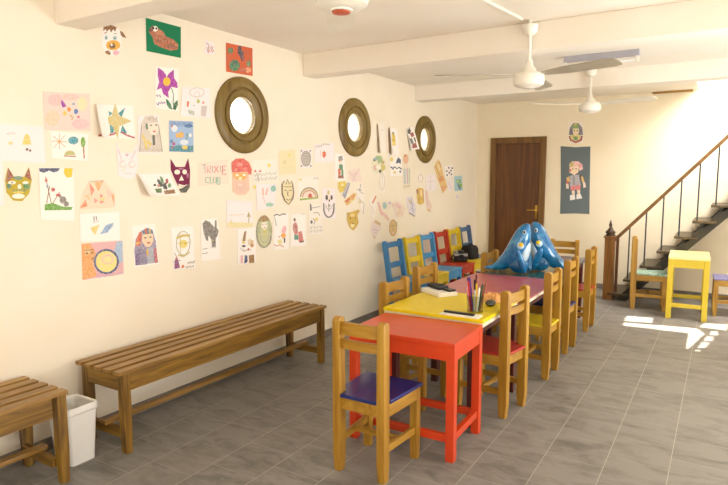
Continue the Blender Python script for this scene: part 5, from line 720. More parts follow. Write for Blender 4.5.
{'n': 'club_poster', 'l': 'pale sheet lettered in grey, red and green capitals, below left of the porthole', 'cat': 'poster', 'p': [(3.029,1.701),(3.332,1.73),(3.339,1.544),(3.024,1.523)], 'c': '#F3DDCB', 'lift': 0, 'm': [('#B7A9A4',[(3.064,1.677),(3.11,1.684),(3.108,1.691),(3.063,1.684)]),('#B7A9A4',[(3.084,1.683),(3.092,1.622),(3.101,1.623),(3.094,1.684)]),('#DE8E88',[(3.121,1.623),(3.119,1.673),(3.111,1.675),(3.111,1.622)]),('#DE8E88',[(3.119,1.673),(3.144,1.672),(3.151,1.677),(3.111,1.675)]),('#DE8E88',[(3.144,1.672),(3.143,1.655),(3.151,1.65),(3.151,1.677)]),('#DE8E88',[(3.143,1.655),(3.112,1.647),(3.122,1.647),(3.151,1.65)]),('#DE8E88',[(3.112,1.647),(3.145,1.62),(3.153,1.625),(3.122,1.647)]),('#B7A9A4',[(3.16,1.674),(3.161,1.625),(3.171,1.625),(3.17,1.675)]),('#DE8E88',[(3.178,1.672),(3.225,1.625),(3.235,1.631),(3.188,1.678)]),('#DE8E88',[(3.224,1.68),(3.178,1.628),(3.188,1.623),(3.234,1.676)]),('#B7A9A4',[(3.244,1.678),(3.246,1.63),(3.256,1.631),(3.255,1.679)]),('#D9736C',[(3.305,1.681),(3.265,1.678),(3.276,1.675),(3.305,1.672)]),('#D9736C',[(3.265,1.678),(3.264,1.611),(3.275,1.615),(3.276,1.675)]),('#D9736C',[(3.264,1.611),(3.306,1.61),(3.306,1.619),(3.275,1.615)]),('#D9736C',[(3.271,1.642),(3.301,1.643),(3.3,1.651),(3.271,1.65)]),('#8FBFA6',[(3.124,1.595),(3.093,1.591),(3.103,1.586),(3.125,1.586)]),('#8FBFA6',[(3.093,1.591),(3.088,1.552),(3.099,1.556),(3.103,1.586)]),('#8FBFA6',[(3.088,1.552),(3.125,1.545),(3.127,1.553),(3.099,1.556)]),('#8FBFA6',[(3.132,1.595),(3.134,1.545),(3.145,1.548),(3.144,1.596)]),('#8FBFA6',[(3.134,1.545),(3.162,1.542),(3.163,1.55),(3.145,1.548)]),('#8FBFA6',[(3.165,1.59),(3.167,1.549),(3.178,1.553),(3.177,1.591)]),('#8FBFA6',[(3.167,1.549),(3.205,1.546),(3.194,1.55),(3.178,1.553)]),('#8FBFA6',[(3.205,1.546),(3.207,1.59),(3.196,1.59),(3.194,1.55)]),('#8FBFA6',[(3.215,1.538),(3.218,1.591),(3.209,1.594),(3.204,1.538)]),('#8FBFA6',[(3.218,1.591),(3.235,1.585),(3.243,1.59),(3.209,1.594)]),('#8FBFA6',[(3.235,1.585),(3.235,1.575),(3.242,1.57),(3.243,1.59)]),('#8FBFA6',[(3.235,1.575),(3.209,1.567),(3.219,1.568),(3.242,1.57)]),('#8FBFA6',[(3.209,1.567),(3.236,1.551),(3.245,1.554),(3.219,1.568)]),('#8FBFA6',[(3.236,1.551),(3.234,1.541),(3.24,1.534),(3.245,1.554)]),('#8FBFA6',[(3.234,1.541),(3.211,1.542),(3.211,1.534),(3.24,1.534)]),('#C2B6A6',[(3.069,1.664),(3.076,1.652),(3.08,1.654),(3.073,1.666)])], 'b': 0},
{'n': 'red_hat_cutout', 'l': 'cut-out face with a red cap, orange cheeks and pale pink beard, below the first porthole', 'cat': 'drawing', 'p': [(3.371,1.707),(3.419,1.737),(3.505,1.742),(3.569,1.711),(3.6,1.656),(3.59,1.608),(3.557,1.611),(3.569,1.49),(3.521,1.451),(3.423,1.451),(3.373,1.481),(3.378,1.617),(3.367,1.655)], 'c': '#E8C4AE', 'lift': 0, 'm': [('#D5483E',[(3.37,1.703),(3.419,1.735),(3.505,1.74),(3.567,1.708),(3.598,1.656),(3.589,1.611),(3.554,1.619),(3.545,1.635),(3.378,1.626),(3.37,1.659)]),('#E67C70',[(3.495,1.689),(3.49,1.682),(3.478,1.676),(3.461,1.673),(3.444,1.675),(3.432,1.681),(3.428,1.688),(3.433,1.696),(3.445,1.702),(3.462,1.705),(3.479,1.703),(3.491,1.697)]),('#E27066',[(3.544,1.657),(3.54,1.651),(3.53,1.647),(3.516,1.645),(3.503,1.646),(3.494,1.651),(3.49,1.657),(3.494,1.663),(3.504,1.667),(3.517,1.669),(3.531,1.667),(3.54,1.663)]),('#E27066',[(3.436,1.65),(3.433,1.644),(3.424,1.639),(3.413,1.638),(3.402,1.639),(3.395,1.643),(3.392,1.649),(3.395,1.655),(3.403,1.659),(3.414,1.661),(3.425,1.66),(3.433,1.655)]),('#E9A544',[(3.378,1.623),(3.545,1.629),(3.533,1.587),(3.498,1.568),(3.424,1.574),(3.388,1.59)]),('#F8EEDC',[(3.445,1.607),(3.443,1.601),(3.436,1.598),(3.426,1.596),(3.417,1.598),(3.411,1.601),(3.408,1.607),(3.411,1.612),(3.418,1.616),(3.427,1.617),(3.436,1.616),(3.443,1.612)]),('#F8EEDC',[(3.527,1.608),(3.524,1.603),(3.517,1.599),(3.507,1.597),(3.498,1.599),(3.491,1.603),(3.489,1.608),(3.491,1.613),(3.498,1.617),(3.508,1.619),(3.517,1.617),(3.524,1.613)]),('#F3E3A4',[(3.484,1.58),(3.481,1.573),(3.473,1.568),(3.463,1.566),(3.452,1.568),(3.445,1.573),(3.443,1.581),(3.446,1.588),(3.453,1.593),(3.464,1.595),(3.474,1.593),(3.481,1.588)]),('#E2B4A2',[(3.529,1.511),(3.519,1.491),(3.495,1.477),(3.463,1.473),(3.431,1.479),(3.409,1.493),(3.401,1.513),(3.41,1.533),(3.434,1.547),(3.466,1.552),(3.498,1.546),(3.521,1.531)]),('#E9C8B6',[(3.486,1.532),(3.481,1.525),(3.47,1.52),(3.455,1.519),(3.44,1.521),(3.43,1.526),(3.426,1.532),(3.43,1.539),(3.441,1.543),(3.456,1.545),(3.471,1.543),(3.482,1.538)])], 'b': 0},
{'n': 'red_triangle_sketch', 'l': 'pale sheet of grey pencil lines with two red peaks and a yellow dot', 'cat': 'drawing', 'p': [(3.606,1.726),(3.909,1.745),(3.928,1.548),(3.604,1.542)], 'c': '#F4E9DC', 'lift': 0, 'm': [('#D65A5A',[(3.621,1.633),(3.637,1.654),(3.657,1.633)]),('#D65A5A',[(3.679,1.633),(3.701,1.655),(3.716,1.634)]),('#E8D24C',[(3.835,1.691),(3.832,1.683),(3.824,1.677),(3.813,1.675),(3.802,1.677),(3.795,1.682),(3.792,1.69),(3.795,1.698),(3.803,1.704),(3.814,1.706),(3.825,1.704),(3.832,1.698)]),('#A9A39A',[(3.617,1.61),(3.64,1.592),(3.637,1.598),(3.624,1.614)]),('#A9A39A',[(3.64,1.592),(3.66,1.618),(3.658,1.624),(3.637,1.598)]),('#A9A39A',[(3.66,1.618),(3.678,1.601),(3.677,1.607),(3.658,1.624)]),('#A9A39A',[(3.678,1.601),(3.697,1.62),(3.699,1.626),(3.677,1.607)]),('#A9A39A',[(3.697,1.62),(3.716,1.597),(3.717,1.603),(3.699,1.626)]),('#A9A39A',[(3.716,1.597),(3.738,1.617),(3.737,1.623),(3.717,1.603)]),('#A9A39A',[(3.738,1.617),(3.758,1.6),(3.755,1.606),(3.737,1.623)]),('#A9A39A',[(3.758,1.6),(3.779,1.626),(3.776,1.632),(3.755,1.606)]),('#A9A39A',[(3.779,1.626),(3.798,1.608),(3.797,1.615),(3.776,1.632)]),('#A9A39A',[(3.798,1.608),(3.817,1.629),(3.819,1.635),(3.797,1.615)]),('#A9A39A',[(3.817,1.629),(3.837,1.605),(3.839,1.611),(3.819,1.635)]),('#A9A39A',[(3.837,1.605),(3.859,1.625),(3.859,1.631),(3.839,1.611)]),('#A9A39A',[(3.859,1.625),(3.881,1.608),(3.878,1.614),(3.859,1.631)]),('#A9A39A',[(3.881,1.608),(3.905,1.636),(3.897,1.639),(3.878,1.614)]),('#A9A39A',[(3.624,1.578),(3.647,1.556),(3.645,1.562),(3.632,1.581)]),('#A9A39A',[(3.647,1.556),(3.667,1.585),(3.664,1.59),(3.645,1.562)]),('#A9A39A',[(3.667,1.585),(3.684,1.564),(3.683,1.571),(3.664,1.59)]),('#A9A39A',[(3.684,1.564),(3.702,1.586),(3.704,1.592),(3.683,1.571)]),('#A9A39A',[(3.702,1.586),(3.72,1.559),(3.723,1.565),(3.704,1.592)]),('#A9A39A',[(3.72,1.559),(3.742,1.58),(3.741,1.586),(3.723,1.565)]),('#A9A39A',[(3.742,1.58),(3.761,1.56),(3.759,1.566),(3.741,1.586)]),('#A9A39A',[(3.761,1.56),(3.782,1.589),(3.779,1.595),(3.759,1.566)]),('#A9A39A',[(3.782,1.589),(3.799,1.568),(3.799,1.574),(3.779,1.595)]),('#A9A39A',[(3.799,1.568),(3.819,1.59),(3.821,1.596),(3.799,1.574)]),('#A9A39A',[(3.819,1.59),(3.838,1.563),(3.84,1.569),(3.821,1.596)]),('#A9A39A',[(3.838,1.563),(3.859,1.584),(3.859,1.591),(3.84,1.569)]),('#A9A39A',[(3.859,1.584),(3.88,1.564),(3.877,1.57),(3.859,1.591)]),('#A9A39A',[(3.88,1.564),(3.904,1.595),(3.895,1.598),(3.877,1.57)]),('#B4ACA0',[(3.662,1.621),(3.671,1.552),(3.678,1.552),(3.669,1.621)]),('#E4D24A',[(3.641,1.51),(3.639,1.502),(3.632,1.497),(3.623,1.495),(3.614,1.497),(3.608,1.503),(3.606,1.51),(3.608,1.518),(3.615,1.523),(3.624,1.525),(3.633,1.523),(3.639,1.517)])], 'b': 0},
{'n': 'feet_sketch', 'l': 'pale sheet with orange strokes and two teal leaves, under the red peaks sketch', 'cat': 'drawing', 'p': [(3.644,1.536),(3.898,1.529),(3.882,1.338),(3.65,1.311)], 'c': '#F2E6E4', 'lift': 0, 'm': [('#E6A48A',[(3.716,1.501),(3.735,1.5),(3.742,1.441),(3.723,1.439)]),('#E6A48A',[(3.777,1.5),(3.793,1.496),(3.775,1.44),(3.756,1.441)]),('#7FBDB0',[(3.897,1.491),(3.891,1.478),(3.878,1.468),(3.859,1.465),(3.841,1.469),(3.828,1.479),(3.824,1.492),(3.829,1.506),(3.843,1.515),(3.861,1.519),(3.879,1.515),(3.892,1.505)]),('#8CC4AC',[(3.861,1.355),(3.854,1.346),(3.834,1.341),(3.807,1.34),(3.781,1.343),(3.763,1.35),(3.756,1.359),(3.763,1.368),(3.782,1.373),(3.808,1.374),(3.835,1.371),(3.854,1.364)]),('#E0B4A4',[(3.719,1.435),(3.745,1.371),(3.754,1.373),(3.728,1.436)]),('#8CBFB4',[(3.864,1.47),(3.883,1.526),(3.873,1.527),(3.855,1.472)])], 'b': 0},
{'n': 'faded_green_sheet', 'l': 'faded yellowish sheet with hardly visible drawing, top of the middle group', 'cat': 'drawing', 'p': [(3.946,1.816),(4.167,1.834),(4.183,1.622),(3.95,1.609)], 'c': '#EBDDB4', 'lift': 0, 'm': [('#E7DA7C',[(4.11,1.783),(4.107,1.775),(4.098,1.768),(4.086,1.766),(4.075,1.768),(4.066,1.773),(4.063,1.781),(4.067,1.79),(4.075,1.796),(4.087,1.798),(4.099,1.797),(4.107,1.791)]),('#D9CDA4',[(3.973,1.675),(3.994,1.656),(3.991,1.66),(3.98,1.678)]),('#D9CDA4',[(3.994,1.656),(4.011,1.683),(4.008,1.687),(3.991,1.66)]),('#D9CDA4',[(4.011,1.683),(4.026,1.664),(4.025,1.669),(4.008,1.687)]),('#D9CDA4',[(4.026,1.664),(4.042,1.685),(4.044,1.689),(4.025,1.669)]),('#D9CDA4',[(4.042,1.685),(4.058,1.66),(4.06,1.664),(4.044,1.689)]),('#D9CDA4',[(4.058,1.66),(4.076,1.68),(4.076,1.685),(4.06,1.664)]),('#D9CDA4',[(4.076,1.68),(4.094,1.662),(4.091,1.666),(4.076,1.685)]),('#D9CDA4',[(4.094,1.662),(4.112,1.689),(4.109,1.693),(4.091,1.666)]),('#D9CDA4',[(4.112,1.689),(4.127,1.67),(4.127,1.675),(4.109,1.693)]),('#D9CDA4',[(4.127,1.67),(4.148,1.692),(4.141,1.694),(4.127,1.675)]),('#D9CF9C',[(4.041,1.719),(4.037,1.71),(4.028,1.702),(4.015,1.7),(4.002,1.702),(3.993,1.709),(3.99,1.718),(3.994,1.728),(4.003,1.735),(4.016,1.738),(4.029,1.736),(4.038,1.729)])], 'b': 0},
{'n': 'king_face_cutout', 'l': 'cut-out king face outlined in dark brown with a spiky crown', 'cat': 'drawing', 'p': [(3.975,1.525),(4.011,1.56),(4.031,1.531),(4.058,1.573),(4.08,1.532),(4.112,1.56),(4.132,1.523),(4.144,1.453),(4.132,1.397),(4.067,1.343),(4.004,1.383),(3.973,1.444)], 'c': '#E9D9AE', 'lift': 0, 'm': [('#5A4632',[(3.986,1.519),(4.012,1.551),(4.01,1.56),(3.973,1.524)]),('#5A4632',[(4.012,1.551),(4.034,1.521),(4.028,1.53),(4.01,1.56)]),('#5A4632',[(4.034,1.521),(4.058,1.563),(4.057,1.573),(4.028,1.53)]),('#5A4632',[(4.058,1.563),(4.077,1.522),(4.083,1.531),(4.057,1.573)]),('#5A4632',[(4.077,1.522),(4.108,1.55),(4.111,1.559),(4.083,1.531)]),('#5A4632',[(4.108,1.55),(4.119,1.519),(4.135,1.521),(4.111,1.559)]),('#5A4632',[(4.119,1.519),(4.131,1.453),(4.147,1.453),(4.135,1.521)]),('#5A4632',[(4.131,1.453),(4.119,1.401),(4.134,1.396),(4.147,1.453)]),('#5A4632',[(4.119,1.401),(4.066,1.353),(4.069,1.343),(4.134,1.396)]),('#5A4632',[(4.066,1.353),(4.016,1.388),(4.003,1.384),(4.069,1.343)]),('#5A4632',[(4.016,1.388),(3.985,1.445),(3.97,1.444),(4.003,1.384)]),('#5A4632',[(3.985,1.445),(3.987,1.522),(3.972,1.522),(3.97,1.444)]),('#6A5640',[(4.01,1.469),(4.043,1.472),(4.042,1.478),(4.008,1.476)]),('#6A5640',[(4.073,1.471),(4.112,1.467),(4.113,1.474),(4.074,1.478)]),('#6A5640',[(4.052,1.467),(4.046,1.428),(4.056,1.429),(4.063,1.466)]),('#6A5640',[(4.046,1.428),(4.068,1.422),(4.071,1.428),(4.056,1.429)]),('#6A5640',[(4.027,1.394),(4.061,1.381),(4.06,1.387),(4.033,1.4)]),('#6A5640',[(4.061,1.381),(4.1,1.395),(4.095,1.401),(4.06,1.387)]),('#9C8A4A',[(3.997,1.502),(4.121,1.5),(4.121,1.507),(3.997,1.509)]),('#8C7A4A',[(3.991,1.427),(4.015,1.377),(4.023,1.378),(3.999,1.428)]),('#8C7A4A',[(4.115,1.424),(4.093,1.379),(4.101,1.377),(4.123,1.423)])], 'b': 0},
{'n': 'lace_pattern_sketch', 'l': 'small sheet with a grey lace pattern and dark corner dots', 'cat': 'drawing', 'p': [(4.247,1.844),(4.414,1.85),(4.418,1.677),(4.241,1.672)], 'c': '#F2E6E4', 'lift': 0, 'm': [('#B5ABA2',[(4.395,1.76),(4.385,1.726),(4.359,1.7),(4.325,1.691),(4.292,1.699),(4.268,1.724),(4.26,1.757),(4.27,1.791),(4.294,1.816),(4.328,1.826),(4.362,1.818),(4.386,1.794)]),('#7C746C',[(4.392,1.76),(4.385,1.73),(4.394,1.729),(4.402,1.76)]),('#7C746C',[(4.385,1.73),(4.365,1.707),(4.373,1.703),(4.394,1.729)]),('#7C746C',[(4.365,1.707),(4.339,1.694),(4.342,1.688),(4.373,1.703)]),('#7C746C',[(4.339,1.694),(4.311,1.694),(4.308,1.688),(4.342,1.688)]),('#7C746C',[(4.311,1.694),(4.286,1.706),(4.278,1.702),(4.308,1.688)]),('#7C746C',[(4.286,1.706),(4.268,1.728),(4.259,1.726),(4.278,1.702)]),('#7C746C',[(4.268,1.728),(4.262,1.757),(4.253,1.757),(4.259,1.726)]),('#7C746C',[(4.262,1.757),(4.27,1.786),(4.26,1.787),(4.253,1.757)]),('#7C746C',[(4.27,1.786),(4.288,1.809),(4.281,1.813),(4.26,1.787)]),('#7C746C',[(4.288,1.809),(4.314,1.823),(4.311,1.828),(4.281,1.813)]),('#7C746C',[(4.314,1.823),(4.342,1.824),(4.345,1.829),(4.311,1.828)]),('#7C746C',[(4.342,1.824),(4.367,1.812),(4.376,1.816),(4.345,1.829)]),('#7C746C',[(4.367,1.812),(4.386,1.789),(4.396,1.791),(4.376,1.816)]),('#7C746C',[(4.386,1.789),(4.392,1.76),(4.402,1.761),(4.396,1.791)]),('#5C544E',[(4.271,1.827),(4.27,1.823),(4.265,1.82),(4.259,1.819),(4.253,1.82),(4.249,1.823),(4.247,1.826),(4.249,1.83),(4.253,1.833),(4.259,1.834),(4.265,1.833),(4.27,1.831)]),('#5C544E',[(4.406,1.832),(4.404,1.828),(4.4,1.825),(4.393,1.824),(4.387,1.825),(4.382,1.827),(4.381,1.831),(4.383,1.835),(4.387,1.838),(4.394,1.839),(4.4,1.838),(4.405,1.836)]),('#5C544E',[(4.268,1.69),(4.266,1.686),(4.262,1.683),(4.256,1.682),(4.25,1.683),(4.245,1.686),(4.244,1.69),(4.246,1.693),(4.25,1.696),(4.256,1.697),(4.262,1.696),(4.267,1.694)]),('#5C544E',[(4.408,1.692),(4.407,1.688),(4.402,1.685),(4.396,1.684),(4.389,1.685),(4.385,1.688),(4.383,1.691),(4.385,1.695),(4.389,1.698),(4.396,1.699),(4.402,1.698),(4.407,1.696)]),('#8A8278',[(4.273,1.804),(4.387,1.802),(4.388,1.806),(4.274,1.809)]),('#8A8278',[(4.272,1.78),(4.387,1.777),(4.388,1.782),(4.273,1.785)]),('#8A8278',[(4.272,1.756),(4.386,1.753),(4.387,1.758),(4.273,1.761)]),('#8A8278',[(4.271,1.733),(4.386,1.729),(4.387,1.733),(4.272,1.737)]),('#8A8278',[(4.271,1.709),(4.385,1.704),(4.386,1.709),(4.271,1.713)])], 'b': 0},
{'n': 'strawberry_drawing', 'l': 'white sheet with one red strawberry under a handwritten line', 'cat': 'drawing', 'p': [(4.461,1.892),(4.782,1.925),(4.791,1.739),(4.458,1.723)], 'c': '#F2E6E4', 'lift': 0, 'm': [('#D9582E',[(4.587,1.826),(4.611,1.834),(4.641,1.827),(4.646,1.799),(4.618,1.77),(4.586,1.785)]),('#7C9C4C',[(4.609,1.84),(4.611,1.826),(4.622,1.827),(4.62,1.841)]),('#8C7C78',[(4.477,1.875),(4.496,1.86),(4.491,1.865),(4.487,1.878)]),('#8C7C78',[(4.496,1.86),(4.508,1.884),(4.503,1.889),(4.491,1.865)]),('#8C7C78',[(4.508,1.884),(4.518,1.869),(4.516,1.875),(4.503,1.889)]),('#8C7C78',[(4.518,1.869),(4.528,1.887),(4.53,1.893),(4.516,1.875)]),('#8C7C78',[(4.528,1.887),(4.54,1.867),(4.542,1.874),(4.53,1.893)]),('#8C7C78',[(4.54,1.867),(4.554,1.886),(4.552,1.892),(4.542,1.874)]),('#8C7C78',[(4.554,1.886),(4.568,1.872),(4.562,1.877),(4.552,1.892)]),('#8C7C78',[(4.568,1.872),(4.582,1.898),(4.572,1.899),(4.562,1.877)]),('#9C8C84',[(4.589,1.903),(4.608,1.89),(4.606,1.896),(4.598,1.907)]),('#9C8C84',[(4.608,1.89),(4.622,1.906),(4.62,1.912),(4.606,1.896)]),('#9C8C84',[(4.622,1.906),(4.634,1.894),(4.634,1.901),(4.62,1.912)]),('#9C8C84',[(4.634,1.894),(4.646,1.906),(4.65,1.913),(4.634,1.901)]),('#9C8C84',[(4.646,1.906),(4.66,1.891),(4.663,1.897),(4.65,1.913)]),('#9C8C84',[(4.66,1.891),(4.675,1.903),(4.676,1.909),(4.663,1.897)]),('#9C8C84',[(4.675,1.903),(4.69,1.891),(4.688,1.897),(4.676,1.909)]),('#9C8C84',[(4.69,1.891),(4.708,1.909),(4.698,1.912),(4.688,1.897)]),('#C4B8B0',[(4.551,1.846),(4.55,1.784),(4.558,1.784),(4.559,1.846)])], 'b': 0},
{'n': 'rainbow_drawing', 'l': 'pale sheet with a rainbow arching over a red house on green grass', 'cat': 'drawing', 'p': [(4.205,1.588),(4.508,1.597),(4.525,1.365),(4.205,1.367)], 'c': '#F4E9DC', 'lift': 0, 'm': [('#8C7A66',[(4.23,1.406),(4.235,1.43),(4.249,1.452),(4.272,1.47),(4.301,1.485),(4.335,1.494),(4.371,1.496),(4.408,1.492),(4.443,1.482),(4.473,1.466),(4.496,1.446),(4.51,1.422),(4.515,1.396)]),('#D8C58C',[(4.245,1.405),(4.249,1.426),(4.262,1.445),(4.282,1.462),(4.308,1.474),(4.338,1.482),(4.371,1.484),(4.404,1.48),(4.435,1.471),(4.462,1.458),(4.482,1.44),(4.495,1.419),(4.499,1.397)]),('#C88C84',[(4.262,1.405),(4.266,1.422),(4.277,1.439),(4.294,1.453),(4.316,1.463),(4.343,1.47),(4.371,1.472),(4.399,1.469),(4.426,1.461),(4.449,1.449),(4.466,1.434),(4.477,1.416),(4.481,1.398)]),('#EBD8C8',[(4.279,1.404),(4.282,1.418),(4.292,1.432),(4.306,1.443),(4.325,1.451),(4.347,1.456),(4.37,1.458),(4.394,1.455),(4.416,1.449),(4.436,1.44),(4.45,1.427),(4.459,1.413),(4.462,1.398)]),('#C8463C',[(4.354,1.395),(4.355,1.423),(4.385,1.441),(4.416,1.421),(4.421,1.396)]),('#8FAE3C',[(4.222,1.394),(4.51,1.4),(4.509,1.384),(4.229,1.376)]),('#E7D27A',[(4.263,1.567),(4.26,1.561),(4.25,1.557),(4.238,1.555),(4.226,1.557),(4.217,1.561),(4.214,1.567),(4.218,1.573),(4.227,1.578),(4.239,1.579),(4.251,1.578),(4.26,1.573)]),('#9C9088',[(4.435,1.582),(4.455,1.565),(4.451,1.57),(4.444,1.585)]),('#9C9088',[(4.455,1.565),(4.469,1.586),(4.465,1.592),(4.451,1.57)]),('#9C9088',[(4.469,1.586),(4.48,1.57),(4.48,1.576),(4.465,1.592)]),('#9C9088',[(4.48,1.57),(4.492,1.586),(4.496,1.592),(4.48,1.576)]),('#9C9088',[(4.492,1.586),(4.503,1.566),(4.512,1.568),(4.496,1.592)])], 'b': 0},
{'n': 'mummy_drawing', 'l': 'sheet with a mummy outlined in black, yellow-green crown, beside the strip of clown figure', 'cat': 'drawing', 'p': [(4.576,1.478),(4.799,1.477),(4.804,1.171),(4.568,1.196)], 'c': '#F2E6E4', 'lift': 0, 'm': [('#5C584E',[(4.761,1.283),(4.756,1.255),(4.782,1.252),(4.787,1.28)]),('#5C584E',[(4.756,1.255),(4.744,1.232),(4.768,1.225),(4.782,1.252)]),('#5C584E',[(4.744,1.232),(4.726,1.214),(4.746,1.204),(4.768,1.225)]),('#5C584E',[(4.726,1.214),(4.705,1.205),(4.718,1.191),(4.746,1.204)]),('#5C584E',[(4.705,1.205),(4.684,1.202),(4.684,1.188),(4.718,1.191)]),('#5C584E',[(4.684,1.202),(4.664,1.207),(4.651,1.195),(4.684,1.188)]),('#5C584E',[(4.664,1.207),(4.644,1.219),(4.624,1.212),(4.651,1.195)]),('#5C584E',[(4.644,1.219),(4.626,1.238),(4.603,1.234),(4.624,1.212)]),('#5C584E',[(4.626,1.238),(4.615,1.263),(4.591,1.261),(4.603,1.234)]),('#5C584E',[(4.615,1.263),(4.612,1.29),(4.587,1.29),(4.591,1.261)]),('#5C584E',[(4.611,1.289),(4.611,1.337),(4.589,1.338),(4.589,1.29)]),('#5C584E',[(4.785,1.281),(4.786,1.33),(4.763,1.331),(4.762,1.282)]),('#2E2A28',[(4.673,1.39),(4.67,1.376),(4.662,1.366),(4.65,1.363),(4.639,1.367),(4.631,1.377),(4.629,1.391),(4.632,1.405),(4.64,1.414),(4.651,1.418),(4.662,1.414),(4.67,1.403)]),('#2E2A28',[(4.752,1.387),(4.749,1.375),(4.742,1.366),(4.732,1.363),(4.722,1.367),(4.715,1.376),(4.712,1.388),(4.715,1.4),(4.723,1.409),(4.733,1.412),(4.742,1.409),(4.75,1.399)]),('#F3E0CC',[(4.668,1.408),(4.718,1.406),(4.712,1.358),(4.692,1.341),(4.673,1.357)]),('#C9BE5A',[(4.699,1.439),(4.696,1.428),(4.689,1.42),(4.679,1.417),(4.669,1.42),(4.662,1.429),(4.66,1.44),(4.663,1.451),(4.67,1.459),(4.68,1.462),(4.689,1.459),(4.697,1.45)]),('#2E2A28',[(4.709,1.359),(4.707,1.353),(4.702,1.348),(4.695,1.347),(4.688,1.349),(4.683,1.354),(4.681,1.36),(4.683,1.367),(4.688,1.371),(4.695,1.373),(4.702,1.371),(4.707,1.366)]),('#6A5E50',[(4.678,1.335),(4.677,1.251),(4.688,1.25),(4.689,1.334)]),('#9A9284',[(4.737,1.316),(4.733,1.3),(4.743,1.297),(4.748,1.315)]),('#9A9284',[(4.733,1.3),(4.721,1.286),(4.73,1.282),(4.743,1.297)]),('#9A9284',[(4.721,1.286),(4.704,1.278),(4.71,1.272),(4.73,1.282)]),('#9A9284',[(4.704,1.278),(4.685,1.276),(4.685,1.27),(4.71,1.272)]),('#9A9284',[(4.685,1.276),(4.667,1.28),(4.661,1.275),(4.685,1.27)]),('#9A9284',[(4.667,1.28),(4.651,1.29),(4.641,1.286),(4.661,1.275)]),('#9A9284',[(4.651,1.29),(4.64,1.304),(4.629,1.303),(4.641,1.286)]),('#9A9284',[(4.64,1.304),(4.636,1.321),(4.625,1.32),(4.629,1.303)]),('#8A7E6A',[(4.711,1.309),(4.708,1.304),(4.7,1.301),(4.689,1.3),(4.677,1.302),(4.669,1.306),(4.666,1.311),(4.669,1.316),(4.678,1.319),(4.689,1.32),(4.7,1.318),(4.708,1.314)])], 'b': 0},
{'n': 'rabbit_pattern_sketch', 'l': 'narrow pale sheet with black blots and small grey pattern at its foot', 'cat': 'drawing', 'p': [(4.368,1.353),(4.567,1.32),(4.573,1.035),(4.357,1.054)], 'c': '#F4E9DC', 'lift': 0, 'm': [('#3E3A38',[(4.378,1.347),(4.401,1.33),(4.408,1.276),(4.382,1.276)]),('#4A4440',[(4.419,1.166),(4.416,1.158),(4.409,1.152),(4.4,1.15),(4.391,1.153),(4.385,1.16),(4.382,1.169),(4.385,1.177),(4.392,1.183),(4.401,1.184),(4.41,1.182),(4.416,1.175)]),('#8C867C',[(4.409,1.296),(4.552,1.305),(4.55,1.311),(4.407,1.302)]),('#6C665C',[(4.434,1.248),(4.505,1.251),(4.509,1.256),(4.433,1.254)]),('#6C665C',[(4.505,1.251),(4.528,1.221),(4.538,1.223),(4.509,1.256)]),('#E0CE74',[(4.506,1.187),(4.502,1.178),(4.492,1.171),(4.479,1.17),(4.466,1.173),(4.456,1.181),(4.453,1.19),(4.457,1.2),(4.466,1.206),(4.48,1.208),(4.493,1.204),(4.502,1.197)]),('#A8A096',[(4.369,1.121),(4.391,1.097),(4.387,1.103),(4.378,1.123)]),('#A8A096',[(4.391,1.097),(4.407,1.125),(4.403,1.131),(4.387,1.103)]),('#A8A096',[(4.407,1.125),(4.42,1.103),(4.42,1.11),(4.403,1.131)]),('#A8A096',[(4.42,1.103),(4.435,1.124),(4.438,1.13),(4.42,1.11)]),('#A8A096',[(4.435,1.124),(4.45,1.096),(4.453,1.101),(4.438,1.13)]),('#A8A096',[(4.45,1.096),(4.468,1.116),(4.467,1.123),(4.453,1.101)]),('#A8A096',[(4.468,1.116),(4.485,1.095),(4.481,1.101),(4.467,1.123)]),('#A8A096',[(4.485,1.095),(4.502,1.123),(4.497,1.129),(4.481,1.101)]),('#A8A096',[(4.502,1.123),(4.515,1.101),(4.515,1.107),(4.497,1.129)]),('#A8A096',[(4.515,1.101),(4.53,1.122),(4.533,1.128),(4.515,1.107)]),('#A8A096',[(4.53,1.122),(4.546,1.093),(4.549,1.099),(4.533,1.128)]),('#A8A096',[(4.546,1.093),(4.569,1.115),(4.559,1.119),(4.549,1.099)]),('#A8A096',[(4.368,1.087),(4.39,1.063),(4.386,1.069),(4.378,1.088)]),('#A8A096',[(4.39,1.063),(4.406,1.091),(4.402,1.097),(4.386,1.069)]),('#A8A096',[(4.406,1.091),(4.42,1.069),(4.419,1.075),(4.402,1.097)]),('#A8A096',[(4.42,1.069),(4.434,1.09),(4.437,1.096),(4.419,1.075)]),('#A8A096',[(4.434,1.09),(4.449,1.061),(4.452,1.067),(4.437,1.096)]),('#A8A096',[(4.449,1.061),(4.467,1.082),(4.466,1.088),(4.452,1.067)]),('#A8A096',[(4.467,1.082),(4.484,1.06),(4.48,1.066),(4.466,1.088)]),('#A8A096',[(4.484,1.06),(4.501,1.088),(4.497,1.094),(4.48,1.066)]),('#A8A096',[(4.501,1.088),(4.515,1.066),(4.514,1.072),(4.497,1.094)]),('#A8A096',[(4.515,1.066),(4.529,1.087),(4.532,1.093),(4.514,1.072)]),('#A8A096',[(4.529,1.087),(4.545,1.058),(4.548,1.064),(4.532,1.093)]),('#A8A096',[(4.545,1.058),(4.568,1.08),(4.558,1.083),(4.548,1.064)]),('#7C766C',[(4.413,1.2),(4.447,1.171),(4.458,1.172),(4.421,1.204)]),('#7C766C',[(4.447,1.171),(4.426,1.143),(4.436,1.14),(4.458,1.172)])], 'b': 0},
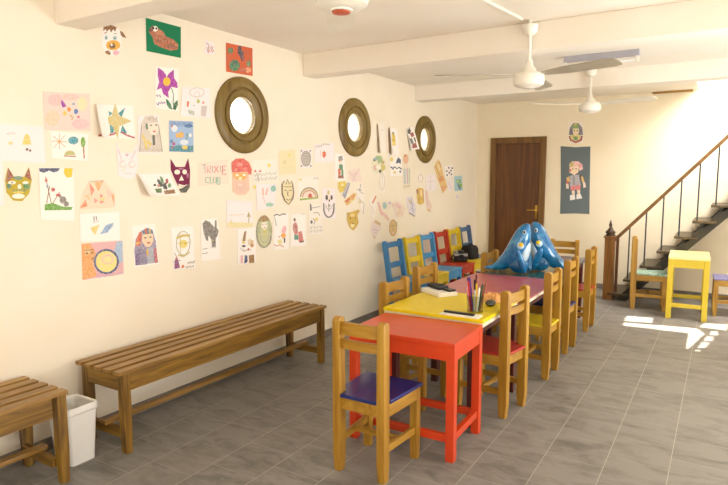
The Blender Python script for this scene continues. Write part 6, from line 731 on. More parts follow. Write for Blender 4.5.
{'n': 'tree_landscape_sketch', 'l': 'faded landscape sheet with one small olive tree and yellow ground', 'cat': 'drawing', 'p': [(3.304,1.415),(3.598,1.391),(3.591,1.177),(3.299,1.192)], 'c': '#F2E6E4', 'lift': 0, 'm': [('#A89A5A',[(3.526,1.268),(3.549,1.313),(3.571,1.266)]),('#A89A6A',[(3.544,1.267),(3.542,1.219),(3.553,1.218),(3.555,1.267)]),('#EADB9E',[(3.304,1.241),(3.588,1.216),(3.587,1.18),(3.305,1.197)]),('#D9CC98',[(3.333,1.292),(3.489,1.288),(3.489,1.293),(3.333,1.297)]),('#D9CC98',[(3.339,1.27),(3.34,1.221),(3.347,1.221),(3.345,1.27)]),('#E5D48C',[(3.363,1.232),(3.36,1.224),(3.354,1.22),(3.347,1.218),(3.339,1.221),(3.334,1.226),(3.332,1.234),(3.334,1.241),(3.34,1.246),(3.348,1.247),(3.355,1.245),(3.361,1.239)])], 'b': 0},
{'n': 'totem_sheet', 'l': 'tall white sheet with a brown column above and three coloured blocks below', 'cat': 'drawing', 'p': [(3.418,1.176),(3.624,1.18),(3.626,0.889),(3.407,0.884)], 'c': '#F7EEE6', 'lift': 0, 'm': [('#8A6230',[(3.495,1.152),(3.518,1.154),(3.503,1.073),(3.467,1.079)]),('#2E2A26',[(3.507,1.032),(3.503,1.028),(3.495,1.025),(3.483,1.025),(3.471,1.028),(3.463,1.032),(3.46,1.037),(3.463,1.041),(3.472,1.043),(3.483,1.043),(3.495,1.041),(3.504,1.036)]),('#D8C33C',[(3.467,1.076),(3.502,1.07),(3.495,1.053),(3.463,1.059)]),('#E0C9A8',[(3.528,1.08),(3.569,1.092),(3.575,1.038),(3.534,1.034)]),('#C88A4A',[(3.602,1.028),(3.599,1.02),(3.591,1.014),(3.579,1.013),(3.568,1.016),(3.56,1.024),(3.558,1.033),(3.561,1.041),(3.569,1.047),(3.581,1.049),(3.592,1.045),(3.6,1.038)]),('#D9B27A',[(3.569,1.077),(3.598,1.071),(3.597,1.046),(3.571,1.048)]),('#C04A44',[(3.549,1.0),(3.547,0.995),(3.543,0.991),(3.536,0.99),(3.53,0.992),(3.525,0.997),(3.524,1.003),(3.526,1.009),(3.53,1.012),(3.537,1.013),(3.543,1.011),(3.548,1.006)]),('#A0988E',[(3.44,1.025),(3.451,1.0),(3.452,1.005),(3.447,1.026)]),('#A0988E',[(3.451,1.0),(3.461,1.02),(3.462,1.025),(3.452,1.005)]),('#A0988E',[(3.461,1.02),(3.468,0.998),(3.471,1.002),(3.462,1.025)]),('#A0988E',[(3.468,0.998),(3.476,1.012),(3.482,1.015),(3.471,1.002)]),('#A0988E',[(3.476,1.012),(3.484,0.983),(3.489,0.985),(3.482,1.015)]),('#A0988E',[(3.484,0.983),(3.5,0.997),(3.493,1.0),(3.489,0.985)]),('#E7B0AE',[(3.441,0.96),(3.47,0.962),(3.471,0.898),(3.442,0.895)]),('#2F3F70',[(3.491,0.96),(3.52,0.951),(3.522,0.9),(3.482,0.889)]),('#8F5F28',[(3.538,0.951),(3.601,0.951),(3.601,0.884),(3.54,0.887)]),('#B87C74',[(3.461,0.994),(3.57,0.994),(3.569,0.999),(3.46,0.999)])], 'b': 0},
{'n': 'green_mummy_face', 'l': 'oval cut-out mummy face with pale green hair and a brown crown', 'cat': 'drawing', 'p': [(3.835,1.123),(3.826,1.069),(3.802,1.024),(3.767,0.997),(3.728,0.99),(3.689,1.005),(3.658,1.039),(3.638,1.086),(3.632,1.139),(3.642,1.192),(3.664,1.235),(3.698,1.263),(3.736,1.271),(3.775,1.258),(3.808,1.226),(3.829,1.178)], 'c': '#CFCB9E', 'lift': 0, 'm': [('#85806A',[(3.817,1.124),(3.812,1.087),(3.828,1.084),(3.833,1.122)]),('#85806A',[(3.812,1.087),(3.8,1.054),(3.816,1.05),(3.828,1.084)]),('#85806A',[(3.8,1.054),(3.783,1.028),(3.796,1.021),(3.816,1.05)]),('#85806A',[(3.783,1.028),(3.761,1.011),(3.772,1.002),(3.796,1.021)]),('#85806A',[(3.761,1.011),(3.739,1.003),(3.743,0.993),(3.772,1.002)]),('#85806A',[(3.739,1.003),(3.717,1.006),(3.712,0.996),(3.743,0.993)]),('#85806A',[(3.717,1.006),(3.696,1.017),(3.685,1.011),(3.712,0.996)]),('#85806A',[(3.696,1.017),(3.676,1.038),(3.663,1.035),(3.685,1.011)]),('#85806A',[(3.676,1.038),(3.661,1.067),(3.646,1.066),(3.663,1.035)]),('#85806A',[(3.661,1.067),(3.652,1.101),(3.637,1.101),(3.646,1.066)]),('#85806A',[(3.652,1.101),(3.649,1.138),(3.634,1.139),(3.637,1.101)]),('#85806A',[(3.649,1.138),(3.654,1.174),(3.639,1.176),(3.634,1.139)]),('#85806A',[(3.654,1.174),(3.666,1.206),(3.651,1.21),(3.639,1.176)]),('#85806A',[(3.666,1.206),(3.683,1.232),(3.669,1.238),(3.651,1.21)]),('#85806A',[(3.683,1.232),(3.703,1.25),(3.693,1.258),(3.669,1.238)]),('#85806A',[(3.703,1.25),(3.725,1.258),(3.721,1.268),(3.693,1.258)]),('#85806A',[(3.725,1.258),(3.747,1.256),(3.752,1.266),(3.721,1.268)]),('#85806A',[(3.747,1.256),(3.768,1.246),(3.78,1.253),(3.752,1.266)]),('#85806A',[(3.768,1.246),(3.789,1.225),(3.803,1.229),(3.78,1.253)]),('#85806A',[(3.789,1.225),(3.805,1.196),(3.82,1.198),(3.803,1.229)]),('#85806A',[(3.805,1.196),(3.814,1.162),(3.83,1.162),(3.82,1.198)]),('#85806A',[(3.814,1.162),(3.817,1.124),(3.833,1.123),(3.83,1.162)]),('#A9B07C',[(3.655,1.198),(3.695,1.248),(3.769,1.254),(3.819,1.2),(3.824,1.093),(3.789,1.122),(3.768,1.217),(3.7,1.219),(3.684,1.131),(3.648,1.108)]),('#8E6A34',[(3.664,1.226),(3.695,1.261),(3.746,1.271),(3.785,1.249),(3.792,1.222),(3.721,1.217)]),('#F1E5D2',[(3.698,1.211),(3.772,1.211),(3.775,1.17),(3.734,1.143),(3.696,1.172)]),('#5A5046',[(3.722,1.194),(3.721,1.192),(3.718,1.19),(3.714,1.19),(3.711,1.191),(3.708,1.193),(3.707,1.195),(3.708,1.197),(3.711,1.198),(3.715,1.198),(3.719,1.197),(3.721,1.196)]),('#5A5046',[(3.763,1.193),(3.762,1.191),(3.759,1.19),(3.755,1.19),(3.752,1.191),(3.749,1.192),(3.748,1.194),(3.749,1.196),(3.752,1.198),(3.756,1.198),(3.76,1.197),(3.762,1.195)]),('#A0604A',[(3.745,1.163),(3.743,1.161),(3.74,1.16),(3.735,1.16),(3.73,1.161),(3.727,1.162),(3.725,1.165),(3.727,1.166),(3.73,1.168),(3.735,1.168),(3.74,1.167),(3.744,1.165)]),('#DACB5A',[(3.723,1.144),(3.746,1.144),(3.749,1.099),(3.721,1.099)]),('#8A8676',[(3.811,1.081),(3.806,1.055),(3.819,1.051),(3.825,1.079)]),('#8A8676',[(3.806,1.055),(3.793,1.032),(3.806,1.027),(3.819,1.051)]),('#8A8676',[(3.793,1.032),(3.774,1.016),(3.784,1.009),(3.806,1.027)]),('#8A8676',[(3.774,1.016),(3.752,1.007),(3.758,0.998),(3.784,1.009)]),('#8A8676',[(3.752,1.007),(3.728,1.005),(3.728,0.996),(3.758,0.998)]),('#8A8676',[(3.728,1.005),(3.705,1.012),(3.698,1.004),(3.728,0.996)]),('#8A8676',[(3.705,1.012),(3.683,1.025),(3.673,1.02),(3.698,1.004)]),('#8A8676',[(3.683,1.025),(3.666,1.045),(3.654,1.042),(3.673,1.02)]),('#8A8676',[(3.666,1.045),(3.656,1.069),(3.643,1.068),(3.654,1.042)]),('#8A8676',[(3.656,1.069),(3.653,1.095),(3.639,1.095),(3.643,1.068)]),('#A9A896',[(3.781,1.094),(3.778,1.077),(3.788,1.074),(3.791,1.093)]),('#A9A896',[(3.778,1.077),(3.77,1.062),(3.779,1.058),(3.788,1.074)]),('#A9A896',[(3.77,1.062),(3.758,1.051),(3.765,1.046),(3.779,1.058)]),('#A9A896',[(3.758,1.051),(3.744,1.045),(3.748,1.038),(3.765,1.046)]),('#A9A896',[(3.744,1.045),(3.729,1.044),(3.729,1.037),(3.748,1.038)]),('#A9A896',[(3.729,1.044),(3.715,1.048),(3.71,1.042),(3.729,1.037)]),('#A9A896',[(3.715,1.048),(3.701,1.056),(3.694,1.053),(3.71,1.042)]),('#A9A896',[(3.701,1.056),(3.69,1.069),(3.682,1.067),(3.694,1.053)]),('#A9A896',[(3.69,1.069),(3.684,1.085),(3.674,1.085),(3.682,1.067)]),('#A9A896',[(3.684,1.085),(3.682,1.103),(3.672,1.103),(3.674,1.085)]),('#C9C9A4',[(3.691,1.114),(3.777,1.112),(3.777,1.119),(3.69,1.121)])], 'b': 0},
{'n': 'bird_drawing', 'l': 'white sheet with a pink and orange bird under a black squiggle', 'cat': 'drawing', 'p': [(3.858,1.272),(4.06,1.272),(4.056,0.947),(3.851,0.966)], 'c': '#F7EEE6', 'lift': 0, 'm': [('#3C3634',[(3.865,1.254),(3.903,1.265),(3.903,1.274),(3.859,1.263)]),('#3C3634',[(3.903,1.265),(3.94,1.252),(3.94,1.261),(3.903,1.274)]),('#3C3634',[(3.94,1.252),(3.979,1.263),(3.977,1.273),(3.94,1.261)]),('#3C3634',[(3.979,1.263),(4.024,1.258),(4.026,1.267),(3.977,1.273)]),('#7A726A',[(3.866,1.25),(3.888,1.168),(3.896,1.168),(3.874,1.25)]),('#E9A9B0',[(3.959,1.119),(3.981,1.154),(4.009,1.166),(4.03,1.137),(4.012,1.097),(3.973,1.093)]),('#E89A34',[(3.943,1.08),(3.973,1.099),(4.012,1.09),(4.019,1.059),(3.972,1.052)]),('#3A3230',[(3.985,1.057),(4.011,1.049),(4.005,1.005),(3.988,1.015)]),('#E4DCA4',[(3.896,1.043),(3.951,1.049),(3.975,1.008),(3.924,0.994)]),('#D8854A',[(3.854,1.009),(3.886,0.988),(3.887,0.996),(3.862,1.014)]),('#D8854A',[(3.886,0.988),(3.934,0.994),(3.936,1.002),(3.887,0.996)]),('#D8854A',[(3.934,0.994),(3.984,0.97),(3.99,0.977),(3.936,1.002)]),('#C96A5A',[(3.937,1.069),(3.935,1.066),(3.931,1.064),(3.926,1.063),(3.921,1.065),(3.917,1.068),(3.916,1.071),(3.917,1.074),(3.921,1.076),(3.926,1.077),(3.932,1.076),(3.935,1.073)]),('#E7C95A',[(3.946,1.027),(3.944,1.023),(3.94,1.021),(3.933,1.02),(3.927,1.022),(3.923,1.025),(3.921,1.03),(3.923,1.034),(3.927,1.036),(3.934,1.037),(3.94,1.035),(3.945,1.032)])], 'b': 0},
{'n': 'egyptian_figure_drawing', 'l': 'white sheet with a standing figure in pink, red and green robes', 'cat': 'drawing', 'p': [(4.097,1.252),(4.311,1.255),(4.314,0.955),(4.085,0.967)], 'c': '#F7EEE6', 'lift': 0, 'm': [('#5C3422',[(4.162,1.205),(4.16,1.197),(4.154,1.191),(4.145,1.189),(4.137,1.192),(4.131,1.198),(4.129,1.207),(4.131,1.215),(4.138,1.22),(4.146,1.222),(4.154,1.219),(4.16,1.213)]),('#C87A72',[(4.128,1.175),(4.167,1.185),(4.19,1.144),(4.188,1.068),(4.14,1.07),(4.113,1.132)]),('#CF6A62',[(4.193,1.089),(4.242,1.097),(4.256,1.063),(4.275,0.999),(4.201,0.997)]),('#2F7462',[(4.137,1.07),(4.193,1.061),(4.194,1.018),(4.136,1.025)]),('#8C5A48',[(4.117,1.162),(4.164,1.119),(4.176,1.124),(4.129,1.166)]),('#3A2E2A',[(4.216,0.999),(4.275,1.003),(4.277,0.99),(4.22,0.988)]),('#A8544C',[(4.151,1.173),(4.173,1.084),(4.185,1.085),(4.163,1.174)]),('#B4ACA4',[(4.236,1.251),(4.253,1.241),(4.251,1.246),(4.241,1.254)]),('#B4ACA4',[(4.253,1.241),(4.266,1.253),(4.264,1.258),(4.251,1.246)]),('#B4ACA4',[(4.266,1.253),(4.279,1.244),(4.278,1.249),(4.264,1.258)]),('#B4ACA4',[(4.279,1.244),(4.292,1.253),(4.293,1.257),(4.278,1.249)]),('#B4ACA4',[(4.292,1.253),(4.302,1.242),(4.308,1.244),(4.293,1.257)])], 'b': 0},
{'n': 'clown_strip', 'l': 'narrow white strip with a small clown in green and red', 'cat': 'drawing', 'p': [(4.803,1.818),(4.965,1.819),(5.0,1.545),(4.792,1.555)], 'c': '#F7EEE6', 'lift': 0, 'm': [('#8C8A86',[(4.942,1.769),(4.936,1.759),(4.921,1.751),(4.901,1.748),(4.88,1.75),(4.866,1.757),(4.86,1.767),(4.866,1.778),(4.881,1.786),(4.901,1.789),(4.921,1.787),(4.936,1.779)]),('#F0D8C4',[(4.927,1.736),(4.923,1.728),(4.913,1.721),(4.9,1.719),(4.887,1.721),(4.878,1.727),(4.875,1.735),(4.878,1.743),(4.888,1.749),(4.901,1.752),(4.914,1.75),(4.923,1.744)]),('#3C7C4C',[(4.874,1.715),(4.934,1.715),(4.941,1.658),(4.866,1.657)]),('#C8503C',[(4.852,1.669),(4.903,1.666),(4.895,1.604),(4.855,1.608)]),('#4C8C54',[(4.911,1.657),(4.948,1.658),(4.948,1.604),(4.91,1.604)]),('#8A4630',[(4.851,1.604),(4.948,1.604),(4.955,1.575),(4.851,1.575)]),('#D85A3C',[(4.89,1.752),(4.888,1.748),(4.882,1.744),(4.875,1.743),(4.867,1.744),(4.862,1.747),(4.86,1.751),(4.862,1.755),(4.868,1.758),(4.875,1.76),(4.882,1.759),(4.888,1.756)]),('#5C5650',[(4.855,1.78),(4.937,1.794),(4.933,1.802),(4.851,1.787)])], 'b': 0},
{'n': 'pale_pink_collage', 'l': 'pale pink sheet of faint folded shapes, right of the clown strip', 'cat': 'drawing', 'p': [(5.04,1.65),(5.149,1.672),(5.25,1.684),(5.303,1.547),(5.148,1.531),(5.054,1.562)], 'c': '#F0DACE', 'lift': 0, 'm': [('#D8BEB8',[(5.049,1.643),(5.182,1.541),(5.195,1.546),(5.061,1.648)]),('#D8BEB8',[(5.243,1.675),(5.102,1.546),(5.116,1.542),(5.257,1.671)]),('#E6C8C0',[(5.217,1.619),(5.211,1.61),(5.193,1.604),(5.169,1.602),(5.145,1.604),(5.128,1.61),(5.121,1.619),(5.128,1.627),(5.145,1.633),(5.169,1.636),(5.193,1.634),(5.211,1.627)])], 'b': 0},
{'n': 'yellow_leaf_cutout', 'l': 'yellow paper leaf stuck at the left of the fan of cut-outs', 'cat': 'drawing', 'p': [(4.85,1.538),(4.985,1.549),(5.015,1.499),(4.976,1.449),(4.886,1.43),(4.849,1.472)], 'c': '#E3C968', 'lift': 0, 'm': [('#CDAE48',[(4.86,1.523),(4.971,1.459),(4.982,1.464),(4.87,1.529)]),('#EBD894',[(4.954,1.508),(4.95,1.501),(4.939,1.496),(4.924,1.494),(4.909,1.496),(4.898,1.502),(4.894,1.509),(4.898,1.516),(4.909,1.521),(4.924,1.523),(4.939,1.521),(4.95,1.515)])], 'b': 0},
{'n': 'grey_stripe_cutout', 'l': 'blue-grey striped paper strip slanting between yellow and orange cut-outs', 'cat': 'drawing', 'p': [(4.923,1.409),(5.023,1.532),(5.073,1.523),(4.979,1.365)], 'c': '#A3A6B2', 'lift': 0, 'm': [('#D9C0B4',[(4.952,1.41),(5.045,1.518),(5.031,1.521),(4.939,1.414)]),('#7F86A0',[(4.977,1.393),(5.059,1.51),(5.048,1.512),(4.967,1.396)])], 'b': 0},
{'n': 'orange_zigzag_cutout', 'l': 'orange and yellow zigzag cut-out in the middle of the fan', 'cat': 'drawing', 'p': [(4.96,1.345),(5.148,1.424),(5.196,1.409),(5.147,1.35),(5.013,1.292)], 'c': '#E5BC74', 'lift': 0, 'm': [('#CE6A48',[(4.975,1.344),(5.06,1.379),(5.076,1.357),(5.006,1.322)]),('#D88C5C',[(5.092,1.391),(5.164,1.415),(5.147,1.372),(5.1,1.361)]),('#EAD69C',[(5.127,1.338),(5.123,1.332),(5.113,1.328),(5.099,1.326),(5.086,1.329),(5.075,1.334),(5.072,1.34),(5.076,1.347),(5.086,1.351),(5.1,1.352),(5.113,1.35),(5.123,1.345)])], 'b': 0},
{'n': 'pale_fish_cutout', 'l': 'long pale cut-out with grey pencil outlines, right of the zigzag', 'cat': 'drawing', 'p': [(5.188,1.474),(5.278,1.525),(5.353,1.432),(5.361,1.254),(5.336,1.166),(5.277,1.258),(5.22,1.348)], 'c': '#F4E9DC', 'lift': 0, 'm': [('#A9A096',[(5.27,1.513),(5.245,1.437),(5.261,1.439),(5.287,1.511)]),('#A9A096',[(5.245,1.437),(5.332,1.402),(5.341,1.409),(5.261,1.439)]),('#B8B0A4',[(5.222,1.367),(5.336,1.298),(5.353,1.3),(5.234,1.372)]),('#B8B0A4',[(5.336,1.298),(5.319,1.19),(5.336,1.188),(5.353,1.3)]),('#D9CB94',[(5.29,1.323),(5.286,1.312),(5.275,1.305),(5.261,1.303),(5.246,1.306),(5.236,1.314),(5.232,1.326),(5.236,1.336),(5.247,1.344),(5.261,1.346),(5.276,1.343),(5.286,1.334)]),('#8C847C',[(5.207,1.453),(5.302,1.442),(5.304,1.45),(5.21,1.461)])], 'b': 0},
{'n': 'golden_dog_cutout', 'l': 'golden yellow cut-out dog face below the fan of cut-outs', 'cat': 'drawing', 'p': [(5.009,1.224),(5.099,1.223),(5.236,1.247),(5.26,1.223),(5.211,1.187),(5.235,1.102),(5.186,1.057),(5.129,1.026),(5.05,1.076),(5.008,1.147)], 'c': '#D3AF58', 'lift': 0, 'm': [('#7A5A2E',[(5.09,1.159),(5.088,1.155),(5.082,1.152),(5.074,1.152),(5.066,1.153),(5.061,1.157),(5.059,1.161),(5.061,1.165),(5.067,1.168),(5.074,1.169),(5.082,1.167),(5.088,1.164)]),('#7A5A2E',[(5.186,1.158),(5.184,1.153),(5.178,1.151),(5.17,1.15),(5.162,1.152),(5.156,1.155),(5.154,1.16),(5.156,1.164),(5.162,1.167),(5.17,1.167),(5.178,1.166),(5.184,1.162)]),('#F0DFA0',[(5.153,1.079),(5.148,1.069),(5.133,1.062),(5.113,1.06),(5.093,1.065),(5.079,1.074),(5.074,1.085),(5.079,1.095),(5.094,1.102),(5.113,1.104),(5.133,1.099),(5.148,1.09)]),('#8C6430',[(5.141,1.102),(5.139,1.098),(5.131,1.095),(5.121,1.094),(5.111,1.096),(5.104,1.1),(5.102,1.104),(5.104,1.109),(5.112,1.111),(5.122,1.112),(5.131,1.11),(5.139,1.106)]),('#B88E40',[(5.012,1.219),(5.059,1.217),(5.027,1.167)]),('#C29A4A',[(5.187,1.227),(5.252,1.237),(5.211,1.191)]),('#E2C67A',[(5.162,1.187),(5.156,1.179),(5.138,1.174),(5.114,1.173),(5.09,1.177),(5.073,1.184),(5.067,1.193),(5.073,1.201),(5.09,1.206),(5.114,1.207),(5.138,1.204),(5.156,1.196)])], 'b': 0},
{'n': 'pale_hat_face_cutout', 'l': 'pale lilac cut-out face with a tan cap, low on the wall', 'cat': 'drawing', 'p': [(5.509,1.083),(5.571,1.101),(5.7,1.069),(5.709,1.003),(5.626,0.94),(5.571,0.893),(5.517,0.935),(5.482,1.021)], 'c': '#EBD8CE', 'lift': 0, 'm': [('#CDB07A',[(5.544,1.094),(5.598,1.109),(5.709,1.064),(5.69,1.037),(5.571,1.078)]),('#BFA8C0',[(5.523,1.013),(5.631,0.981),(5.639,0.989),(5.53,1.021)]),('#C8B4C4',[(5.555,0.96),(5.628,0.963),(5.624,0.972),(5.551,0.969)]),('#D9C27C',[(5.585,0.915),(5.582,0.909),(5.574,0.904),(5.562,0.903),(5.551,0.906),(5.543,0.912),(5.54,0.919),(5.543,0.926),(5.551,0.93),(5.562,0.931),(5.574,0.928),(5.582,0.923)])], 'b': 0},
{'n': 'orange_stroke_sketch', 'l': 'pale strip with one slanting orange stroke', 'cat': 'drawing', 'p': [(5.447,1.34),(5.589,1.399),(5.625,1.366),(5.589,1.146),(5.517,1.142)], 'c': '#F4E9DC', 'lift': 0, 'm': [('#DB8458',[(5.509,1.306),(5.589,1.385),(5.616,1.37),(5.544,1.295)]),('#D5C8B4',[(5.494,1.269),(5.565,1.174),(5.577,1.176),(5.506,1.271)])], 'b': 0},
{'n': 'teal_scribble_cutout', 'l': 'small pale cut-out with teal and lilac scribble', 'cat': 'drawing', 'p': [(5.732,1.306),(5.846,1.312),(5.949,1.294),(5.92,1.219),(5.761,1.217)], 'c': '#EADDCB', 'lift': 0, 'm': [('#9CC4B4',[(5.847,1.259),(5.84,1.239),(5.822,1.226),(5.796,1.222),(5.771,1.228),(5.753,1.243),(5.747,1.263),(5.753,1.282),(5.771,1.296),(5.796,1.3),(5.821,1.294),(5.84,1.279)]),('#B9B4CC',[(5.945,1.283),(5.941,1.275),(5.929,1.27),(5.912,1.268),(5.896,1.271),(5.884,1.278),(5.879,1.286),(5.884,1.294),(5.896,1.299),(5.912,1.301),(5.929,1.298),(5.941,1.291)]),('#8CA8B0',[(5.761,1.293),(5.811,1.227),(5.825,1.229),(5.774,1.295)])], 'b': 0},
{'n': 'pink_ribbon_cutout', 'l': 'long thin pink paper ribbon running down beside the teal scribble', 'cat': 'drawing', 'p': [(5.628,1.313),(5.67,1.308),(5.726,1.208),(5.847,1.152),(5.921,1.09),(5.877,1.075),(5.783,1.138),(5.691,1.171)], 'c': '#EBC9BC', 'lift': 0, 'm': [('#D88C8C',[(5.642,1.305),(5.705,1.197),(5.718,1.199),(5.655,1.306)]),('#DDB48C',[(5.792,1.142),(5.879,1.09),(5.889,1.094),(5.802,1.146)]),('#DE9A9A',[(5.754,1.168),(5.751,1.162),(5.743,1.159),(5.733,1.158),(5.722,1.16),(5.715,1.165),(5.712,1.17),(5.715,1.175),(5.722,1.179),(5.733,1.179),(5.743,1.177),(5.751,1.173)])], 'b': 0},
{'n': 'pink_scribble_sheet', 'l': 'pale sheet with pink and yellow scribbles, above the tan oval face', 'cat': 'drawing', 'p': [(5.942,1.28),(6.1,1.303),(6.315,1.208),(6.244,1.11),(6.095,1.1),(6.04,1.192)], 'c': '#EFD9C8', 'lift': 0, 'm': [('#DDA5AE',[(5.955,1.274),(5.991,1.234),(5.988,1.243),(5.973,1.276)]),('#DDA5AE',[(5.991,1.234),(6.016,1.273),(6.012,1.282),(5.988,1.243)]),('#DDA5AE',[(6.016,1.273),(6.037,1.236),(6.042,1.245),(6.012,1.282)]),('#DDA5AE',[(6.037,1.236),(6.059,1.265),(6.07,1.272),(6.042,1.245)]),('#DDA5AE',[(6.059,1.265),(6.085,1.217),(6.096,1.224),(6.07,1.272)]),('#DDA5AE',[(6.085,1.217),(6.114,1.245),(6.119,1.254),(6.096,1.224)]),('#DDA5AE',[(6.114,1.245),(6.144,1.207),(6.141,1.216),(6.119,1.254)]),('#DDA5AE',[(6.144,1.207),(6.17,1.247),(6.166,1.256),(6.141,1.216)]),('#DDA5AE',[(6.17,1.247),(6.185,1.212),(6.204,1.215),(6.166,1.256)]),('#D9C07C',[(6.078,1.146),(6.114,1.12),(6.099,1.128),(6.095,1.148)]),('#D9C07C',[(6.114,1.12),(6.133,1.162),(6.119,1.169),(6.099,1.128)]),('#D9C07C',[(6.133,1.162),(6.151,1.138),(6.141,1.147),(6.119,1.169)]),('#D9C07C',[(6.151,1.138),(6.167,1.17),(6.165,1.18),(6.141,1.147)]),('#D9C07C',[(6.167,1.17),(6.188,1.138),(6.185,1.147),(6.165,1.18)]),('#D9C07C',[(6.188,1.138),(6.212,1.171),(6.201,1.18),(6.185,1.147)]),('#D9C07C',[(6.212,1.171),(6.218,1.151),(6.236,1.154),(6.201,1.18)]),('#D59AA8',[(6.063,1.284),(6.165,1.206),(6.178,1.209),(6.076,1.287)]),('#E3D09A',[(6.191,1.184),(6.187,1.178),(6.174,1.174),(6.156,1.173),(6.138,1.175),(6.126,1.181),(6.121,1.188),(6.125,1.194),(6.138,1.198),(6.156,1.199),(6.173,1.196),(6.186,1.191)])], 'b': 0},
{'n': 'tan_oval_face', 'l': 'oval tan cut-out face edged in pink and green', 'cat': 'drawing', 'p': [(6.096,0.982),(6.086,0.938),(6.059,0.904),(6.019,0.888),(5.975,0.892),(5.936,0.915),(5.909,0.952),(5.899,0.997),(5.909,1.04),(5.935,1.074),(5.974,1.091),(6.017,1.088),(6.057,1.066),(6.085,1.028)], 'c': '#DCC08A', 'lift': 0, 'm': [('#C0906A',[(6.071,0.984),(6.065,0.95),(6.084,0.947),(6.09,0.982)]),('#C0906A',[(6.065,0.95),(6.047,0.923),(6.065,0.917),(6.084,0.947)]),('#C0906A',[(6.047,0.923),(6.022,0.906),(6.035,0.898),(6.065,0.917)]),('#C0906A',[(6.022,0.906),(5.997,0.903),(5.997,0.893),(6.035,0.898)]),('#C0906A',[(5.997,0.903),(5.972,0.911),(5.959,0.905),(5.997,0.893)]),('#C0906A',[(5.972,0.911),(5.947,0.931),(5.93,0.929),(5.959,0.905)]),('#C0906A',[(5.947,0.931),(5.93,0.961),(5.911,0.961),(5.93,0.929)]),('#C0906A',[(5.93,0.961),(5.923,0.995),(5.905,0.997),(5.911,0.961)]),('#C0906A',[(5.923,0.995),(5.929,1.029),(5.911,1.032),(5.905,0.997)]),('#C0906A',[(5.929,1.029),(5.946,1.056),(5.929,1.061),(5.911,1.032)]),('#C0906A',[(5.946,1.056),(5.97,1.073),(5.958,1.08),(5.929,1.061)]),('#C0906A',[(5.97,1.073),(5.996,1.077),(5.996,1.086),(5.958,1.08)]),('#C0906A',[(5.996,1.077),(6.021,1.069),(6.034,1.075),(5.996,1.086)]),('#C0906A',[(6.021,1.069),(6.046,1.049),(6.064,1.052),(6.034,1.075)]),('#C0906A',[(6.046,1.049),(6.064,1.019),(6.083,1.019),(6.064,1.052)]),('#C0906A',[(6.064,1.019),(6.071,0.984),(6.09,0.983),(6.083,1.019)]),('#8FAE7C',[(6.054,1.056),(6.071,1.051),(6.081,1.056),(6.059,1.062)]),('#8FAE7C',[(6.071,1.051),(6.083,1.041),(6.097,1.042),(6.081,1.056)]),('#8FAE7C',[(6.083,1.041),(6.088,1.027),(6.103,1.026),(6.097,1.042)]),('#8FAE7C',[(6.088,1.027),(6.083,1.014),(6.098,1.01),(6.103,1.026)]),('#8FAE7C',[(6.083,1.014),(6.071,1.005),(6.081,0.999),(6.098,1.01)]),('#8FAE7C',[(6.071,1.005),(6.054,1.003),(6.06,0.996),(6.081,0.999)]),('#A8845A',[(5.981,1.035),(5.989,0.946),(6.004,0.945),(5.996,1.034)]),('#8C6A48',[(5.974,1.013),(5.972,1.01),(5.966,1.008),(5.959,1.007),(5.951,1.009),(5.946,1.012),(5.944,1.016),(5.946,1.019),(5.951,1.021),(5.958,1.022),(5.966,1.02),(5.971,1.017)]),('#8C6A48',[(6.049,1.011),(6.047,1.008),(6.042,1.006),(6.034,1.005),(6.026,1.007),(6.021,1.01),(6.019,1.014),(6.021,1.017),(6.026,1.019),(6.034,1.02),(6.042,1.018),(6.047,1.015)]),('#E8B49C',[(6.019,0.931),(6.015,0.925),(6.004,0.921),(5.989,0.921),(5.974,0.924),(5.963,0.929),(5.959,0.936),(5.963,0.942),(5.974,0.946),(5.989,0.946),(6.004,0.943),(6.015,0.938)])], 'b': 0},
{'n': 'parrot_collage', 'l': 'round collage of cream, green and dark patches, right under the second porthole', 'cat': 'drawing', 'p': [(5.504,1.75),(5.599,1.822),(5.722,1.828),(5.799,1.776),(5.829,1.689),(5.715,1.617),(5.551,1.637),(5.511,1.689)], 'c': '#E5DDC0', 'lift': 0, 'm': [('#8FAE6C',[(5.599,1.816),(5.714,1.82),(5.748,1.762),(5.648,1.732)]),('#C9BE5C',[(5.706,1.733),(5.807,1.713),(5.799,1.671),(5.715,1.65)]),('#3F4A3C',[(5.595,1.776),(5.592,1.766),(5.581,1.76),(5.567,1.757),(5.553,1.759),(5.543,1.765),(5.539,1.774),(5.543,1.784),(5.553,1.79),(5.567,1.793),(5.581,1.791),(5.592,1.785)]),('#3A3A30',[(5.719,1.65),(5.715,1.641),(5.704,1.634),(5.69,1.631),(5.675,1.634),(5.665,1.64),(5.661,1.65),(5.665,1.659),(5.675,1.666),(5.69,1.668),(5.704,1.666),(5.715,1.659)]),('#7CA8B0',[(5.632,1.789),(5.626,1.78),(5.612,1.774),(5.591,1.772),(5.571,1.773),(5.557,1.779),(5.551,1.787),(5.557,1.795),(5.571,1.801),(5.591,1.804),(5.611,1.802),(5.626,1.797)]),('#D8A89C',[(5.543,1.71),(5.608,1.719),(5.624,1.67),(5.559,1.657)]),('#F2ECDC',[(5.706,1.696),(5.698,1.684),(5.677,1.676),(5.648,1.672),(5.62,1.675),(5.599,1.683),(5.591,1.694),(5.599,1.706),(5.62,1.714),(5.648,1.717),(5.677,1.715),(5.698,1.707)]),('#B4A05A',[(5.782,1.751),(5.777,1.74),(5.765,1.732),(5.748,1.729),(5.731,1.732),(5.719,1.739),(5.714,1.749),(5.719,1.76),(5.731,1.768),(5.748,1.771),(5.765,1.768),(5.777,1.761)])], 'b': 0},
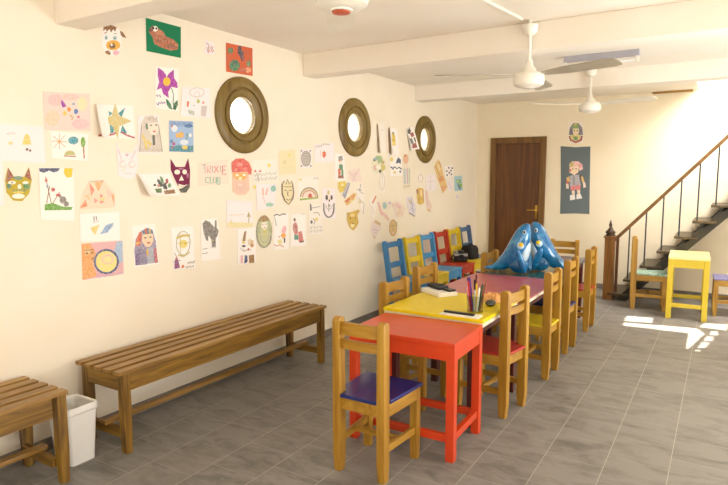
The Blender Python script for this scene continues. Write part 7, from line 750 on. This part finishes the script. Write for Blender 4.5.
{'n': 'curling_cream_sheet', 'l': 'cream sheet curling away from the wall, just right of the second porthole', 'cat': 'drawing', 'p': [(5.607,2.164),(5.788,2.194),(5.824,1.868),(5.624,1.85)], 'c': '#F4E9DC', 'lift': 0.05, 'm': [('#E2CF9C',[(5.621,2.149),(5.646,1.864),(5.666,1.866),(5.641,2.151)]),('#E0C9B4',[(5.689,2.098),(5.772,2.107),(5.771,2.113),(5.688,2.104)])], 'b': 0},
{'n': 'yellow_figure_sheet', 'l': 'curling sheet with a yellow seated figure, between second and third portholes', 'cat': 'drawing', 'p': [(5.874,2.15),(6.095,2.148),(6.135,1.835),(5.884,1.845)], 'c': '#F7EEE6', 'lift': 0.05, 'm': [('#D9B93A',[(5.944,2.075),(5.997,2.099),(6.033,2.059),(6.052,1.953),(5.927,1.94),(5.944,2.012)]),('#3A332C',[(6.01,2.092),(6.007,2.086),(5.999,2.082),(5.988,2.08),(5.977,2.081),(5.969,2.084),(5.966,2.089),(5.969,2.095),(5.977,2.099),(5.988,2.101),(5.999,2.1),(6.007,2.097)]),('#E9CF6A',[(6.043,1.974),(6.036,1.963),(6.016,1.955),(5.989,1.951),(5.962,1.952),(5.943,1.959),(5.936,1.969),(5.943,1.98),(5.962,1.989),(5.989,1.993),(6.016,1.991),(6.035,1.985)]),('#B4942E',[(5.951,2.008),(6.031,2.004),(6.035,2.012),(5.955,2.017)]),('#B98A5A',[(5.872,2.133),(5.891,1.858),(5.912,1.859),(5.893,2.135)])], 'b': 0},
{'n': 'pale_long_strip', 'l': 'long pale strip with a faint outline, hanging under the round collage', 'cat': 'drawing', 'p': [(5.669,1.646),(5.812,1.642),(5.796,1.406),(5.674,1.418)], 'c': '#F4E9DC', 'lift': 0, 'm': [('#D4C6B0',[(5.783,1.529),(5.775,1.479),(5.792,1.478),(5.8,1.528)]),('#D4C6B0',[(5.775,1.479),(5.756,1.444),(5.771,1.44),(5.792,1.478)]),('#D4C6B0',[(5.756,1.444),(5.736,1.433),(5.736,1.425),(5.771,1.44)]),('#D4C6B0',[(5.736,1.433),(5.717,1.445),(5.701,1.441),(5.736,1.425)]),('#D4C6B0',[(5.717,1.445),(5.697,1.48),(5.681,1.479),(5.701,1.441)]),('#D4C6B0',[(5.697,1.48),(5.69,1.53),(5.673,1.53),(5.681,1.479)]),('#D4C6B0',[(5.69,1.53),(5.697,1.579),(5.681,1.58),(5.673,1.53)]),('#D4C6B0',[(5.697,1.579),(5.716,1.614),(5.701,1.618),(5.681,1.58)]),('#D4C6B0',[(5.716,1.614),(5.736,1.625),(5.736,1.634),(5.701,1.618)]),('#D4C6B0',[(5.736,1.625),(5.755,1.614),(5.771,1.618),(5.736,1.634)]),('#D4C6B0',[(5.755,1.614),(5.775,1.579),(5.792,1.58),(5.771,1.618)]),('#D4C6B0',[(5.775,1.579),(5.783,1.529),(5.8,1.529),(5.792,1.58)]),('#D4C6B0',[(5.729,1.619),(5.73,1.442),(5.743,1.441),(5.742,1.619)])], 'b': 0},
{'n': 'whale_drawing', 'l': 'white sheet with a navy whale above a zigzag sea and yellow sun', 'cat': 'drawing', 'p': [(5.902,1.82),(6.201,1.824),(6.227,1.604),(5.93,1.596)], 'c': '#F7EEE6', 'lift': 0, 'm': [('#33405E',[(6.054,1.738),(6.081,1.786),(6.117,1.818),(6.182,1.789),(6.183,1.74),(6.118,1.752)]),('#33405E',[(5.92,1.696),(5.982,1.678),(5.982,1.693),(5.937,1.709)]),('#33405E',[(5.982,1.678),(6.026,1.696),(6.028,1.711),(5.982,1.693)]),('#33405E',[(6.026,1.696),(6.08,1.675),(6.083,1.69),(6.028,1.711)]),('#33405E',[(6.08,1.675),(6.134,1.693),(6.139,1.708),(6.083,1.69)]),('#33405E',[(6.134,1.693),(6.192,1.669),(6.213,1.681),(6.139,1.708)]),('#E2C650',[(5.995,1.789),(5.99,1.776),(5.975,1.766),(5.955,1.762),(5.935,1.765),(5.92,1.774),(5.915,1.787),(5.92,1.8),(5.935,1.809),(5.955,1.813),(5.975,1.81),(5.989,1.801)]),('#22252E',[(6.189,1.648),(6.186,1.642),(6.177,1.637),(6.165,1.635),(6.154,1.637),(6.145,1.641),(6.142,1.648),(6.145,1.655),(6.154,1.659),(6.165,1.661),(6.177,1.66),(6.186,1.655)]),('#E4CC74',[(6.064,1.639),(6.059,1.63),(6.046,1.624),(6.028,1.622),(6.01,1.624),(5.996,1.63),(5.992,1.639),(5.996,1.647),(6.009,1.654),(6.027,1.656),(6.046,1.654),(6.059,1.648)]),('#33405E',[(6.009,1.677),(6.007,1.673),(6.0,1.67),(5.991,1.669),(5.982,1.67),(5.976,1.673),(5.973,1.677),(5.976,1.681),(5.982,1.685),(5.991,1.686),(6.0,1.685),(6.007,1.682)])], 'b': 0},
{'n': 'striped_bottle_cutout', 'l': 'bottle-shaped cut-out with an orange cap and striped body', 'cat': 'drawing', 'p': [(6.229,1.829),(6.276,1.866),(6.363,1.86),(6.394,1.789),(6.356,1.725),(6.425,1.695),(6.439,1.44),(6.253,1.435),(6.25,1.693),(6.278,1.729)], 'c': '#E9DCC2', 'lift': 0, 'm': [('#E2A27C',[(6.374,1.802),(6.366,1.773),(6.343,1.751),(6.312,1.743),(6.28,1.75),(6.257,1.77),(6.248,1.799),(6.256,1.828),(6.279,1.849),(6.31,1.858),(6.342,1.851),(6.365,1.831)]),('#C87C5A',[(6.315,1.84),(6.311,1.833),(6.301,1.827),(6.286,1.824),(6.272,1.826),(6.261,1.831),(6.258,1.839),(6.261,1.847),(6.272,1.853),(6.286,1.855),(6.3,1.853),(6.311,1.848)]),('#A3B8C4',[(6.259,1.684),(6.298,1.684),(6.31,1.501),(6.271,1.502)]),('#C8A8B8',[(6.327,1.689),(6.366,1.69),(6.378,1.505),(6.339,1.501)]),('#A8BE98',[(6.386,1.685),(6.415,1.686),(6.418,1.504),(6.398,1.505)]),('#BFB08C',[(6.264,1.465),(6.43,1.471),(6.427,1.483),(6.261,1.476)])], 'b': 0},
{'n': 'dark_photo_print', 'l': 'white print with red and black figures, leaning over the rim of the third porthole', 'cat': 'drawing', 'p': [(6.32,2.155),(6.487,2.201),(6.677,1.929),(6.442,1.912)], 'c': '#F7EEE6', 'lift': 0, 'm': [('#35302C',[(6.34,2.138),(6.398,2.173),(6.438,2.144),(6.419,2.103),(6.36,2.104)]),('#8C3A38',[(6.409,2.102),(6.488,2.134),(6.529,2.087),(6.459,2.061)]),('#55606A',[(6.4,2.046),(6.459,2.056),(6.521,1.996),(6.45,1.984)]),('#8A2F2C',[(6.47,1.985),(6.571,2.003),(6.614,1.945),(6.481,1.931)]),('#3A3430',[(6.499,2.063),(6.54,2.069),(6.581,2.012),(6.551,2.002)]),('#C8BDB0',[(6.361,2.076),(6.452,1.935),(6.471,1.939),(6.379,2.08)])], 'b': 0, 'lean': 0.045},
{'n': 'blue_scribble_sheet', 'l': 'lavender sheet with blue scribbles and a dark lower edge', 'cat': 'drawing', 'p': [(6.338,1.339),(6.47,1.35),(6.601,1.206),(6.568,1.083),(6.407,1.135),(6.348,1.218)], 'c': '#E6DADA', 'lift': 0, 'm': [('#9CA6C4',[(6.369,1.322),(6.393,1.276),(6.398,1.285),(6.389,1.323)]),('#9CA6C4',[(6.393,1.276),(6.408,1.313),(6.413,1.322),(6.398,1.285)]),('#9CA6C4',[(6.408,1.313),(6.419,1.272),(6.434,1.278),(6.413,1.322)]),('#9CA6C4',[(6.419,1.272),(6.433,1.299),(6.451,1.303),(6.434,1.278)]),('#9CA6C4',[(6.433,1.299),(6.449,1.245),(6.468,1.249),(6.451,1.303)]),('#9CA6C4',[(6.449,1.245),(6.466,1.27),(6.482,1.276),(6.468,1.249)]),('#9CA6C4',[(6.466,1.27),(6.488,1.226),(6.493,1.235),(6.482,1.276)]),('#9CA6C4',[(6.488,1.226),(6.503,1.264),(6.509,1.273),(6.493,1.235)]),('#9CA6C4',[(6.503,1.264),(6.512,1.225),(6.533,1.225),(6.509,1.273)]),('#5C5A62',[(6.4,1.138),(6.553,1.086),(6.566,1.096),(6.413,1.147)]),('#8C92B4',[(6.445,1.327),(6.508,1.132),(6.524,1.132),(6.462,1.328)]),('#DCC074',[(6.463,1.277),(6.458,1.268),(6.446,1.262),(6.43,1.26),(6.413,1.263),(6.401,1.27),(6.396,1.28),(6.4,1.289),(6.412,1.296),(6.429,1.298),(6.446,1.295),(6.458,1.287)]),('#A9B0CC',[(6.423,1.202),(6.455,1.17),(6.451,1.178),(6.438,1.204)]),('#A9B0CC',[(6.455,1.17),(6.477,1.202),(6.473,1.21),(6.451,1.178)]),('#A9B0CC',[(6.477,1.202),(6.497,1.173),(6.5,1.181),(6.473,1.21)]),('#A9B0CC',[(6.497,1.173),(6.516,1.197),(6.525,1.203),(6.5,1.181)]),('#A9B0CC',[(6.516,1.197),(6.54,1.159),(6.548,1.165),(6.525,1.203)]),('#A9B0CC',[(6.54,1.159),(6.575,1.183),(6.559,1.187),(6.548,1.165)])], 'b': 0},
{'n': 'yellow_jar_cutout', 'l': 'yellow cut-out with dark red edges, right of the lavender scribbles', 'cat': 'drawing', 'p': [(6.597,1.431),(6.692,1.449),(6.8,1.435),(6.823,1.248),(6.715,1.228),(6.635,1.251)], 'c': '#DDBB60', 'lift': 0, 'm': [('#8C4A3A',[(6.597,1.424),(6.64,1.434),(6.65,1.368),(6.611,1.377)]),('#B88C4A',[(6.655,1.426),(6.677,1.241),(6.699,1.241),(6.677,1.426)]),('#E8D08C',[(6.702,1.418),(6.764,1.42),(6.775,1.337),(6.713,1.335)]),('#C27850',[(6.78,1.42),(6.802,1.256),(6.825,1.256),(6.803,1.42)]),('#B8984C',[(6.644,1.298),(6.804,1.3),(6.802,1.308),(6.642,1.306)])], 'b': 0},
{'n': 'pink_long_cutout', 'l': 'long pale pink cut-out with a yellow tip, rightmost of the yellow jar pair', 'cat': 'drawing', 'p': [(6.855,1.418),(6.92,1.413),(6.97,1.29),(7.068,1.201),(7.022,1.121),(6.927,1.146),(6.877,1.273)], 'c': '#EBD2C2', 'lift': 0, 'm': [('#D8A89C',[(6.874,1.401),(6.925,1.211),(6.944,1.211),(6.893,1.402)]),('#D9B568',[(6.917,1.179),(7.021,1.141),(7.012,1.121),(6.936,1.142)]),('#D8BCA8',[(6.943,1.278),(7.021,1.193),(7.038,1.195),(6.96,1.28)])], 'b': 0},
{'n': 'pale_twin_sheet', 'l': 'pale blank sheet under the third porthole', 'cat': 'drawing', 'p': [(6.843,1.596),(7.003,1.612),(7.17,1.606),(7.176,1.392),(6.909,1.404)], 'c': '#F2E6E4', 'lift': 0, 'm': [('#DCCFC0',[(6.994,1.601),(7.012,1.407),(7.031,1.406),(7.013,1.601)]),('#DCCFC0',[(6.882,1.517),(7.147,1.526),(7.145,1.534),(6.88,1.525)])], 'b': 0},
{'n': 'bell_outline_cutout', 'l': 'small pale cut-out with a bell outline, left of the blank sheet', 'cat': 'drawing', 'p': [(6.64,1.622),(6.698,1.653),(6.77,1.612),(6.808,1.522),(6.666,1.508),(6.63,1.55)], 'c': '#F4E9DC', 'lift': 0, 'm': [('#C4B49C',[(6.774,1.565),(6.763,1.538),(6.779,1.535),(6.792,1.564)]),('#C4B49C',[(6.763,1.538),(6.734,1.523),(6.743,1.516),(6.779,1.535)]),('#C4B49C',[(6.734,1.523),(6.702,1.524),(6.694,1.517),(6.743,1.516)]),('#C4B49C',[(6.702,1.524),(6.674,1.539),(6.658,1.536),(6.694,1.517)]),('#C4B49C',[(6.674,1.539),(6.662,1.565),(6.644,1.565),(6.658,1.536)]),('#C4B49C',[(6.662,1.565),(6.673,1.591),(6.657,1.594),(6.644,1.565)]),('#C4B49C',[(6.673,1.591),(6.701,1.606),(6.692,1.613),(6.657,1.594)]),('#C4B49C',[(6.701,1.606),(6.732,1.606),(6.741,1.613),(6.692,1.613)]),('#C4B49C',[(6.732,1.606),(6.762,1.591),(6.778,1.594),(6.741,1.613)]),('#C4B49C',[(6.762,1.591),(6.774,1.564),(6.792,1.565),(6.778,1.594)]),('#C4B49C',[(6.69,1.636),(6.714,1.605),(6.731,1.608),(6.707,1.639)])], 'b': 0},
{'n': 'orange_feather_cutout', 'l': 'slanting orange and yellow feathered strip, right of the third porthole', 'cat': 'drawing', 'p': [(7.115,1.72),(7.256,1.821),(7.339,1.756),(7.44,1.601),(7.572,1.44),(7.406,1.353),(7.321,1.467),(7.224,1.573)], 'c': '#E5C184', 'lift': 0, 'm': [('#D98A48',[(7.25,1.573),(7.398,1.601),(7.456,1.538),(7.306,1.506)]),('#DD9858',[(7.348,1.461),(7.542,1.464),(7.447,1.386),(7.378,1.393)]),('#E8D08C',[(7.206,1.738),(7.298,1.772),(7.354,1.684),(7.261,1.656)]),('#B88A58',[(7.155,1.73),(7.346,1.543),(7.372,1.547),(7.179,1.734)]),('#C27C4A',[(7.271,1.782),(7.313,1.71),(7.34,1.713),(7.297,1.784)])], 'b': 0},
{'n': 'inkblot_sheet', 'l': 'white sheet dotted with small black and purple blots, right of the feathered strip', 'cat': 'drawing', 'p': [(7.449,1.724),(7.734,1.751),(7.785,1.589),(7.511,1.566)], 'c': '#F7EEE6', 'lift': 0, 'm': [('#5C4A5A',[(7.633,1.709),(7.63,1.702),(7.62,1.697),(7.605,1.695),(7.591,1.697),(7.58,1.702),(7.576,1.709),(7.58,1.716),(7.59,1.721),(7.604,1.723),(7.619,1.722),(7.629,1.717)]),('#5C4A5A',[(7.564,1.663),(7.56,1.656),(7.55,1.651),(7.536,1.649),(7.522,1.651),(7.511,1.656),(7.507,1.663),(7.511,1.67),(7.521,1.675),(7.535,1.677),(7.549,1.675),(7.56,1.67)]),('#5C4A5A',[(7.708,1.67),(7.704,1.663),(7.693,1.657),(7.679,1.655),(7.664,1.657),(7.654,1.662),(7.649,1.669),(7.653,1.677),(7.663,1.682),(7.678,1.684),(7.693,1.682),(7.703,1.677)]),('#5C4A5A',[(7.651,1.641),(7.647,1.634),(7.637,1.628),(7.622,1.626),(7.608,1.628),(7.597,1.633),(7.593,1.641),(7.597,1.648),(7.607,1.653),(7.621,1.655),(7.636,1.653),(7.646,1.648)]),('#5C4A5A',[(7.58,1.606),(7.576,1.599),(7.566,1.594),(7.552,1.592),(7.538,1.594),(7.527,1.599),(7.523,1.606),(7.527,1.613),(7.537,1.619),(7.551,1.62),(7.565,1.619),(7.576,1.613)]),('#5C4A5A',[(7.724,1.618),(7.721,1.611),(7.71,1.605),(7.696,1.603),(7.681,1.605),(7.67,1.611),(7.666,1.618),(7.669,1.625),(7.68,1.63),(7.694,1.632),(7.709,1.63),(7.72,1.625)]),('#5C4A5A',[(7.75,1.705),(7.747,1.698),(7.736,1.692),(7.721,1.69),(7.707,1.692),(7.696,1.697),(7.692,1.704),(7.695,1.712),(7.706,1.717),(7.72,1.719),(7.735,1.717),(7.746,1.712)])], 'b': 0},
{'n': 'pale_tag', 'l': 'pale paper tag hanging below the ink-blot sheet', 'cat': 'drawing', 'p': [(7.554,1.538),(7.668,1.566),(7.758,1.513),(7.748,1.379),(7.573,1.4)], 'c': '#F2E6E4', 'lift': 0, 'm': [('#D0BEB4',[(7.602,1.513),(7.693,1.408),(7.713,1.41),(7.622,1.516)])], 'b': 0},
{'n': 'leaf_card', 'l': 'light blue card with green leaves, nearest the back corner', 'cat': 'drawing', 'p': [(7.799,1.589),(8.091,1.6),(8.125,1.382),(7.83,1.377)], 'c': '#A9CBD2', 'lift': 0, 'm': [('#6FA84A',[(7.862,1.536),(8.015,1.552),(8.064,1.498),(7.925,1.482)]),('#78AE3E',[(7.971,1.475),(8.096,1.486),(8.099,1.425),(8.005,1.421)]),('#34688C',[(7.909,1.488),(7.987,1.469),(8.068,1.401),(7.99,1.403)]),('#C5DC8C',[(7.977,1.517),(7.972,1.509),(7.959,1.504),(7.939,1.502),(7.92,1.504),(7.906,1.51),(7.9,1.518),(7.905,1.525),(7.919,1.53),(7.938,1.532),(7.957,1.53),(7.972,1.524)])], 'b': 0},
{'n': 'small_price_tag', 'l': 'tiny pale slip of paper under the light blue leaf card', 'cat': 'drawing', 'p': [(7.862,1.335),(7.985,1.337),(7.996,1.259),(7.873,1.257)], 'c': '#F2E6E4', 'lift': 0, 'm': [('#BFB2A4',[(7.888,1.306),(7.98,1.309),(7.976,1.318),(7.884,1.315)]),('#BFB2A4',[(7.888,1.282),(7.981,1.282),(7.978,1.291),(7.886,1.291)])], 'b': 0},
{'n': 'pharaoh_mask_drawing', 'l': 'grey and red pharaoh mask on white paper above the dark hanging', 'cat': 'drawing', 'p': [(1.355,2.363),(1.553,2.338),(1.571,2.054),(1.37,2.06)], 'c': '#F3E6D8', 'lift': 0, 'm': [('#6A6478',[(1.369,2.174),(1.377,2.271),(1.422,2.337),(1.492,2.333),(1.545,2.271),(1.563,2.166),(1.531,2.16),(1.396,2.165)]),('#8C3A40',[(1.366,2.159),(1.56,2.152),(1.548,2.085),(1.47,2.054),(1.387,2.09)]),('#D9C878',[(1.388,2.173),(1.534,2.168),(1.526,2.108),(1.465,2.08),(1.401,2.112)]),('#6C9A4E',[(1.505,2.281),(1.499,2.257),(1.483,2.24),(1.459,2.234),(1.435,2.242),(1.417,2.26),(1.41,2.285),(1.415,2.309),(1.432,2.326),(1.455,2.332),(1.479,2.324),(1.497,2.305)]),('#C9B23C',[(1.474,2.312),(1.472,2.303),(1.466,2.296),(1.457,2.294),(1.448,2.297),(1.441,2.304),(1.438,2.314),(1.44,2.323),(1.446,2.329),(1.455,2.332),(1.465,2.329),(1.472,2.321)]),('#E9D3A4',[(1.418,2.262),(1.505,2.258),(1.501,2.184),(1.462,2.155),(1.424,2.187)]),('#3A3036',[(1.452,2.231),(1.451,2.227),(1.447,2.224),(1.441,2.224),(1.436,2.225),(1.432,2.228),(1.43,2.232),(1.431,2.235),(1.435,2.238),(1.441,2.239),(1.446,2.237),(1.45,2.234)]),('#3A3036',[(1.492,2.229),(1.491,2.225),(1.487,2.223),(1.481,2.222),(1.476,2.223),(1.472,2.226),(1.47,2.23),(1.472,2.234),(1.475,2.236),(1.481,2.237),(1.486,2.236),(1.49,2.233)]),('#4A4458',[(1.377,2.239),(1.416,2.169),(1.426,2.174),(1.386,2.244)]),('#4A4458',[(1.538,2.237),(1.504,2.171),(1.514,2.166),(1.548,2.231)]),('#6F8E50',[(1.429,2.149),(1.495,2.147),(1.49,2.094),(1.439,2.096)]),('#B8484A',[(1.392,2.092),(1.466,2.052),(1.466,2.063),(1.397,2.102)]),('#B8484A',[(1.466,2.052),(1.543,2.087),(1.538,2.098),(1.466,2.063)])], 'b': 1},
{'n': 'figure_hanging', 'l': 'tall dark slate hanging with a cut-out child figure in grey, pink and white', 'cat': 'wall hanging', 'p': [(1.26,2.018),(1.464,1.997),(1.667,2.003),(1.679,1.528),(1.691,1.054),(1.493,1.059),(1.287,1.045),(1.281,1.526)], 'c': '#687274', 'lift': 0, 'm': [('#E7B7B0',[(1.385,1.749),(1.428,1.801),(1.509,1.8),(1.569,1.754),(1.579,1.686),(1.536,1.664),(1.504,1.725),(1.401,1.718)]),('#EFD3AA',[(1.394,1.718),(1.511,1.732),(1.522,1.649),(1.465,1.603),(1.397,1.642)]),('#B8474A',[(1.421,1.672),(1.419,1.662),(1.413,1.656),(1.404,1.653),(1.394,1.656),(1.387,1.663),(1.384,1.672),(1.386,1.682),(1.393,1.689),(1.402,1.691),(1.412,1.689),(1.419,1.682)]),('#3A3A3A',[(1.45,1.691),(1.449,1.687),(1.445,1.684),(1.44,1.683),(1.434,1.684),(1.43,1.687),(1.428,1.691),(1.429,1.695),(1.433,1.698),(1.439,1.699),(1.445,1.697),(1.449,1.695)]),('#3A3A3A',[(1.498,1.694),(1.497,1.69),(1.493,1.688),(1.487,1.687),(1.482,1.688),(1.478,1.691),(1.476,1.694),(1.477,1.698),(1.481,1.701),(1.487,1.702),(1.492,1.701),(1.496,1.698)]),('#C8B060',[(1.392,1.771),(1.443,1.794),(1.452,1.733),(1.401,1.718)]),('#D88C94',[(1.569,1.739),(1.566,1.724),(1.556,1.713),(1.541,1.709),(1.527,1.713),(1.515,1.724),(1.511,1.74),(1.514,1.755),(1.525,1.766),(1.539,1.77),(1.554,1.765),(1.565,1.754)]),('#A9A6AE',[(1.406,1.596),(1.53,1.611),(1.558,1.466),(1.411,1.442)]),('#7C7C88',[(1.443,1.588),(1.473,1.588),(1.478,1.458),(1.455,1.458)]),('#DCAE5C',[(1.355,1.565),(1.399,1.588),(1.409,1.512),(1.372,1.504)]),('#C8503C',[(1.356,1.527),(1.394,1.519),(1.388,1.481),(1.358,1.481)]),('#EBD6C2',[(1.354,1.481),(1.388,1.481),(1.398,1.412),(1.36,1.411)]),('#2E3034',[(1.531,1.603),(1.56,1.611),(1.57,1.542),(1.541,1.535)]),('#DCAE5C',[(1.554,1.58),(1.582,1.588),(1.607,1.512),(1.579,1.497)]),('#EBD6C2',[(1.586,1.505),(1.615,1.505),(1.632,1.437),(1.596,1.421)]),('#D86A6C',[(1.419,1.45),(1.558,1.466),(1.553,1.398),(1.495,1.39),(1.487,1.413),(1.473,1.382),(1.421,1.389)]),('#EAD3BC',[(1.436,1.381),(1.48,1.382),(1.482,1.328),(1.445,1.328)]),('#EAD3BC',[(1.51,1.39),(1.553,1.398),(1.556,1.337),(1.519,1.329)]),('#F0ECE6',[(1.416,1.32),(1.482,1.328),(1.492,1.259),(1.419,1.242)]),('#F0ECE6',[(1.505,1.329),(1.563,1.337),(1.587,1.276),(1.507,1.26)])], 'b': 1}]
GD = "children's artwork stuck on the walls"
for q, d in enumerate(DRAW):
    back = d['b']
    def at(p, off):
        if lean: k_ = .004+lean*(p[0]-lo)/(hi-lo); off += k_; p = (p[0]-1.9*k_, p[1])
        return Vector((p[0], YB-off, p[1])) if back else Vector((off, p[0], p[1]))
    lo = min(p[0] for p in d['p']); hi = max(p[0] for p in d['p'])
    mats = [ink(d['c'])]; idx = {d['c']: 0}
    bm = B(); pp = d['p']; lift = d['lift']; lean = d.get('lean', 0)
    base = .0015+.0006*(q % 4)
    if lift and len(pp) == 4:
        n = 8; g = []
        def bil(u, v): return tuple((pp[0][k]*(1-u)+pp[1][k]*u)*(1-v)+(pp[3][k]*(1-u)+pp[2][k]*u)*v for k in (0, 1))
        def lf(u, v): return lift*max(0, 1-u/.32)**2*(.35+.65*v)
        for th in (.0, .0008):
            g.append([[bm.verts.new(at(bil(i/n, j/n), base+th+lf(i/n, j/n))) for j in range(n+1)] for i in range(n+1)])
        for i in range(n):
            for j in range(n):
                bm.faces.new((g[1][i][j], g[1][i+1][j], g[1][i+1][j+1], g[1][i][j+1])); bm.faces.new((g[0][i][j+1], g[0][i+1][j+1], g[0][i+1][j], g[0][i][j]))
        for a in range(n):
            for e in ((g[0][a][0], g[0][a+1][0], g[1][a+1][0], g[1][a][0]), (g[0][a+1][n], g[0][a][n], g[1][a][n], g[1][a+1][n]), (g[0][0][a+1], g[0][0][a], g[1][0][a], g[1][0][a+1]), (g[0][n][a], g[0][n][a+1], g[1][n][a+1], g[1][n][a])):
                bm.faces.new(e)
    else:
        f = [bm.verts.new(at(p, base+.0008)) for p in pp]; b = [bm.verts.new(at(p, base)) for p in pp]
        bm.faces.new(f); bm.faces.new(list(reversed(b)))
        for i in range(len(pp)): j = (i+1) % len(pp); bm.faces.new((f[i], b[i], b[j], f[j]))
    for k, (c, pts) in enumerate(d['m']):
        if c not in idx: idx[c] = len(mats); mats.append(crayon(c))
        try:
            tris = tessellate_polygon([[Vector((p[0], p[1], 0)) for p in pts]])
            vs = [bm.verts.new(at(p, base+.0011+.00012*k+(lift*.0))) for p in pts]
            for a, b_, c_ in tris: bm.faces.new((vs[a], vs[b_], vs[c_])).material_index = idx[c]
        except ValueError: pass
    me = bpy.data.meshes.new(d['n']); bm.to_mesh(me); bm.free()
    for m in mats: me.materials.append(m)
    o = bpy.data.objects.new(d['n'], me); COL.objects.link(o)
    tag(o, d['l'], d['cat'], GD)

# ------------------------------------------------------------------ light
W = bpy.data.worlds.new('sky'); S.world = W; W.use_nodes = True
bg = W.node_tree.nodes['Background']; bg.inputs['Color'].default_value = (1.0, .97, .92, 1); bg.inputs['Strength'].default_value = SKY = 5.0
def area(name, loc, rot, sx, sy, power, col):
    l = bpy.data.lights.new(name, 'AREA'); l.shape = 'RECTANGLE'; l.size = sx; l.size_y = sy; l.energy = power; l.color = col
    o = bpy.data.objects.new(name, l); COL.objects.link(o); o.location = loc; o.rotation_euler = rot
    return o
DAY = (.915, 1.0, 1.06)
for a, b, c, d in ADDED_WIN:
    area('window_daylight', (XR-.04, (a+b)/2, (c+d)/2), (0, PI/2+(.8 if b > 5 else 0), 0), d-c, b-a, {.3: 2, 2.6: 6, 5.6: 96}[b], DAY)  # lamps added at the invented windows, the far one tilted up
area('front_window_daylight', ((ADDED_FW[0]+ADDED_FW[1])/2, YF+.04, (ADDED_FW[2]+ADDED_FW[3])/2), (PI/2, 0, 0), ADDED_FW[1]-ADDED_FW[0], ADDED_FW[3]-ADDED_FW[2], 7, DAY)  # weak lamp added at the invented front window
area('stairwell_daylight', (4.2, 6.95, 4.0), (math.radians(58), 0, math.radians(12)), 2.2, 1.4, 270, (.98, .99, 1.0))
l = bpy.data.lights.new('sun', 'SUN'); l.energy = 30; l.angle = math.radians(.3); l.color = (1, .94, .82)
o = bpy.data.objects.new('sun', l); COL.objects.link(o)
o.rotation_euler = Vector((-1, 0, -SUNT)).to_track_quat('-Z', 'Y').to_euler()

S.view_settings.view_transform = 'Standard'; S.view_settings.look = 'None'; S.view_settings.gamma = 1; S.view_settings.use_curve_mapping = False
S.view_settings.exposure = 0.04
